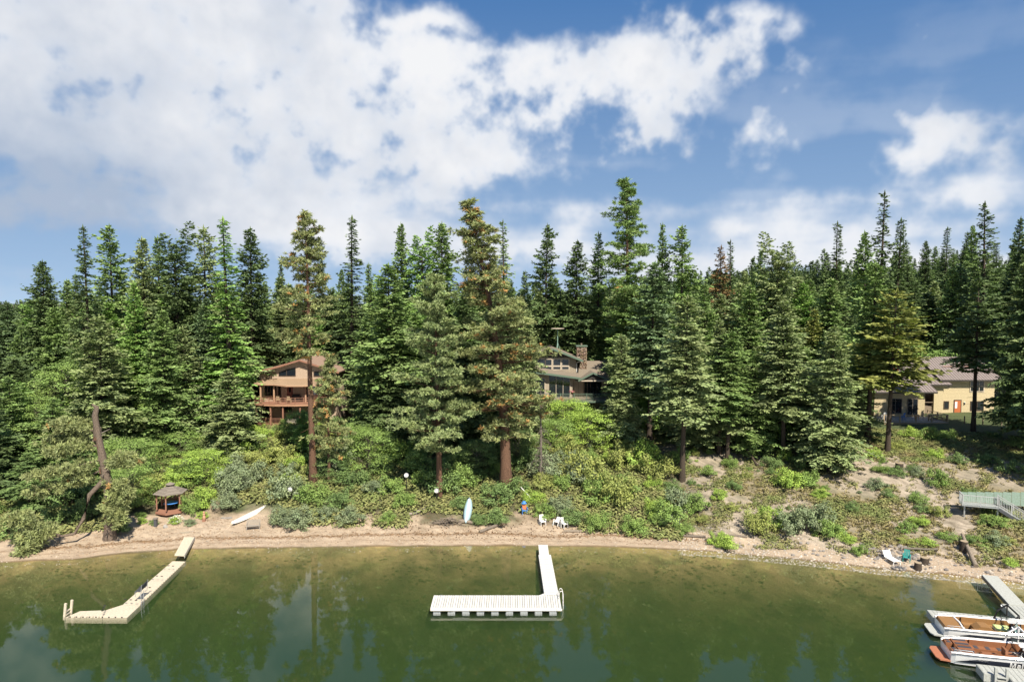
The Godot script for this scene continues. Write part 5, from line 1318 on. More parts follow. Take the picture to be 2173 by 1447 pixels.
	for x in [-0.65, 0.65]:
		for s in [-1.0, 1.0]:
			part(pt, "leg", Geo.new().bar(Vector3(x, 0.0, s * 0.65), Vector3(x, 0.74, s * 0.22), 0.05, 0.1), M.weathered_wood)
		part(pt, "cross_beam", bx(Vector3(0.05, 0.1, 1.5), Vector3(x + 0.05, 0.40, 0)), M.weathered_wood)
	# wire fence down the lawn
	var fe := thing("wire_fence", "low wire fence with wooden posts along the beige house lawn", "fence", Vector3.ZERO)
	var last := Vector3.ZERO
	for k in 7:
		var p := spot(60.5 + k * 2.0, 98.2 - k * 0.9)
		part(fe, "post", bx(Vector3(0.12, 1.2, 0.12), Vector3(0, 0.5, 0)), M.weathered_wood, p)
		if k > 0:
			for q in 3:
				part(fe, "wire", Geo.new().bar(last + Vector3(0, 0.35 + q * 0.33, 0), p + Vector3(0, 0.35 + q * 0.33, 0), 0.02), M.black_metal)
		last = p
	var gs := thing("garage", "pale grey-green gabled outbuilding behind the beige house", "building", Vector3(82.0, ground(82.0, 118.0) - 0.3, -118.0), -0.3)
	part(gs, "wall", face_slab([Vector2(-4.0, 0.0), Vector2(4.0, 0.0), Vector2(4.0, 4.5), Vector2(0.0, 6.6), Vector2(-4.0, 4.5)], -6.0, 6.0), M.sage_wall)
	for s in [-1.0, 1.0]:
		part(gs, "roof", sheet(Vector3(0, 6.8, -6.4), Vector3(s * 4.6, 4.3, -6.4), Vector3(s * 4.6, 4.3, 0.5), Vector3(0, 6.8, 0.5), 0.14), M.metal_roofing)
	window(gs, -0.7, 0.7, 2.6, 3.8, 0.01, "white_paint", [[true, 0.5]])


func make_house_mats() -> void:
	mat("tan_stucco", lin(0.46, 0.355, 0.27), 0.9, "weather", 0.4)
	mat("pink_shingle", lin(0.40, 0.27, 0.20), 0.9, "mottle", 1.6, 1.5)
	mat("gold_shingle", lin(0.44, 0.31, 0.20), 0.9, "mottle", 1.6, 1.5)
	mat("brown_shingle", lin(0.27, 0.225, 0.175), 0.95, "mottle", 1.8, 1.5)
	mat("red_wood", lin(0.31, 0.155, 0.105), 0.75, "weather", 0.8)
	mat("orange_wood", lin(0.46, 0.26, 0.165), 0.75, "weather", 0.8)
	mat("tan_trim", lin(0.40, 0.25, 0.16), 0.7)
	mat("brown_trim", lin(0.07, 0.045, 0.03), 0.6)
	mat("red_door", lin(0.16, 0.05, 0.035), 0.5)
	mat("orange_door", lin(0.48, 0.14, 0.045), 0.6, "weather", 0.8)
	mat("concrete", lin(0.42, 0.38, 0.31), 0.95, "mottle", 0.8)
	mat("black_metal", lin(0.02, 0.02, 0.022), 0.4)
	mat("black_wood", lin(0.03, 0.026, 0.022), 0.7)
	mat("pale_wood", lin(0.48, 0.37, 0.24), 0.75, "weather", 1.0)
	mat("weathered_wood", lin(0.24, 0.19, 0.14), 0.9, "weather", 1.0)
	mat("taupe_siding", lin(0.38, 0.33, 0.255), 0.85, "weather", 0.5)
	mat("taupe_trim", lin(0.16, 0.13, 0.10), 0.8)
	mat("pale_trim", lin(0.50, 0.43, 0.34), 0.7)
	mat("green_trim", lin(0.10, 0.15, 0.11), 0.6)
	mat("green_metal", lin(0.20, 0.32, 0.27), 0.5)
	mat("mortar", lin(0.25, 0.21, 0.17), 0.95)
	mat("white_paint", lin(0.78, 0.78, 0.76), 0.5)
	mat("blue_paint", lin(0.05, 0.20, 0.55), 0.5)
	mat("metal_roofing", lin(0.25, 0.215, 0.21), 0.5, "weather", 0.3)
	mat("rust_metal", lin(0.38, 0.24, 0.20), 0.7)
	mat("beige_wall", lin(0.50, 0.42, 0.265), 0.85, "weather", 0.5)
	mat("beige_board", lin(0.55, 0.465, 0.295), 0.85, "weather", 0.5)
	mat("sage_wall", lin(0.34, 0.36, 0.30), 0.85, "weather", 0.5)
	mat("grey_deck", lin(0.38, 0.38, 0.37), 0.8, "weather", 1.0)
	var f := mat("field_stone", lin(0.62, 0.50, 0.40), 0.9, "mottle", 2.0)
	f.vertex_color_use_as_albedo = true
	var p := mat("pink_petals", lin(0.75, 0.18, 0.28), 0.7)
	p.vertex_color_use_as_albedo = true
	var w := mat("window_glass", lin(0.012, 0.016, 0.022), 0.03)
	w.metallic_specular = 0.75
	var b := mat("blind_glass", lin(0.34, 0.46, 0.52), 0.15)
	b.metallic_specular = 0.6


# ---------------------------------------------------------------- docks and boats

func prism(poly: Array, y: float, thick: float) -> Geo:
	var g := Geo.new()
	# polygon given as (x, z); the top lies at y
	g.slab(PackedVector2Array(poly), Vector3(0, y, 0), Vector3.RIGHT, Vector3(0, 0, 1), thick)
	return g


func white_dock() -> void:
	var t := thing("dock", "bright white L-shaped plank dock on grey floats", "dock", Vector3(-1.25, 0.0, -52.33))
	var mesh := bx(Vector3(0.156, 0.04, 2.2)).mesh()
	for k in 54:
		part(t, "plank", mesh, M["white_vinyl_%d" % (k % 3)], Vector3(-4.92 + k * 0.186, 0.50, 0.0))
	for z in [-1.1, 1.1]:
		part(t, "side_beam", bb(-5.02, 5.04, 0.26, 0.475, z - 0.03, z + 0.03), M.white_vinyl_0)
	for x in [-5.0, 5.02]:
		part(t, "end_beam", bb(x - 0.03, x + 0.03, 0.26, 0.475, -1.06, 1.06), M.white_vinyl_0)
	for e in [[-5.02, -3.3], [-2.0, 0.9], [4.7, 5.1]]:
		part(t, "bumper", bb(e[0], e[1], 0.30, 0.44, 1.14, 1.20), M.cream_vinyl)
	for k in 9:
		for z in [-0.6, 0.6]:
			var f := part(t, "float", bx(Vector3(0.56, 0.42, 0.9), Vector3(-4.55 + k * 1.12, 0.06, z)), M.float_plastic)
			if z > 0.0:
				for r in 3:
					part(f, "float_rib", bx(Vector3(0.07, 0.36, 0.04), Vector3(-4.75 + k * 1.12 + r * 0.2, 0.07, z + 0.46)), M.float_plastic)
	# walkway to the shore and its ramp
	part(t, "corner_gusset", prism([Vector2(3.3, -1.12), Vector2(3.98, -1.12), Vector2(3.98, -1.75)], 0.45, 0.06), M.white_vinyl_1)
	var n := 44
	for k in n:
		var s := (k + 0.5) / n
		part(t, "plank", bx(Vector3(1.14, 0.04, 0.172)), M["white_vinyl_%d" % (k % 3)], Vector3(lerpf(4.43, 4.29, s), 0.50, lerpf(-1.2, -9.9, s)))
	for x in [-0.55, 0.55]:
		part(t, "side_beam", Geo.new().bar(Vector3(4.43 + x, 0.37, -1.14), Vector3(4.29 + x, 0.37, -9.92), 0.05, 0.2), M.white_vinyl_0)
	for k in 3:
		part(t, "float", bx(Vector3(0.9, 0.42, 0.9), Vector3(4.35, 0.06, -2.6 - k * 3.0)), M.float_plastic)
	var ramp := part(t, "ramp", sheet(Vector3(3.79, 0.62, -12.2), Vector3(4.69, 0.62, -12.2), Vector3(4.69, 0.545, -9.7), Vector3(3.79, 0.545, -9.7), 0.05), M.white_vinyl_1)
	for x in [3.9, 4.6]:
		part(ramp, "ramp_leg", bx(Vector3(0.06, 0.9, 0.06), Vector3(x, 0.13, -12.1)), M.galvanised)
	for x in [-4.4, 0.1, 2.3]:
		part(t, "cleat", bx(Vector3(0.22, 0.05, 0.05), Vector3(x, 0.56, -1.0)), M.galvanised)
	var h := part(t, "ladder_rail", Geo.new(), M.white_vinyl_0)
	for z in [-0.9, -0.4]:
		var pts := PackedVector3Array()
		var rad := PackedFloat32Array()
		for k in 11:
			var a := PI * k / 10.0
			pts.append(Vector3(5.14 - cos(a) * 0.17, 0.75 + sin(a) * 0.42 - (1.1 if k == 10 else 0.0) - (0.25 if k == 0 else 0.0), z))
			rad.append(0.03)
		part(h, "hand_hoop", Geo.new().tube(pts, rad, 6), M.white_vinyl_0)
	for k in 3:
		part(h, "rung", Geo.new().rod(Vector3(5.31, -0.2 + k * 0.25, -0.9), Vector3(5.31, -0.2 + k * 0.25, -0.4), 0.03), M.white_vinyl_0)


func tan_dock() -> void:
	var t := thing("dock", "cream moulded-plastic dock with angled end and dark connectors", "dock", Vector3(-30.5, 0, -56.0))
	var o := Vector2(-30.5, -56.0)
	var lefts := [Vector2(-31.5, -62.0), Vector2(-31.37, -59.8), Vector2(-31.23, -57.5), Vector2(-31.08, -55.2), Vector2(-30.92, -52.85)]
	var rights := [Vector2(-30.22, -61.9), Vector2(-30.03, -59.6), Vector2(-29.84, -57.3), Vector2(-29.65, -55.0), Vector2(-29.45, -52.6)]
	for k in 4:
		dock_module(t, [lefts[k] - o, rights[k] - o, rights[k + 1] - o, lefts[k + 1] - o], true)
	dock_module(t, [lefts[4] - o, rights[4] - o, Vector2(-29.3, -50.6) - o, Vector2(-31.2, -50.62) - o, Vector2(-31.7, -51.9) - o], false)
	dock_module(t, [Vector2(-31.7, -51.9) - o, Vector2(-31.2, -50.62) - o, Vector2(-34.05, -50.68) - o, Vector2(-33.6, -51.75) - o], true)
	var mesh := bx(Vector3(0.16, 0.03, 0.10)).mesh()
	for k in range(1, 5):
		for q in 3:
			var p: Vector2 = lefts[k].lerp(rights[k], 0.18 + 0.32 * q) - o
			part(t, "connector", mesh, M.black_metal, Vector3(p.x, 0.468, p.y))
	for q in 4:
		var p: Vector2 = Vector2(-31.7, -51.9).lerp(Vector2(-31.2, -50.62), 0.14 + 0.24 * q) - o
		part(t, "connector", mesh, M.black_metal, Vector3(p.x, 0.468, p.y))
	# notches along the edge
	for k in 9:
		part(t, "connector", bx(Vector3(0.10, 0.09, 0.03)).mesh(), M.black_metal, Vector3(-33.7 + k * 0.5 - o.x, 0.03, -50.61 - o.y + 0.01 * (k - 9)))
	var r := part(t, "ramp", sheet(Vector3(-32.6 - o.x, 0.66, -66.6 - o.y), Vector3(-31.6 - o.x, 0.66, -66.6 - o.y), Vector3(-30.4 - o.x, 0.52, -62.0 - o.y), Vector3(-31.35 - o.x, 0.52, -62.1 - o.y), 0.07), M.cream_plastic)
	part(r, "ramp_side", Geo.new().bar(Vector3(-31.58 - o.x, 0.52, -66.6 - o.y), Vector3(-30.38 - o.x, 0.38, -62.0 - o.y), 0.05, 0.22), M.galvanised)
	var la := part(t, "ladder", Geo.new().box(Vector3(-34.1 - o.x, 0.35, -51.5 - o.y), Vector3(0.16, 1.3, 0.12), Basis(Vector3.BACK, -0.12)).box(Vector3(-34.2 - o.x, 0.35, -50.9 - o.y), Vector3(0.16, 1.3, 0.12), Basis(Vector3.BACK, -0.12)), M.cream_plastic)
	for k in 3:
		part(la, "rung", bx(Vector3(0.16, 0.06, 0.6), Vector3(-34.2 - o.x, -0.2 + k * 0.25, -51.2 - o.y)), M.cream_plastic)
	var b := thing("dock_bench", "dark slatted metal bench on the cream dock", "bench", Vector3(-29.95, 0.47, -53.8), -PI / 2 + 0.08)
	for k in 5:
		part(b, "back_slat", bx(Vector3(1.2, 0.07, 0.02), Vector3(0, 0.48 + k * 0.095, -0.22 - k * 0.02)), M.charcoal_metal)
	for k in 4:
		part(b, "seat_slat", bx(Vector3(1.2, 0.025, 0.09), Vector3(0, 0.42, -0.15 + k * 0.11)), M.charcoal_metal)
	for x in [-0.55, 0.55]:
		part(b, "leg_frame", Geo.new().bar(Vector3(x, 0.0, 0.2), Vector3(x, 0.42, 0.2), 0.04).bar(Vector3(x, 0.0, -0.2), Vector3(x, 0.95, -0.32), 0.04).bar(Vector3(x, 0.41, 0.2), Vector3(x, 0.41, -0.25), 0.04), M.galvanised)
	var lad := thing("dock_ladder", "thin metal swim ladder on the side of the cream dock", "ladder", Vector3(-29.42, 0.0, -53.0), -PI / 2 + 0.08)
	for x in [-0.22, 0.22]:
		part(lad, "rail", Geo.new().rod(Vector3(x, -0.8, 0), Vector3(x, 1.0, 0), 0.025), M.galvanised)
	for k in 4:
		part(lad, "rung", Geo.new().rod(Vector3(-0.22, -0.7 + k * 0.3, 0), Vector3(0.22, -0.7 + k * 0.3, 0), 0.02), M.galvanised)


func dock_module(t: Node3D, poly: Array, scallops: bool) -> void:
	var mid := Vector2.ZERO
	for p in poly:
		mid += p / poly.size()
	var inset := []
	for p in poly:
		inset.append(p.lerp(mid, 0.012))
	var m := part(t, "dock_module", prism(inset, 0.0, 0.45), M.cream_plastic)
	if scallops:
		for k in 6:
			var p: Vector2 = inset[1].lerp(inset[2], (k + 0.5) / 6.0)
			part(m, "edge_notch", bx(Vector3(0.03, 0.10, 0.10), Vector3(p.x + 0.01, 0.03, p.y)), M.notch_plastic)


func ribbed_dock(t: Node3D, x0: float, x1: float, z0: float, z1: float, y: float) -> void:
	var m := part(t, "dock_section", bb(x0, x1, 0.0, y, z0, z1), M.grey_plastic)
	var n := int((x1 - x0) / 0.30)
	var mesh := bx(Vector3(0.22, 0.02, z1 - z0 - 0.06)).mesh()
	for k in n:
		part(m, "deck_rib", mesh, M.grey_plastic, Vector3(x0 + (k + 0.5) * 0.30, y + 0.008, (z0 + z1) * 0.5))


func marina() -> void:
	var turn := -0.2454
	var at := Vector3(31.73, 0, -50.89)
	var t := thing("dock", "grey ribbed plastic dock with slips, where both ski boats lie", "dock", at, turn)
	ribbed_dock(t, 0.0, 6.6, 0.0, 1.5, 0.5)
	ribbed_dock(t, 6.62, 15.0, 0.0, 1.5, 0.5)
	ribbed_dock(t, 0.25, 12.0, 4.05, 4.95, 0.5)
	ribbed_dock(t, 0.4, 1.72, 7.95, 9.15, 0.5)
	ribbed_dock(t, 1.74, 13.0, 7.95, 10.6, 0.5)
	for k in 8:
		part(t, "connector", bx(Vector3(0.24, 0.03, 0.09), Vector3(3.5 + (k % 4) * 1.4, 0.515, 0.25 + 0.9 * int(k / 4))), M.charcoal_metal)
	var la := part(t, "ladder", Geo.new().box(Vector3(1.0, 0.3, 9.28), Vector3(0.14, 1.5, 0.16)).box(Vector3(1.62, 0.3, 9.28), Vector3(0.14, 1.5, 0.16)), M.grey_plastic)
	for k in 4:
		part(la, "step", bx(Vector3(0.5, 0.06, 0.2), Vector3(1.31, -0.2 + k * 0.22, 9.3)), M.grey_plastic)
	# landing and gangway to the shore
	ribbed_dock(t, 6.0, 7.7, -2.6, -0.02, 0.5)
	var gw := part(t, "gangway", sheet(Vector3(6.45, 0.95, -7.4), Vector3(7.6, 0.95, -7.4), Vector3(7.6, 0.58, -2.4), Vector3(6.45, 0.58, -2.4), 0.08), M.grey_plastic)
	part(gw, "gangway_side", Geo.new().bar(Vector3(6.43, 0.78, -7.4), Vector3(6.43, 0.42, -2.4), 0.05, 0.26), M.charcoal_metal)
	ski_boat(at, turn, -0.05, 2.76, false)
	ski_boat(at, turn, -0.85, 6.42, true)


# stations along the hull: distance from stern, half beam at gunwale, gunwale height, half beam at chine, chine height, keel height
const HULL := [[0.0, 1.02, 0.80, 0.86, 0.10, -0.25], [0.25, 1.14, 0.88, 0.94, 0.08, -0.28], [1.5, 1.24, 0.92, 1.02, 0.08, -0.30], [3.5, 1.25, 0.96, 1.02, 0.10, -0.30], [5.0, 1.20, 1.00, 0.90, 0.16, -0.28], [6.0, 1.02, 1.05, 0.66, 0.28, -0.20], [6.7, 0.70, 1.08, 0.36, 0.45, 0.0], [7.1, 0.25, 1.10, 0.10, 0.70, 0.4]]


func ski_boat(at: Vector3, turn: float, u: float, v: float, second: bool) -> void:
	var t := thing("ski_boat", "white ski boat with tan and navy seats, dark hull stripe, orange swim platform" if second else "white ski boat with golden-brown seats and patterned cushion, in the farther slip", "boat", at + Vector3(u, 0, v).rotated(Vector3.UP, turn), turn)
	var seat: Material = M.tan_vinyl if second else M.brown_vinyl
	var hull := Geo.new()
	var bottom := Geo.new()
	var rim := Geo.new()
	var inner := Geo.new()
	for k in HULL.size() - 1:
		var a: Array = HULL[k]
		var b: Array = HULL[k + 1]
		for s in [-1.0, 1.0]:
			var ga := Vector3(a[0], a[2], s * a[1])
			var gb := Vector3(b[0], b[2], s * b[1])
			var ca := Vector3(a[0], a[4], s * a[3])
			var cb := Vector3(b[0], b[4], s * b[3])
			var ka := Vector3(a[0], a[5], 0)
			var kb := Vector3(b[0], b[5], 0)
			var ia := Vector3(a[0], a[2] + 0.02, s * maxf(a[1] - 0.24, 0.02))
			var ib := Vector3(b[0], b[2] + 0.02, s * maxf(b[1] - 0.24, 0.02))
			var oa := Vector3(a[0], a[2] + 0.06, s * (a[1] - 0.05))
			var ob := Vector3(b[0], b[2] + 0.06, s * (b[1] - 0.05))
			if s > 0.0:
				hull.quad(ga, gb, cb, ca); bottom.quad(ca, cb, kb, ka)
				rim.quad(oa, ob, gb, ga); rim.quad(ia, ib, ob, oa)
				if k < 6:
					inner.quad(ib, ia, ia - Vector3(0, 0.55, 0), ib - Vector3(0, 0.55, 0))
			else:
				hull.quad(gb, ga, ca, cb); bottom.quad(cb, ca, ka, kb)
				rim.quad(ob, oa, ga, gb); rim.quad(ib, ia, oa, ob)
				if k < 6:
					inner.quad(ia, ib, ib - Vector3(0, 0.55, 0), ia - Vector3(0, 0.55, 0))
	var z: Array = HULL[0]
	hull.quad(Vector3(0, z[2], -z[1]), Vector3(0, z[2], z[1]), Vector3(0, z[4], z[3]), Vector3(0, z[4], -z[3]))
	hull.tri(Vector3(0, z[4], -z[3]), Vector3(0, z[4], z[3]), Vector3(0, z[5], 0))
	var hp := part(t, "hull", hull, M.gelcoat)
	part(hp, "hull_bottom", bottom, M.navy_gelcoat)
	part(t, "gunwale", rim, M.gelcoat)
	part(t, "cockpit_liner", inner, seat)
	part(t, "cockpit_floor", prism([Vector2(0.3, -0.85), Vector2(5.0, -0.92), Vector2(6.4, -0.5), Vector2(6.4, 0.5), Vector2(5.0, 0.92), Vector2(0.3, 0.85)], 0.36, 0.02), M.boat_floor)
	for s in [-1.0, 1.0]:
		var st := Geo.new()
		for k in range(1, 5):
			var a: Array = HULL[k]
			var b: Array = HULL[k + 1]
			var za := lerpf(a[1], a[3], 0.35) + 0.012
			var zb := lerpf(b[1], b[3], 0.35) + 0.012
			var zc := lerpf(b[1], b[3], 0.78) + 0.012
			var zd := lerpf(a[1], a[3], 0.78) + 0.012
			var q := [Vector3(a[0], lerpf(a[2], a[4], 0.35 if k > 1 else 0.70), s * za), Vector3(b[0], lerpf(b[2], b[4], 0.35), s * zb), Vector3(b[0], lerpf(b[2], b[4], 0.78), s * zc), Vector3(a[0], lerpf(a[2], a[4], 0.78), s * zd)]
			if s > 0.0:
				st.quad(q[0], q[1], q[2], q[3])
			else:
				st.quad(q[1], q[0], q[3], q[2])
		part(hp, "hull_stripe", st, M.navy_gelcoat)
	# swim platform
	part(t, "swim_platform", prism([Vector2(-0.78, -0.62), Vector2(-0.62, -0.92), Vector2(-0.02, -1.0), Vector2(-0.02, 1.0), Vector2(-0.62, 0.92), Vector2(-0.78, 0.62)], 0.26, 0.08), M.coral_mat if second else M.grey_plastic)
	# sun pad, lounge seats, engine box
	var pads := [[0.12, 1.15, -0.86, 0.86, 0.92]] if not second else [[0.12, 0.5, -0.9, -0.3, 0.88], [0.12, 0.5, 0.3, 0.9, 0.88], [0.55, 1.5, -0.92, -0.08, 0.94], [0.55, 1.5, 0.08, 0.92, 0.94]]
	for p in pads:
		var c := part(t, "sun_pad", bb(p[0], p[1], 0.4, p[4], p[2], p[3]), seat)
		if second:
			part(c, "pad_panel", bb(p[0] + 0.08, p[1] - 0.08, p[4], p[4] + 0.03, p[2] + 0.06, p[2] + 0.24).box(Vector3((p[0] + p[1]) * 0.5, p[4] + 0.015, p[3] - 0.15), Vector3(p[1] - p[0] - 0.16, 0.03, 0.18)), M.navy_vinyl)
		else:
			part(c, "pad_edge", Geo.new().tube(PackedVector3Array([Vector3(1.2, 0.92, -0.98), Vector3(1.28, 0.95, 0.0), Vector3(1.2, 0.92, 0.98)]), PackedFloat32Array([0.07, 0.07, 0.07]), 6), M.gelcoat)
	for s in [-1.0, 1.0]:
		var l := part(t, "lounge_seat", bb(1.7, 3.9, 0.38, 0.62, s * 0.68 - 0.3, s * 0.68 + 0.28), seat)
		part(l, "seat_back", bb(1.7, 3.9, 0.6, 0.97, s * 0.93 - 0.06, s * 0.93 + 0.06), seat)
		if second:
			for k in 3:
				part(l, "pad_panel", bb(1.9 + k * 0.7, 2.15 + k * 0.7, 0.62, 0.635, s * 0.66 - 0.24, s * 0.66 + 0.2), M.navy_vinyl)
		var f := part(t, "bow_seat", bb(5.0, 6.1, 0.4, 0.66, s * 0.52 - 0.25, s * 0.52 + 0.22), seat)
		part(f, "seat_back", bb(4.9, 5.05, 0.6, 0.95, s * 0.55 - 0.3, s * 0.55 + 0.25), seat)
	if second:
		part(t, "captain_seat", bb(3.3, 3.9, 0.4, 0.95, 0.25, 0.85).box(Vector3(3.25, 1.05, 0.55), Vector3(0.16, 0.5, 0.6)), seat)
		part(t, "centre_pad", bb(2.2, 3.1, 0.38, 0.55, -0.3, 0.3), seat)
	else:
		var eb := Geo.new().slab(PackedVector2Array([Vector2(2.1, 0.38), Vector2(3.5, 0.38), Vector2(3.4, 0.72), Vector2(3.0, 0.95), Vector2(2.5, 0.95), Vector2(2.15, 0.7)]), Vector3(0, 0, -0.42), Vector3.RIGHT, Vector3.UP, 0.84)
		part(t, "engine_box", eb, seat)
		var cu := part(t, "cushion", bb(3.45, 4.4, 0.62, 0.98, -0.2, 0.62), M.pattern_cloth)
		part(cu, "piping", bb(3.43, 4.42, 0.78, 0.82, -0.22, 0.64), M.gelcoat)
	# windscreen in three panes, tower over it
	for e in [[Vector3(4.35, 1.0, -1.05), Vector3(4.95, 1.0, -0.55), Vector3(4.65, 1.5, -0.5), Vector3(4.2, 1.42, -0.95)], [Vector3(4.95, 1.0, -0.55), Vector3(4.95, 1.0, 0.55), Vector3(4.65, 1.5, 0.5), Vector3(4.65, 1.5, -0.5)], [Vector3(4.95, 1.0, 0.55), Vector3(4.35, 1.0, 1.05), Vector3(4.2, 1.42, 0.95), Vector3(4.65, 1.5, 0.5)]]:
		var g := Geo.new()
		g.quad(e[0], e[1], e[2], e[3])
		var w := part(t, "windscreen", g, M.tinted_glass)
		part(w, "frame", Geo.new().bar(e[3], e[2], 0.04).bar(e[0], e[3], 0.04).bar(e[1], e[2], 0.04), M.black_metal)
	part(t, "dashboard", bb(4.3, 4.9, 0.6, 1.0, 0.15, 0.98), M.black_wood)
	var tw := part(t, "tower", Geo.new(), M.gelcoat if second else M.black_metal)
	for s in [-1.0, 1.0]:
		part(tw, "tower_leg", Geo.new().tube(PackedVector3Array([Vector3(3.9, 0.98, s * 1.14), Vector3(4.1, 1.7, s * 1.08), Vector3(4.6, 2.2, s * 0.9)]), PackedFloat32Array([0.09, 0.07, 0.06]), 8).tube(PackedVector3Array([Vector3(4.7, 1.02, s * 1.12), Vector3(4.6, 2.2, s * 0.9)]), PackedFloat32Array([0.05, 0.05]), 8), M.gelcoat if second else M.black_metal)
		part(tw, "board_rack", Geo.new().tube(PackedVector3Array([Vector3(4.4, 1.9, s * 1.05), Vector3(4.4, 1.95, s * 1.35)]), PackedFloat32Array([0.05, 0.05]), 6), M.gelcoat)
	part(tw, "tower_bar", Geo.new().rod(Vector3(4.6, 2.2, -0.9), Vector3(4.6, 2.2, 0.9), 0.06, 8), M.gelcoat if second else M.black_metal)
	for s in [-1.0, 1.0]:
		var rr := Geo.new()
		for k in HULL.size() - 1:
			rr.bar(Vector3(HULL[k][0], HULL[k][2] - 0.03, s * (HULL[k][1] + 0.015)), Vector3(HULL[k + 1][0], HULL[k + 1][2] - 0.03, s * (HULL[k + 1][1] + 0.015)), 0.03, 0.05)
		part(hp, "rub_rail", rr, M.charcoal_metal)
		part(t, "grab_rail", Geo.new().tube(PackedVector3Array([Vector3(0.15, 0.9, s * 0.95), Vector3(0.2, 1.05, s * 0.97), Vector3(1.2, 1.08, s * 1.06), Vector3(1.3, 0.96, s * 1.08)]), PackedFloat32Array([0.018, 0.018, 0.018, 0.018]), 5), M.galvanised)
	part(tw, "wakeboard", Geo.new().slab(PackedVector2Array([Vector2(-0.7, 0.0), Vector2(-0.55, 0.2), Vector2(0.55, 0.2), Vector2(0.7, 0.0), Vector2(0.55, -0.2), Vector2(-0.55, -0.2)]), Vector3(4.4, 1.95, 1.24), Vector3(1, 0, 0), Vector3(0, 0.95, 0.3), 0.03), M.gelcoat)
	part(t, "steering_wheel", Geo.new().lathe([Vector2(0.19, 0.0), Vector2(0.21, 0.02), Vector2(0.19, 0.04)], Vector3.ZERO, 14), M.black_metal, Vector3(4.2, 0.95, 0.55), Basis(Vector3.BACK, 0.9))
	part(t, "mooring_line", Geo.new().tube(PackedVector3Array([Vector3(0.45, 1.0, -1.09), Vector3(0.5, 0.66, -1.22), Vector3(0.7, 0.56, -1.34)]), PackedFloat32Array([0.016, 0.016, 0.016]), 5), M.white_paint)
	part(t, "deck_cleat", bb(0.35, 0.55, 0.96, 1.02, 1.06, 1.12), M.galvanised)
	if second:
		# the maker's name stands on the dark stripe of the side
		var f2 := SystemFont.new()
		f2.font_names = PackedStringArray(["Droid Sans"])
		f2.font_weight = 700
		f2.font_italic = true
		var tm := TextMesh.new()
		tm.text = "Malibu"
		tm.font = f2
		tm.font_size = 48
		tm.pixel_size = 0.0095
		tm.depth = 0.02
		var h: Array = HULL[3]
		var p := Vector3(4.05, lerpf(h[2], h[4], 0.56), lerpf(h[1], h[3], 0.56) + 0.035)
		part(hp, "lettering", tm, M.white_paint, p, Basis(Vector3.RIGHT, 0.27))
		part(hp, "side_mark", bb(1.0, 2.1, 0.50, 0.54, 1.17, 1.19), M.navy_gelcoat)


func make_dock_mats() -> void:
	for k in 3:
		mat("white_vinyl_%d" % k, lin(0.72 - 0.06 * k, 0.72 - 0.06 * k, 0.71 - 0.06 * k), 0.6, "weather", 0.7)
	mat("cream_vinyl", lin(0.70, 0.66, 0.55), 0.6)
	mat("float_plastic", lin(0.33, 0.36, 0.38), 0.6, "weather", 1.0)
	mat("galvanised", lin(0.45, 0.46, 0.47), 0.4).metallic = 0.6
	mat("cream_plastic", lin(0.60, 0.535, 0.425), 0.7, "weather", 0.6)
	mat("notch_plastic", lin(0.30, 0.26, 0.19), 0.8)
	mat("grey_plastic", lin(0.42, 0.44, 0.42), 0.7, "weather", 0.6)
	mat("charcoal_metal", lin(0.06, 0.065, 0.075), 0.5)
	var g := mat("gelcoat", lin(0.80, 0.80, 0.80), 0.12)
	g.clearcoat_enabled = true
	mat("navy_gelcoat", lin(0.03, 0.035, 0.05), 0.12)
	mat("brown_vinyl", lin(0.30, 0.165, 0.065), 0.5, "weather", 1.5)
	mat("tan_vinyl", lin(0.27, 0.115, 0.055), 0.5, "weather", 1.5)
	mat("navy_vinyl", lin(0.05, 0.055, 0.07), 0.5)
	mat("boat_floor", lin(0.24, 0.20, 0.17), 0.8, "mottle", 2.0)
	mat("coral_mat", lin(0.40, 0.155, 0.085), 0.7, "weather", 1.0)
	noise_texture("cloth_print", 256, 0.03, 2, Color(0.25, 0.55, 0.50), Color(0.95, 0.95, 0.85), FastNoiseLite.TYPE_CELLULAR, Color(0.75, 0.75, 0.45))
	mat("pattern_cloth", Color(1, 1, 1), 0.8, "cloth_print", 1.5)
	var w := mat("tinted_glass", lin(0.25, 0.45, 0.42, 0.35), 0.03)
	w.transparency = BaseMaterial3D.TRANSPARENCY_ALPHA


# ---------------------------------------------------------------- on the shore

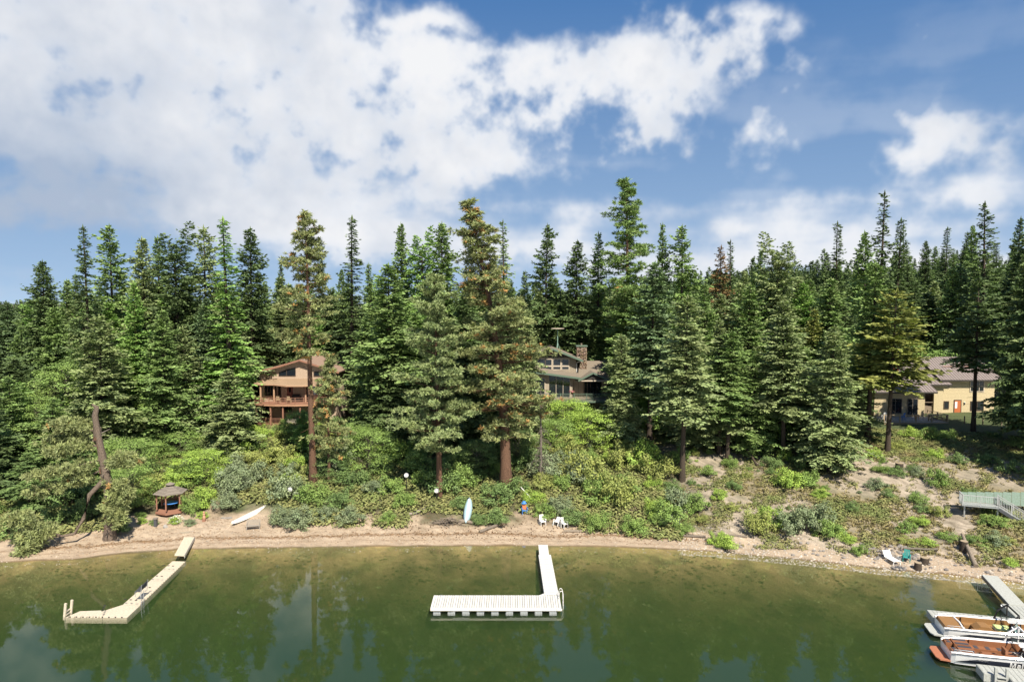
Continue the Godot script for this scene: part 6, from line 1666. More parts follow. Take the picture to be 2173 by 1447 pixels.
func gazebo() -> void:
	var t := thing("gazebo", "six-sided reddish gazebo with grey shingle roof and small cupola", "gazebo", spot(-37.1, 73.0), 0.0)
	t.scale = Vector3.ONE * 0.88
	var six := func(r: float, k: int) -> Vector2:
		var a := PI / 2 - 0.12 + TAU * k / 6.0
		return Vector2(cos(a) * r, sin(a) * r)
	for e in [[2.0, -0.5, 0.22, "lower_step"], [1.75, 0.225, 0.46, "floor"]]:
		var poly := []
		for k in 6:
			poly.append(six.call(e[0], k))
		part(t, e[3], prism(poly, e[1], e[2] - e[1]), M.red_wood)
	for k in 6:
		var p: Vector2 = six.call(1.55, k)
		var q: Vector2 = six.call(1.55, k + 1)
		part(t, "post", bx(Vector3(0.13, 2.0, 0.13), Vector3(p.x, 1.45, p.y)), M.red_wood)
		part(t, "beam", Geo.new().bar(Vector3(p.x, 2.4, p.y), Vector3(q.x, 2.4, q.y), 0.09, 0.14), M.red_wood)
		for s in [0.12, 0.88]:
			var c := p.lerp(q, s)
			var d := p.lerp(q, 0.0 if s < 0.5 else 1.0)
			part(t, "bracket", Geo.new().bar(Vector3(c.x, 2.34, c.y), Vector3(d.x, 2.0, d.y), 0.05), M.red_wood)
		if k in [2, 3, 4]:
			railing(t, [Vector3(p.x, 0.46, p.y), Vector3(q.x, 0.46, q.y)], 0.85, "red_wood", 0.14, 0.04, 0.06, 3.0)
		# shingles in overlapping courses
		for c in 6:
			var r0 := lerpf(1.98, 0.42, c / 6.0)
			var r1 := lerpf(1.98, 0.42, (c + 1.12) / 6.0)
			var y0 := lerpf(2.42, 3.18, c / 6.0) + 0.035
			var y1 := lerpf(2.42, 3.18, (c + 1.12) / 6.0)
			var a0: Vector2 = six.call(r0, k)
			var b0: Vector2 = six.call(r0, k + 1)
			var a1: Vector2 = six.call(r1, k)
			var b1: Vector2 = six.call(r1, k + 1)
			part(t, "shingle_course", sheet(Vector3(b1.x, y1, b1.y), Vector3(a1.x, y1, a1.y), Vector3(a0.x, y0, a0.y), Vector3(b0.x, y0, b0.y), 0.04), M["grey_shingle_%d" % ((c + k) % 2)])
		var ca: Vector2 = six.call(0.58, k)
		var cb: Vector2 = six.call(0.58, k + 1)
		part(t, "cupola_roof", sheet(Vector3(0, 3.68, 0), Vector3(0, 3.68, 0), Vector3(ca.x, 3.42, ca.y), Vector3(cb.x, 3.42, cb.y), 0.04), M.grey_shingle_0)
		var ia: Vector2 = six.call(0.36, k)
		part(t, "cupola_post", bx(Vector3(0.10, 0.36, 0.10), Vector3(ia.x, 3.28, ia.y)), M.black_wood)
	var tb := thing("round_table", "bright blue round table inside the gazebo", "table", t.position + Vector3(0.1, 0.46, 0.1))
	part(tb, "top", Geo.new().lathe([Vector2(0.72, 0.0), Vector2(0.75, 0.04), Vector2(0.7, 0.07), Vector2(0.0, 0.07)], Vector3(0, 0.5, 0), 20), M.blue_paint)
	for k in 3:
		part(tb, "leg", Geo.new().rod(Vector3(cos(k * 2.1) * 0.45, 0, sin(k * 2.1) * 0.45), Vector3(cos(k * 2.1) * 0.3, 0.5, sin(k * 2.1) * 0.3), 0.03), M.black_metal)


# an open hull, pointed at both ends, keel up when flipped
func canoe_shape(length: float, beam: float, depth: float) -> Geo:
	var g := Geo.new()
	var n := 14
	for k in n:
		for s in 8:
			var quad := []
			for e in [[k, s], [k + 1, s], [k + 1, s + 1], [k, s + 1]]:
				var x: float = e[0] / float(n) * 2.0 - 1.0
				var w: float = pow(maxf(0.0, 1.0 - x * x), 0.55) * beam * 0.5 + 0.01
				var a: float = PI * e[1] / 8.0
				quad.append(Vector3(x * length * 0.5, sin(a) * depth * (0.75 + 0.25 * (1.0 - x * x)) + 0.10 * x * x * x * x, -cos(a) * w))
			g.quad(quad[0], quad[1], quad[2], quad[3])
	return g


func log_piece(called: String, label: String, a: Vector3, b: Vector3, r: float, m: String, group := "", r2 := -1.0) -> void:
	var t := thing(called, label, "log", a, 0.0, group)
	var d := b - a
	var pts := PackedVector3Array()
	var rad := PackedFloat32Array()
	for k in 6:
		pts.append(d * (k / 5.0) + Vector3(rng.randf_range(-1, 1), rng.randf_range(-1, 1), rng.randf_range(-1, 1)) * r * 0.25)
		rad.append(lerpf(r, r if r2 < 0.0 else r2, k / 5.0) * rng.randf_range(0.9, 1.1))
	part(t, "bark", Geo.new().tube(pts, rad, 9), M[m])
	var dn := d.normalized()
	part(t, "cut_end", Geo.new().rod(pts[0] - dn * 0.012, pts[0] + dn * 0.02, r * 0.92, 9), M.cut_wood)


func stump(at: Vector3, h: float, r: float, label: String) -> void:
	var t := thing("tree_stump", label, "stump", at)
	part(t, "trunk", Geo.new().tube(PackedVector3Array([Vector3(0, -0.4, 0), Vector3(0, 0.1, 0), Vector3(0.02, h, 0)]), PackedFloat32Array([r * 1.5, r * 1.1, r]), 10), M.fir_bark)
	part(t, "cut_top", Geo.new().rod(Vector3(0.02, h, 0), Vector3(0.02, h + 0.02, 0), r * 0.93, 10), M.cut_wood)
	for k in 4:
		var a := k * 1.6 + 0.4
		part(t, "root", Geo.new().rod(Vector3(cos(a) * r * 0.6, 0.1, sin(a) * r * 0.6), Vector3(cos(a) * r * 2.3, -0.35, sin(a) * r * 2.3), r * 0.35, 5, r * 0.12), M.fir_bark)


func rock_mesh(seed_: int) -> ArrayMesh:
	rng.seed = seed_
	var g := Geo.new()
	var s := SphereMesh.new()
	s.radial_segments = 7
	s.rings = 4
	s.radius = 0.5
	s.height = 0.8
	var a := s.get_mesh_arrays()
	var v: PackedVector3Array = a[Mesh.ARRAY_VERTEX]
	var f := FastNoiseLite.new()
	f.seed = seed_
	f.frequency = 1.1
	for k in v.size():
		v[k] *= 1.0 + 0.5 * f.get_noise_3dv(v[k])
	var ix: PackedInt32Array = a[Mesh.ARRAY_INDEX]
	for k in range(0, ix.size(), 3):
		g.tri(v[ix[k]], v[ix[k + 1]], v[ix[k + 2]])
	return g.mesh()


func scatter(called: String, shape: Mesh, m: Material, places: Array, tones: Array) -> void:
	var mm := MultiMesh.new()
	mm.transform_format = MultiMesh.TRANSFORM_3D
	mm.use_colors = true
	mm.mesh = shape
	mm.instance_count = places.size()
	for k in places.size():
		mm.set_instance_transform(k, places[k])
		mm.set_instance_color(k, tones[k])
	var o := MultiMeshInstance3D.new()
	o.name = called
	o.multimesh = mm
	o.material_override = m
	o.set_meta("kind", "stuff")
	add_child(o)


func ground_cover() -> void:
	# tufts of grass and low herbs over the bank; pebbles and cones on the sand
	rng.seed = 900
	var tuft_g := Geo.new()
	for k in 9:
		var a := rng.randf() * TAU
		var d := Vector3(cos(a) * rng.randf_range(0.2, 0.7), 1.0, sin(a) * rng.randf_range(0.2, 0.7)).normalized() * rng.randf_range(0.22, 0.42)
		tuft_g.leaf(Vector3(cos(a), 0, sin(a)) * 0.05, d, Vector3(-sin(a), 0, cos(a)) * 0.025, 0.06)
	var herb := Geo.new()
	for k in 16:
		var u := unit_random()
		u.y = absf(u.y)
		var nn := (u + Vector3(0, 0.8, 0)).normalized()
		var d := nn.cross(unit_random()).normalized()
		herb.leaf(Vector3(u.x * 0.22, 0.06 + u.y * 0.22, u.z * 0.22), d * 0.15, nn.cross(d) * 0.05)
	var places := [[], []]
	var tones := [[], []]
	var n := 0
	while n < 120000:
		var x := rng.randf_range(-56.0, 62.0) if n % 5 < 3 else rng.randf_range(16.0, 62.0)
		var s := along(SHORE, x)
		var t := rng.randf_range(along(BEACH, x) * 0.75, 40.0)
		n += 1
		var p := patches.get_noise_2d(x, s + t)
		var q := patches.get_noise_2d(x * 3.1 + 50.0, (s + t) * 3.1)
		var dens := 0.18 + p * 0.9 + q * 0.9
		if x > 17.0:
			# bare sand in the middle of the slope, weeds at its foot and at its top
			dens += 0.35 * smoothstep(9.0, 4.0, absf(t - 6.0)) * smoothstep(30.0, 36.0, x) + 0.5 * smoothstep(20.0, 30.0, t)
		else:
			dens += 0.85
		if rng.randf() > dens or (x > -41.0 and x < -25.5 and s + t < 74.5) or (x > -11.0 and x < 7.0 and t < along(BEACH, x) + 1.6):
			continue
		var green := clampf(0.35 + q * 1.4 + p * 0.8 + (0.4 if t > 24.0 else 0.0), 0.85 if x < 17.0 else 0.0, 1.0)
		var k := 1 if rng.randf() < green * 0.75 else 0
		var c := Color(0.30, 0.24, 0.11).lerp(Color(0.15, 0.20, 0.055), green * rng.randf_range(0.6, 1.0)) * rng.randf_range(0.7, 1.25)
		var size := rng.randf_range(0.6, 1.5) * (1.5 if x < 17.0 and k == 1 else 1.0)
		places[k].append(Transform3D(Basis(Vector3.UP, rng.randf() * TAU).scaled(Vector3(size, size * rng.randf_range(0.7, 1.2), size)), spot(x, s + t, -0.03)))
		tones[k].append(c)
	scatter("grass", tuft_g.mesh(), M.herb, places[0], tones[0])
	scatter("ground_herbs", herb.mesh(), M.herb, places[1], tones[1])
	var peb := []
	var pt := []
	for k in 5200:
		var x := rng.randf_range(-48.0, 46.0) if k % 3 == 0 else rng.randf_range(16.0, 46.0)
		var far := rng.randf()
		var t := -1.2 + far * far * 5.5
		if x < 14.0 and rng.randf() < 0.55:
			continue
		var size := rng.randf_range(0.04, 0.12) * (1.7 if x > 16.0 and rng.randf() < 0.3 else 1.0)
		peb.append(Transform3D(Basis(Vector3.UP, rng.randf() * TAU).scaled(Vector3(size * 1.3, size * 0.8, size)), spot(x, along(SHORE, x) + t, 0.0)))
		var g := rng.randf_range(0.18, 0.5)
		pt.append(Color(g * 1.05, g * 0.95, g * 0.82))
	scatter("pebbles", rock_mesh(3), M.stone_tint, peb, pt)
	var cones := []
	var ct := []
	for k in 160:
		var x := rng.randf_range(-12.0, 8.0)
		cones.append(Transform3D(Basis(Vector3.UP, rng.randf() * TAU).scaled(Vector3(0.12, 0.12, 0.16)), spot(x, along(SHORE, x) + rng.randf_range(1.5, 5.5), 0.03)))
		ct.append(Color(0.09, 0.055, 0.03))
	scatter("fallen_cones", rock_mesh(4), M.stone_tint, cones, ct)
	# needles, twigs and bark washed up in lines and strewn under the pines
	var bit := bx(Vector3(0.16, 0.02, 0.025)).mesh()
	var lp := []
	var lt := []
	for k in 6500:
		var x := rng.randf_range(-46.0, 20.0)
		var t := rng.randf_range(0.6, 7.0)
		if k % 2 == 0:
			t = 2.3 + patches.get_noise_2d(x, along(SHORE, x) + 2.3) * 0.5 + rng.randfn(0.0, 0.22)
		var size := rng.randf_range(0.5, 1.6)
		lp.append(Transform3D(Basis(Vector3.UP, rng.randf() * TAU).scaled(Vector3(size, 1, 1)), spot(x, along(SHORE, x) + t, 0.01)))
		lt.append(Color(0.20, 0.12, 0.06) * rng.randf_range(0.4, 1.5))
	scatter("beach_litter", bit, M.stone_tint, lp, lt)
	# weed and sunken twigs on the bed
	var weed := Geo.new()
	for k in 7:
		var a := k * 0.9
		weed.leaf(Vector3.ZERO, Vector3(cos(a) * 0.3, 0.22, sin(a) * 0.3), Vector3(-sin(a), 0, cos(a)) * 0.05, 0.05)
	var wp := []
	var wt := []
	for k in 9000:
		var x := rng.randf_range(-48.0, 44.0)
		var t := -rng.randf_range(1.2, 20.0)
		if rng.randf() > 0.45 + patches.get_noise_2d(x * 2.0, t * 4.0) * 1.6:
			continue
		var size := rng.randf_range(0.25, 0.7)
		wp.append(Transform3D(Basis(Vector3.UP, rng.randf() * TAU).scaled(Vector3(size, size * 0.7, size)), spot(x, along(SHORE, x) + t)))
		wt.append(Color(0.15, 0.145, 0.045) * rng.randf_range(0.6, 1.4))
	scatter("water_weed", weed.mesh(), M.herb, wp, wt)


func leaning_pine() -> void:
	rng.seed = 61
	var t := thing("old_pine", "old pine with broken bare top and low limb drooping into the lake", "tree", spot(-40.0, 66.6, -0.1))
	part(t, "trunk", Geo.new().tube(PackedVector3Array([Vector3(0, -0.5, 0), Vector3(0.02, 0.6, 0), Vector3(0.12, 3.2, 0), Vector3(0.02, 5.2, 0), Vector3(-0.25, 7.0, 0), Vector3(-0.5, 8.6, 0.05), Vector3(-0.75, 10.4, 0.1), Vector3(-1.0, 12.4, 0.1), Vector3(-0.8, 13.2, 0.1), Vector3(-1.25, 13.5, 0.1)]), PackedFloat32Array([0.80, 0.56, 0.43, 0.42, 0.36, 0.35, 0.28, 0.27, 0.23, 0.07]), 12), M.old_bark)
	for k in 46:
		var y := rng.randf_range(0.3, 12.6)
		var a := rng.randf() * TAU
		var c := Vector3(lerpf(0.05, -0.95, clampf((y - 3.5) / 8.0, 0.0, 1.0)), y, 0)
		var rr := lerpf(0.52, 0.26, y / 13.0)
		if k % 3 == 0:
			part(t, "stub", Geo.new().rod(c + Vector3(cos(a), 0, sin(a)) * rr * 0.7, c + Vector3(cos(a), rng.randf_range(-0.3, 0.5), sin(a)) * (rr + rng.randf_range(0.3, 0.9)), 0.07, 5, 0.02), M.grey_bark)
		else:
			part(t, "bark_plate", bx(Vector3(0.12, rng.randf_range(0.4, 1.1), 0.3)), M.old_bark if k % 3 == 1 else M.pine_bark, c + Vector3(cos(a), 0, sin(a)) * rr * 0.92, Basis(Vector3.UP, -a) * Basis(Vector3.BACK, rng.randf_range(-0.12, 0.12)))
	var limbs := [
		[Vector3(-0.45, 5.8, 0.2), Vector3(-1.5, 4.6, 0.6), Vector3(-1.9, 2.4, 1.0), Vector3(-2.6, 1.0, 1.4), Vector3(-3.6, 0.9, 1.8), Vector3(-5.2, 1.9, 2.4), Vector3(-6.6, 1.0, 3.0)],
		[Vector3(-5.0, 1.7, 2.3), Vector3(-5.6, 0.6, 3.0), Vector3(-6.2, -0.2, 3.5)],
		[Vector3(-5.0, 1.8, 2.3), Vector3(-6.4, 2.9, 2.6), Vector3(-7.4, 3.0, 2.9)],
		[Vector3(-0.7, 9.3, 0.0), Vector3(-2.5, 9.6, 0.4), Vector3(-5.0, 8.6, 0.8)],
		[Vector3(-0.8, 10.6, 0.0), Vector3(-2.8, 11.6, 0.2), Vector3(-4.8, 11.4, 0.4)],
		[Vector3(-0.5, 8.0, 0.0), Vector3(-3.0, 7.4, 0.8), Vector3(-6.8, 6.6, 1.2)],
		[Vector3(-0.4, 7.0, 0.0), Vector3(-3.2, 5.8, 0.2), Vector3(-7.6, 4.6, 0.6)],
		[Vector3(-0.2, 6.0, 0.0), Vector3(1.2, 5.2, 0.3), Vector3(2.0, 4.0, 0.4)],
		[Vector3(-0.3, 7.4, 0.0), Vector3(1.2, 8.0, -0.4), Vector3(2.4, 7.6, -0.6)],
		[Vector3(-0.6, 9.6, 0.0), Vector3(-3.5, 10.4, -0.6), Vector3(-6.6, 9.6, -0.8)],
		[Vector3(-0.2, 4.4, 0.0), Vector3(1.0, 3.2, 0.7), Vector3(1.5, 2.2, 1.0)],
	]
	var g := Geo.new()
	var dry := Geo.new()
	for l in limbs:
		var pts := PackedVector3Array(l)
		var rad := PackedFloat32Array()
		var thick := 0.26 if l.size() > 4 else 0.10
		for k in l.size():
			rad.append(lerpf(thick, 0.04, float(k) / (l.size() - 1)))
		part(t, "limb", Geo.new().tube(pts, rad, 7), M.old_bark)
		var first := 4 if l.size() > 4 else 0
		for k in 150:
			var f := rng.randf_range(first + 0.45, l.size() - 1.0)
			var i0 := mini(int(f), l.size() - 2)
			var p: Vector3 = l[i0].lerp(l[i0 + 1], f - i0)
			var off := unit_random() * Vector3(1.0, 0.62, 1.0)
			var at := p + off * rng.randf_range(0.25, 1.15)
			if t.position.y + at.y < 0.15:
				continue
			if rng.randf() < 0.012:
				dry.tone = grey_tone(0.5, 0.9)
				tuft(dry, at, (off + Vector3(0, 0.4, 0)).normalized(), 0.40, 12)
			else:
				g.tone = grey_tone(0.5, 0.95)
				tuft(g, at, (off + Vector3(0, 0.4, 0)).normalized(), 0.46, 20)
	part(t, "needles", g, M.pine_needles)
	part(t, "dry_needles", dry, M.rust_needles)


func dead_conifer() -> void:
	rng.seed = 71
	var t := thing("dead_tree", "thin half-dead conifer with bare grey twigs, beside the great pine", "tree", spot(3.35, 78.0, -0.1))
	var h := 11.5
	part(t, "trunk", trunk_line(h, 0.2, 0.02), M.grey_bark)
	var tw := Geo.new()
	for k in 150:
		var y := rng.randf_range(1.5, h)
		var a := rng.randf() * TAU
		var l := (1.0 - y / h * 0.55) * rng.randf_range(0.7, 1.9)
		var m := Vector3(cos(a) * l * 0.6, y + 0.1, sin(a) * l * 0.6)
		tw.tube(PackedVector3Array([Vector3(0, y, 0), m, Vector3(cos(a) * l, y - l * 0.45, sin(a) * l)]), PackedFloat32Array([0.03, 0.02, 0.008]), 3, false)
	part(t, "twigs", tw, M.grey_bark)


func small_things() -> void:
	gazebo()
	rng.seed = 400
	# garden by the gazebo
	for e in [[-35.3, 70.4, 0.75, "lime_leaves", "round bush with white blossoms before the gazebo", true], [-33.1, 71.9, 0.8, "lime_leaves", "bright yellow-green bush with red flowers beside the garden statue", false], [-38.6, 70.2, 0.6, "lime_leaves", "low lime bush at the foot of the gazebo step", false], [-37.3, 70.0, 0.6, "deep_leaves", "small clipped dark bush behind the stone lantern post", false], [-33.6, 70.2, 0.75, "willow_leaves", "flat spreading blue-green bush by the stepping stones", false], [-39.4, 71.4, 0.7, "fresh_leaves", "rounded green bush at the side of the gazebo", false]]:
		var k: Dictionary = KINDS["shrub3"]
		var t := thing("garden_bush", e[4], "bush", spot(e[0], e[1]))
		t.scale = Vector3.ONE * (e[2] / 1.6)
		part(t, "stems", k.trunk, M.fir_bark)
		part(t, "foliage", k.crown, M[e[3]])
		if e[5]:
			var g := Geo.new()
			for q in 60:
				var u := unit_random()
				u.y = absf(u.y)
				leaf_clump(g, Vector3(u.x * 1.7, 0.25 + u.y * 1.45, u.z * 1.7), Vector3.ONE * 0.12, 5, 0.2)
			part(t, "blossoms", g, M.white_petals)
	for k in 6:
		var p := [[-32.9, 69.0], [-32.2, 69.6], [-31.6, 70.3], [-31.0, 71.0], [-30.6, 71.9], [-33.4, 68.4]]
		var poly := []
		for q in 7:
			var a := TAU * q / 7.0
			poly.append(Vector2(cos(a) * rng.randf_range(0.5, 0.72), sin(a) * rng.randf_range(0.26, 0.38)))
		var o := part(self, numbered("stepping_stone"), prism(poly, 0.0, 0.10), M["flagstone_%d" % (k % 2)], spot(p[k][0], p[k][1], -0.01))
		tag(o, "flat flagstone in the path from beach to gazebo", "stone", "stepping stones by the gazebo")
	var lp := thing("lantern_post", "dark square stone post standing before the gazebo", "post", spot(-37.0, 69.6))
	part(lp, "shaft", bx(Vector3(0.28, 0.85, 0.28), Vector3(0, 0.4, 0)), M.charcoal_metal)
	part(lp, "cap", bx(Vector3(0.40, 0.10, 0.40), Vector3(0, 0.87, 0)), M.grey_shingle_0)
	var su := thing("garden_statue", "small reddish painted statue among the yellow-green flowers", "statue", spot(-32.6, 71.0))
	part(su, "plinth", bx(Vector3(0.3, 0.3, 0.3), Vector3(0, 0.12, 0)), M.red_wood)
	part(su, "figure", Geo.new().lathe([Vector2(0.16, 0.27), Vector2(0.18, 0.45), Vector2(0.11, 0.62), Vector2(0.14, 0.75), Vector2(0.08, 0.9), Vector2(0.11, 1.0), Vector2(0.0, 1.12)], Vector3.ZERO, 10), M.orange_wood)
	var gr := part(self, numbered("garden_rock"), rock_mesh(9), M.pale_stone, spot(-35.9, 69.4, 0.1), Basis.from_scale(Vector3(0.5, 0.6, 0.4)))
	tag(gr, "pale upright rock beside the stone post by the gazebo", "rock")
	# white canoe lying keel up, bench
	var wc := thing("canoe", "white canoe lying keel up on the grass behind the bench", "canoe", spot(-28.3, 72.2, 0.05), 0.0)
	wc.rotation = Vector3(0.25, 1.15, 0.10)
	part(wc, "hull", canoe_shape(4.8, 0.62, 0.36), M.white_paint)
	part(wc, "keel", Geo.new().bar(Vector3(-2.2, 0.40, 0), Vector3(2.2, 0.40, 0), 0.04, 0.06), M.pale_trim)
	var gb := thing("garden_bench", "weathered slatted garden bench at the top of the beach", "bench", spot(-26.8, 69.4), 0.25)
	for k in 4:
		part(gb, "seat_slat", bx(Vector3(1.35, 0.03, 0.1), Vector3(0, 0.43, -0.17 + k * 0.12)), M.grey_wood)
		part(gb, "back_slat", bx(Vector3(1.35, 0.09, 0.025), Vector3(0, 0.52 + k * 0.12, -0.28 - k * 0.03)), M.grey_wood)
	for x in [-0.62, 0.62]:
		part(gb, "end_frame", Geo.new().bar(Vector3(x, 0, 0.2), Vector3(x, 0.62, 0.2), 0.06).bar(Vector3(x, 0, -0.24), Vector3(x, 0.95, -0.42), 0.06).bar(Vector3(x, 0.62, 0.24), Vector3(x, 0.62, -0.32), 0.06), M.grey_wood)
	# round white dishes on posts
	for e in [[-24.6, 74.6, 1.5, "white round dish on a post among the willow shrubs"], [-12.0, 76.6, 2.0, "white round dish on a black post in the bushes"], [-8.4, 75.0, 1.1, "white round dish beside the trunk of the grey-green pine"]]:
		var d := thing("satellite_dish", e[3], "dish", spot(e[0], e[1]))
		part(d, "post", Geo.new().rod(Vector3(0, -0.3, 0), Vector3(0, e[2], 0), 0.05), M.black_metal)
		part(d, "dish", Geo.new().lathe([Vector2(0.0, 0.0), Vector2(0.13, 0.015), Vector2(0.23, 0.06), Vector2(0.26, 0.09), Vector2(0.22, 0.07), Vector2(0.0, 0.025)], Vector3.ZERO, 16), M.pale_grey, Vector3(0, e[2] + 0.08, 0.06), Basis(Vector3.RIGHT, 1.1))
		part(d, "feed_arm", Geo.new().rod(Vector3(0, e[2] - 0.1, 0.05), Vector3(0, e[2] + 0.15, 0.42), 0.02), M.galvanised)
	# driftwood heap: every stick is a piece
	var heap := thing("driftwood_pile", "heap of bleached driftwood sticks at the back of the beach", "driftwood", spot(-6.6, 70.6))
	for k in 60:
		var a := rng.randf() * PI
		var l := rng.randf_range(0.7, 2.2)
		var c := Vector3(rng.randf_range(-1.4, 1.4), rng.randf_range(0.05, 0.75), rng.randf_range(-0.6, 0.5))
		c.y *= 1.0 - absf(c.x) / 2.2
		var d := Vector3(cos(a), rng.randf_range(-0.35, 0.35), sin(a) * 0.7) * l * 0.5
		part(heap, "stick", Geo.new().rod(c - d, c + d, rng.randf_range(0.025, 0.07), 5, 0.02), M["drift_%d" % (k % 2)])
	log_piece("driftwood_log", "thick pale log between the driftwood heap and blue canoe", spot(-5.6, 70.9, 0.15), spot(-3.9, 70.5, 0.12), 0.2, "drift_0")
	log_piece("driftwood_log", "short grey log lying aslant on the open sand", spot(-3.3, 68.6, 0.14), spot(-1.5, 69.9, 0.2), 0.18, "drift_1")
	log_piece("beach_log", "pale straight log at the foot of the yellowish shrubs", spot(5.4, 69.0, 0.1), spot(7.8, 68.9, 0.1), 0.14, "drift_0")
	log_piece("beach_log", "weathered log half hidden in weeds below the sandy bank", spot(16.4, 67.6, 0.1), spot(19.4, 67.1, 0.1), 0.13, "drift_1")
	log_piece("beach_log", "long thin log lying along the foot of the shrubs", spot(20.4, 67.2, 0.1), spot(23.4, 66.6, 0.1), 0.12, "drift_1")
	log_piece("fallen_trunk", "pale stripped trunk leaning down the weedy bank to the beach", spot(42.6, 63.4, 1.0), spot(41.4, 59.6, 0.15), 0.14, "drift_0", "", 0.2)
	log_piece("fallen_trunk", "white birch log lying in the weeds above the stones", spot(36.8, 62.9, 0.25), spot(39.8, 62.5, 0.2), 0.11, "pale_bark")
	log_piece("fallen_trunk", "dark leaning dead stem on the bare sandy slope", spot(29.4, 79.6, -0.1), spot(28.6, 82.4, 1.4), 0.17, "fir_bark", "", 0.10)
	log_piece("pole", "white pole lying in the bushes beside the great pine's trunk", spot(1.0, 75.6, 1.0), spot(2.3, 73.4, 0.7), 0.05, "white_paint")
	var bc := thing("canoe", "pale blue canoe propped upright on its end at the shrubs", "canoe", spot(-4.7, 71.6, 0.85), 0.0)
	bc.basis = Basis(Vector3(0.10, 0.75, -0.65).normalized(), Vector3(-0.1, 0.62, 0.78).normalized(), Vector3(0.98, 0.05, 0.0).normalized()).orthonormalized()
	part(bc, "hull", canoe_shape(2.9, 0.85, 0.4), M.pale_blue)
	part(bc, "keel", Geo.new().bar(Vector3(-1.2, 0.39, 0), Vector3(1.2, 0.39, 0), 0.03, 0.04), M.white_paint)
	var cc := wooden_chair(spot(1.35, 72.2), 0.2, "blue folding chair with an orange vest hung on it", "", "blue_paint")
	part(cc, "orange_vest", bx(Vector3(0.42, 0.5, 0.08), Vector3(0, 0.72, -0.16), Basis(Vector3.RIGHT, -0.25)), M.orange_door)
	part(cc, "blue_hat", Geo.new().lathe([Vector2(0.3, 0.0), Vector2(0.2, 0.1), Vector2(0.15, 0.22), Vector2(0.0, 0.26)], Vector3(0, 1.1, -0.28), 12), M.blue_paint)
	wooden_chair(spot(3.2, 70.4), 0.4, "pale plastic chair by itself at the edge of the sand", "", "white_paint")
	for k in 2:
		var o := wooden_chair(spot(4.6 + k * 0.85, 70.0 - k * 0.3), [-0.5, 0.7][k], ["tipped white chair half under the shrubs", "upright white chair next to the tipped one"][k], "", "white_paint")
		if k == 0:
			o.rotation.x = -0.5
			o.position.y += 0.12
	# right-hand shore
	stump(spot(44.6, 77.6), 0.9, 0.42, "tall grey stump on the bare slope below the beige house")
	stump(spot(50.6, 81.6), 0.5, 0.42, "pale-topped stump half hidden by a dark bush")
	stump(spot(42.0, 62.2), 1.0, 0.34, "leaning cut stump beside the pale stripped trunk")
	stump(spot(37.6, 60.9), 0.5, 0.36, "broad low stump on the stony beach")
	stump(spot(36.4, 59.9), 0.6, 0.30, "small round stump near the water's edge")
	stump(spot(51.3, 86.6), 0.4, 0.3, "little stump high on the grass near the lawn")
	var lc := thing("sun_lounger", "white slatted lounger on the stony beach", "lounger", spot(34.9, 61.2), 0.15)
	for k in 7:
		part(lc, "seat_slat", bx(Vector3(0.62, 0.03, 0.13), Vector3(0, 0.34, 0.5 - k * 0.16)), M.white_paint)
	for k in 4:
		part(lc, "back_slat", bx(Vector3(0.62, 0.03, 0.13), Vector3(0, 0.42 + k * 0.13, -0.66 - k * 0.08), Basis(Vector3.RIGHT, 1.0)), M.white_paint)
	for x in [-0.34, 0.34]:
		part(lc, "side_rail", Geo.new().bar(Vector3(x, 0.32, 0.6), Vector3(x, 0.34, -0.65), 0.05).bar(Vector3(x, 0.34, -0.65), Vector3(x, 0.9, -1.0), 0.05), M.white_paint)
		for z in [0.5, -0.5]:
			part(lc, "leg", bx(Vector3(0.05, 0.36, 0.05), Vector3(x, 0.16, z)), M.white_paint)
	wooden_chair(spot(36.2, 61.3), -0.6, "teal wooden chair beside the white lounger", "", "teal_paint")
	var bk := thing("bucket", "grey metal bucket between the lounger and the teal chair", "bucket", spot(35.55, 61.4))
	part(bk, "body", Geo.new().lathe([Vector2(0.0, 0.0), Vector2(0.16, 0.0), Vector2(0.2, 0.4), Vector2(0.18, 0.4), Vector2(0.14, 0.03)], Vector3.ZERO, 14), M.galvanised)
	part(bk, "handle", Geo.new().tube(PackedVector3Array([Vector3(-0.19, 0.38, 0), Vector3(0, 0.58, 0), Vector3(0.19, 0.38, 0)]), PackedFloat32Array([0.012, 0.012, 0.012]), 5), M.galvanised)
	var fr := thing("fire_ring", "ring of reddish stones round a beach fire pit", "fire pit", spot(34.9, 60.2))
	for k in 11:
		part(fr, "stone", rock_mesh(30 + k % 3), M["shore_stone_%d" % (k % 3)], Vector3(cos(k * 0.571) * 0.55, 0.06, sin(k * 0.571) * 0.42), Basis(Vector3.UP, k).scaled(Vector3(0.32, 0.26, 0.3)))
	part(fr, "ashes", Geo.new().lathe([Vector2(0.5, 0.03), Vector2(0.3, 0.07), Vector2(0.0, 0.08)], Vector3.ZERO, 12), M.charcoal_metal)
	# stones along the foot of the bank
	rng.seed = 801
	var meshes := [rock_mesh(40), rock_mesh(41), rock_mesh(42), rock_mesh(43)]
	rng.seed = 802
	for k in 200:
		var near := k < 90
		var x: float = rng.randf_range(33.4, 37.6) if near else [rng.randf_range(22.0, 34.0), rng.randf_range(42.0, 47.0), rng.randf_range(33.0, 42.0)][k % 3]
		var t := rng.randf_range(2.2, 4.2) if near else rng.randf_range(0.6, 3.4)
		var s := rng.randf_range(0.16, 0.42) if near else rng.randf_range(0.12, 0.34)
		var o := part(self, numbered("shore_stone"), meshes[k % 4], M["shore_stone_%d" % (k % 3)], spot(x, along(SHORE, x) + t, s * 0.15), Basis(Vector3.UP, rng.randf() * TAU).scaled(Vector3(s * 1.3, s, s)))
		tag(o, "loose grey stone in the heap above the lounger" if near else "loose stone lying on the narrow beach under the bank", "stone", "stones heaped above the lounger" if near else "stones scattered on the narrow beach")
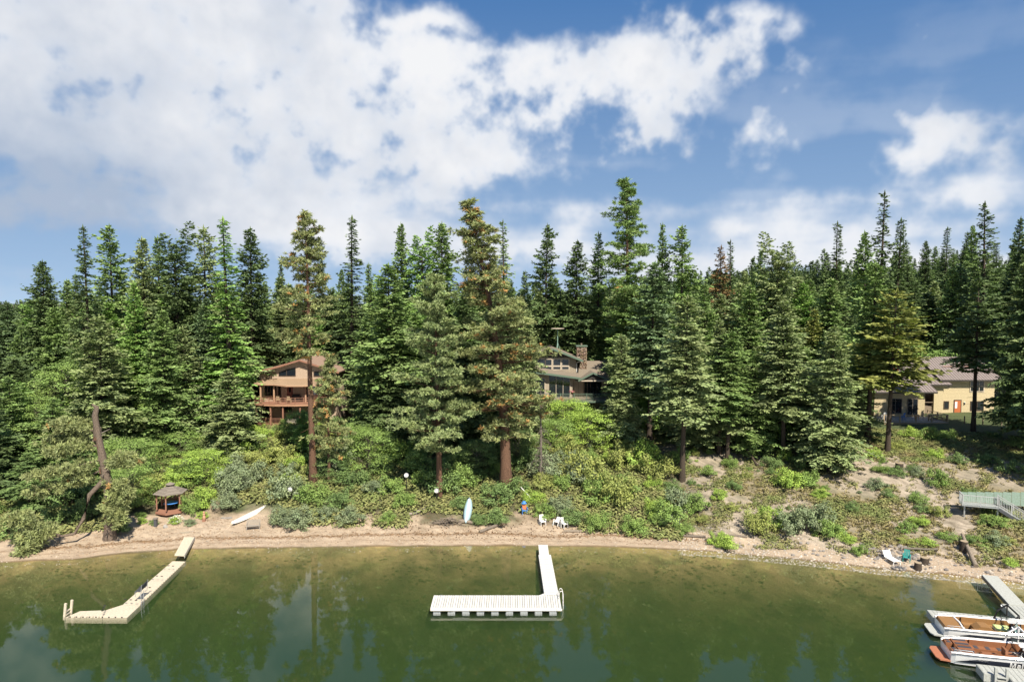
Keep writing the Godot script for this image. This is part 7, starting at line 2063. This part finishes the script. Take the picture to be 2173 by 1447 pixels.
	# garden walls of rough stone by the driftwood
	for k in 14:
		var o := part(self, numbered("bank_stone"), meshes[k % 4], M["shore_stone_%d" % (k % 3)], spot(-11.0 + k * 0.19 + rng.randf_range(-0.2, 0.2), 72.2 + k * 0.16, 0.1), Basis(Vector3.UP, k * 1.3).scaled(Vector3(0.6, 0.32, 0.4)))
		tag(o, "rough stone in the row above the driftwood heap", "stone", "row of stones above the driftwood")
	bank_stairs()
	leaning_pine()
	dead_conifer()


func bank_stairs() -> void:
	var t := thing("bank_stairs", "grey metal landing and stairs with pale green screen on the bank", "stairs", Vector3(48.6, 0.0, -66.5), -0.35)
	var y := 3.75
	part(t, "landing", bb(-3.6, -0.5, y - 0.10, y, -0.7, 0.7), M.galvanised)
	var scr := part(t, "screen", Geo.new(), M.mint_panel)
	for k in 9:
		part(scr, "screen_panel", bb(-3.55 + k * 0.75, -2.83 + k * 0.75, y + 0.02, y + 0.95 + k * 0.07, -0.78, -0.74), M.mint_panel)
	railing(t, [Vector3(-3.55, y, 0.65), Vector3(-0.5, y, 0.65)], 1.0, "pale_grey", 0.16, 0.03, 0.07, 1.5)
	railing(t, [Vector3(-3.55, y, -0.6), Vector3(-3.55, y, 0.6)], 1.0, "pale_grey", 0.16, 0.03, 0.07, 1.4)
	railing(t, [Vector3(-0.5, y, 0.65), Vector3(3.7, y - 2.6, 0.65)], 1.0, "pale_grey", 0.16, 0.03, 0.07, 1.4)
	railing(t, [Vector3(-0.3, y, -0.5), Vector3(3.7, y - 2.5, -0.5)], 1.0, "pale_grey", 0.16, 0.03, 0.07, 1.4)
	for k in 13:
		part(t, "tread", bx(Vector3(0.30, 0.04, 1.1), Vector3(-0.3 + k * 0.32, y - 0.1 - k * 0.2, 0.08)), M.galvanised)
	for z in [-0.5, 0.66]:
		part(t, "stringer", Geo.new().bar(Vector3(-0.5, y - 0.15, z), Vector3(3.8, y - 2.8, z), 0.05, 0.28), M.charcoal_metal)
	for x in [-3.3, -0.5, 2.5]:
		part(t, "support_post", bx(Vector3(0.12, 3.4, 0.12), Vector3(x, y - 1.85, 0.3)), M.galvanised)


func distant_forest() -> void:
	# the wooded country behind, too far off to tell its trees apart
	var far_fir := make_fir(500, 20.0, 3.0, 0.05, {"boughs": 5.0, "spray": 0.9, "gap": 0.8})
	rng.seed = 901
	var places := []
	var tones := []
	for k in 3600:
		var d := 230.0 + pow(rng.randf(), 1.6) * 900.0
		var x := rng.randf_range(-0.95, 0.95) * d
		var s := rng.randf_range(0.6, 1.0) * (0.85 if x < 0.0 else 0.85)
		places.append(Transform3D(Basis(Vector3.UP, rng.randf() * TAU).scaled(Vector3(s, s * rng.randf_range(0.85, 1.15), s)), Vector3(x, ground(x, d) - 0.3, -d)))
		var g := rng.randf_range(0.75, 1.25)
		tones.append(Color(g, g, g))
	scatter("distant_forest", far_fir.crown, M.dark_needles, places, tones)


func make_shore_mats() -> void:
	mat("grey_shingle_0", lin(0.30, 0.26, 0.22), 0.95, "mottle", 2.0, 1.5)
	mat("grey_shingle_1", lin(0.25, 0.215, 0.18), 0.95, "mottle", 2.3, 1.5)
	mat("flagstone_0", lin(0.40, 0.37, 0.33), 0.9, "mottle", 1.2, 1.0)
	mat("flagstone_1", lin(0.47, 0.40, 0.30), 0.9, "mottle", 1.2, 1.0)
	mat("pale_stone", lin(0.45, 0.43, 0.40), 0.9, "mottle", 1.4)
	mat("grey_wood", lin(0.33, 0.30, 0.26), 0.9, "weather", 1.2)
	mat("drift_0", lin(0.46, 0.39, 0.31), 0.9, "bark", 1.0)
	mat("drift_1", lin(0.34, 0.29, 0.24), 0.9, "bark", 1.0)
	mat("cut_wood", lin(0.50, 0.40, 0.27), 0.9, "mottle", 3.0)
	mat("old_bark", lin(0.30, 0.235, 0.185), 0.95, "bark", 0.8, 6.0)
	mat("grey_bark", lin(0.33, 0.29, 0.25), 0.95, "bark", 1.2)
	mat("pale_blue", lin(0.36, 0.52, 0.60), 0.4, "weather", 0.8)
	mat("pale_grey", lin(0.38, 0.39, 0.39), 0.6)
	mat("teal_paint", lin(0.03, 0.24, 0.22), 0.6)
	mat("mint_panel", lin(0.26, 0.36, 0.30), 0.6, "weather", 0.6)
	for k in 3:
		mat("shore_stone_%d" % k, [lin(0.34, 0.31, 0.28), lin(0.42, 0.36, 0.30), lin(0.24, 0.22, 0.21)][k], 0.9, "mottle", 2.5, 1.0)
	var h := mat("herb", Color(1, 1, 1), 0.8)
	h.vertex_color_use_as_albedo = true
	h.backlight_enabled = true
	h.backlight = Color(0.35, 0.4, 0.25)
	var s := mat("stone_tint", Color(1, 1, 1), 0.9)
	s.vertex_color_use_as_albedo = true
	var p := mat("white_petals", lin(0.8, 0.8, 0.72), 0.7)
	p.vertex_color_use_as_albedo = true


# ---------------------------------------------------------------- scene

func _ready() -> void:
	# camera, sky, sun, exposure
	var cam := Camera3D.new()
	cam.name = "camera"
	cam.fov = 53.067
	cam.near = 0.5
	cam.far = 9000.0
	add_child(cam)
	cam.position = Vector3(0, CAMERA_HEIGHT, 0)
	cam.rotation_degrees.x = -3.298
	cam.current = true
	var env := Environment.new()
	env.background_mode = Environment.BG_SKY
	env.sky = Sky.new()
	env.sky.sky_material = make_sky()
	env.tonemap_mode = Environment.TONE_MAPPER_LINEAR
	env.tonemap_exposure = 1.8
	env.background_energy_multiplier = 0.63
	env.volumetric_fog_enabled = true
	env.volumetric_fog_density = 0.0
	env.sdfgi_enabled = true
	env.ssao_enabled = true
	env.ssil_enabled = true
	var we := WorldEnvironment.new()
	we.name = "environment"
	we.environment = env
	add_child(we)
	var sun := DirectionalLight3D.new()
	sun.name = "sun"
	sun.light_color = Color(1.0, 0.96, 0.89)
	sun.light_energy = 1.6
	sun.light_angular_distance = 0.5
	sun.shadow_enabled = true
	add_child(sun)
	sun.look_at_from_position(SUN_FROM * 100.0, Vector3.ZERO)
	print("sky ", Time.get_ticks_msec())
	# textures and materials
	bumps.seed = 21
	bumps.frequency = 0.09
	bumps.fractal_octaves = 3
	patches.seed = 33
	patches.frequency = 0.075
	patches.fractal_octaves = 3
	fine.seed = 45
	fine.frequency = 0.9
	fine.fractal_octaves = 3
	make_materials()
	# setting, plants, buildings, objects
	make_terrain()
	make_lake()
	print("terrain ", Time.get_ticks_msec())
	make_plants()
	print("plants ", Time.get_ticks_msec())
	make_house_mats()
	tan_house()
	grey_house()
	beige_house()
	make_dock_mats()
	make_shore_mats()
	white_dock()
	tan_dock()
	marina()
	small_things()
	ground_cover()
	distant_forest()
	print("done ", Time.get_ticks_msec())


func make_materials() -> void:
	noise_texture("mottle", 512, 0.03, 5, Color(0.62, 0.62, 0.62), Color(1, 1, 1))
	noise_texture("bark", 256, 0.05, 4, Color(0.35, 0.33, 0.31), Color(1, 1, 1))
	noise_texture("weather", 512, 0.02, 6, Color(0.84, 0.83, 0.81), Color(1, 1, 1))
	noise_texture("ripple", 1024, 0.012, 4, Color.BLACK, Color.WHITE, FastNoiseLite.TYPE_SIMPLEX_SMOOTH, null, true)
	mat("fir_bark", lin(0.13, 0.10, 0.075), 0.95, "bark", 1.2, 4.0)
	mat("pine_bark", lin(0.27, 0.15, 0.095), 0.95, "bark", 0.9, 5.0)
	mat("pale_bark", lin(0.30, 0.27, 0.22), 0.9, "bark", 1.2, 2.0)
	mat("moss_bark", lin(0.20, 0.19, 0.06), 0.95, "bark", 1.5, 4.0)
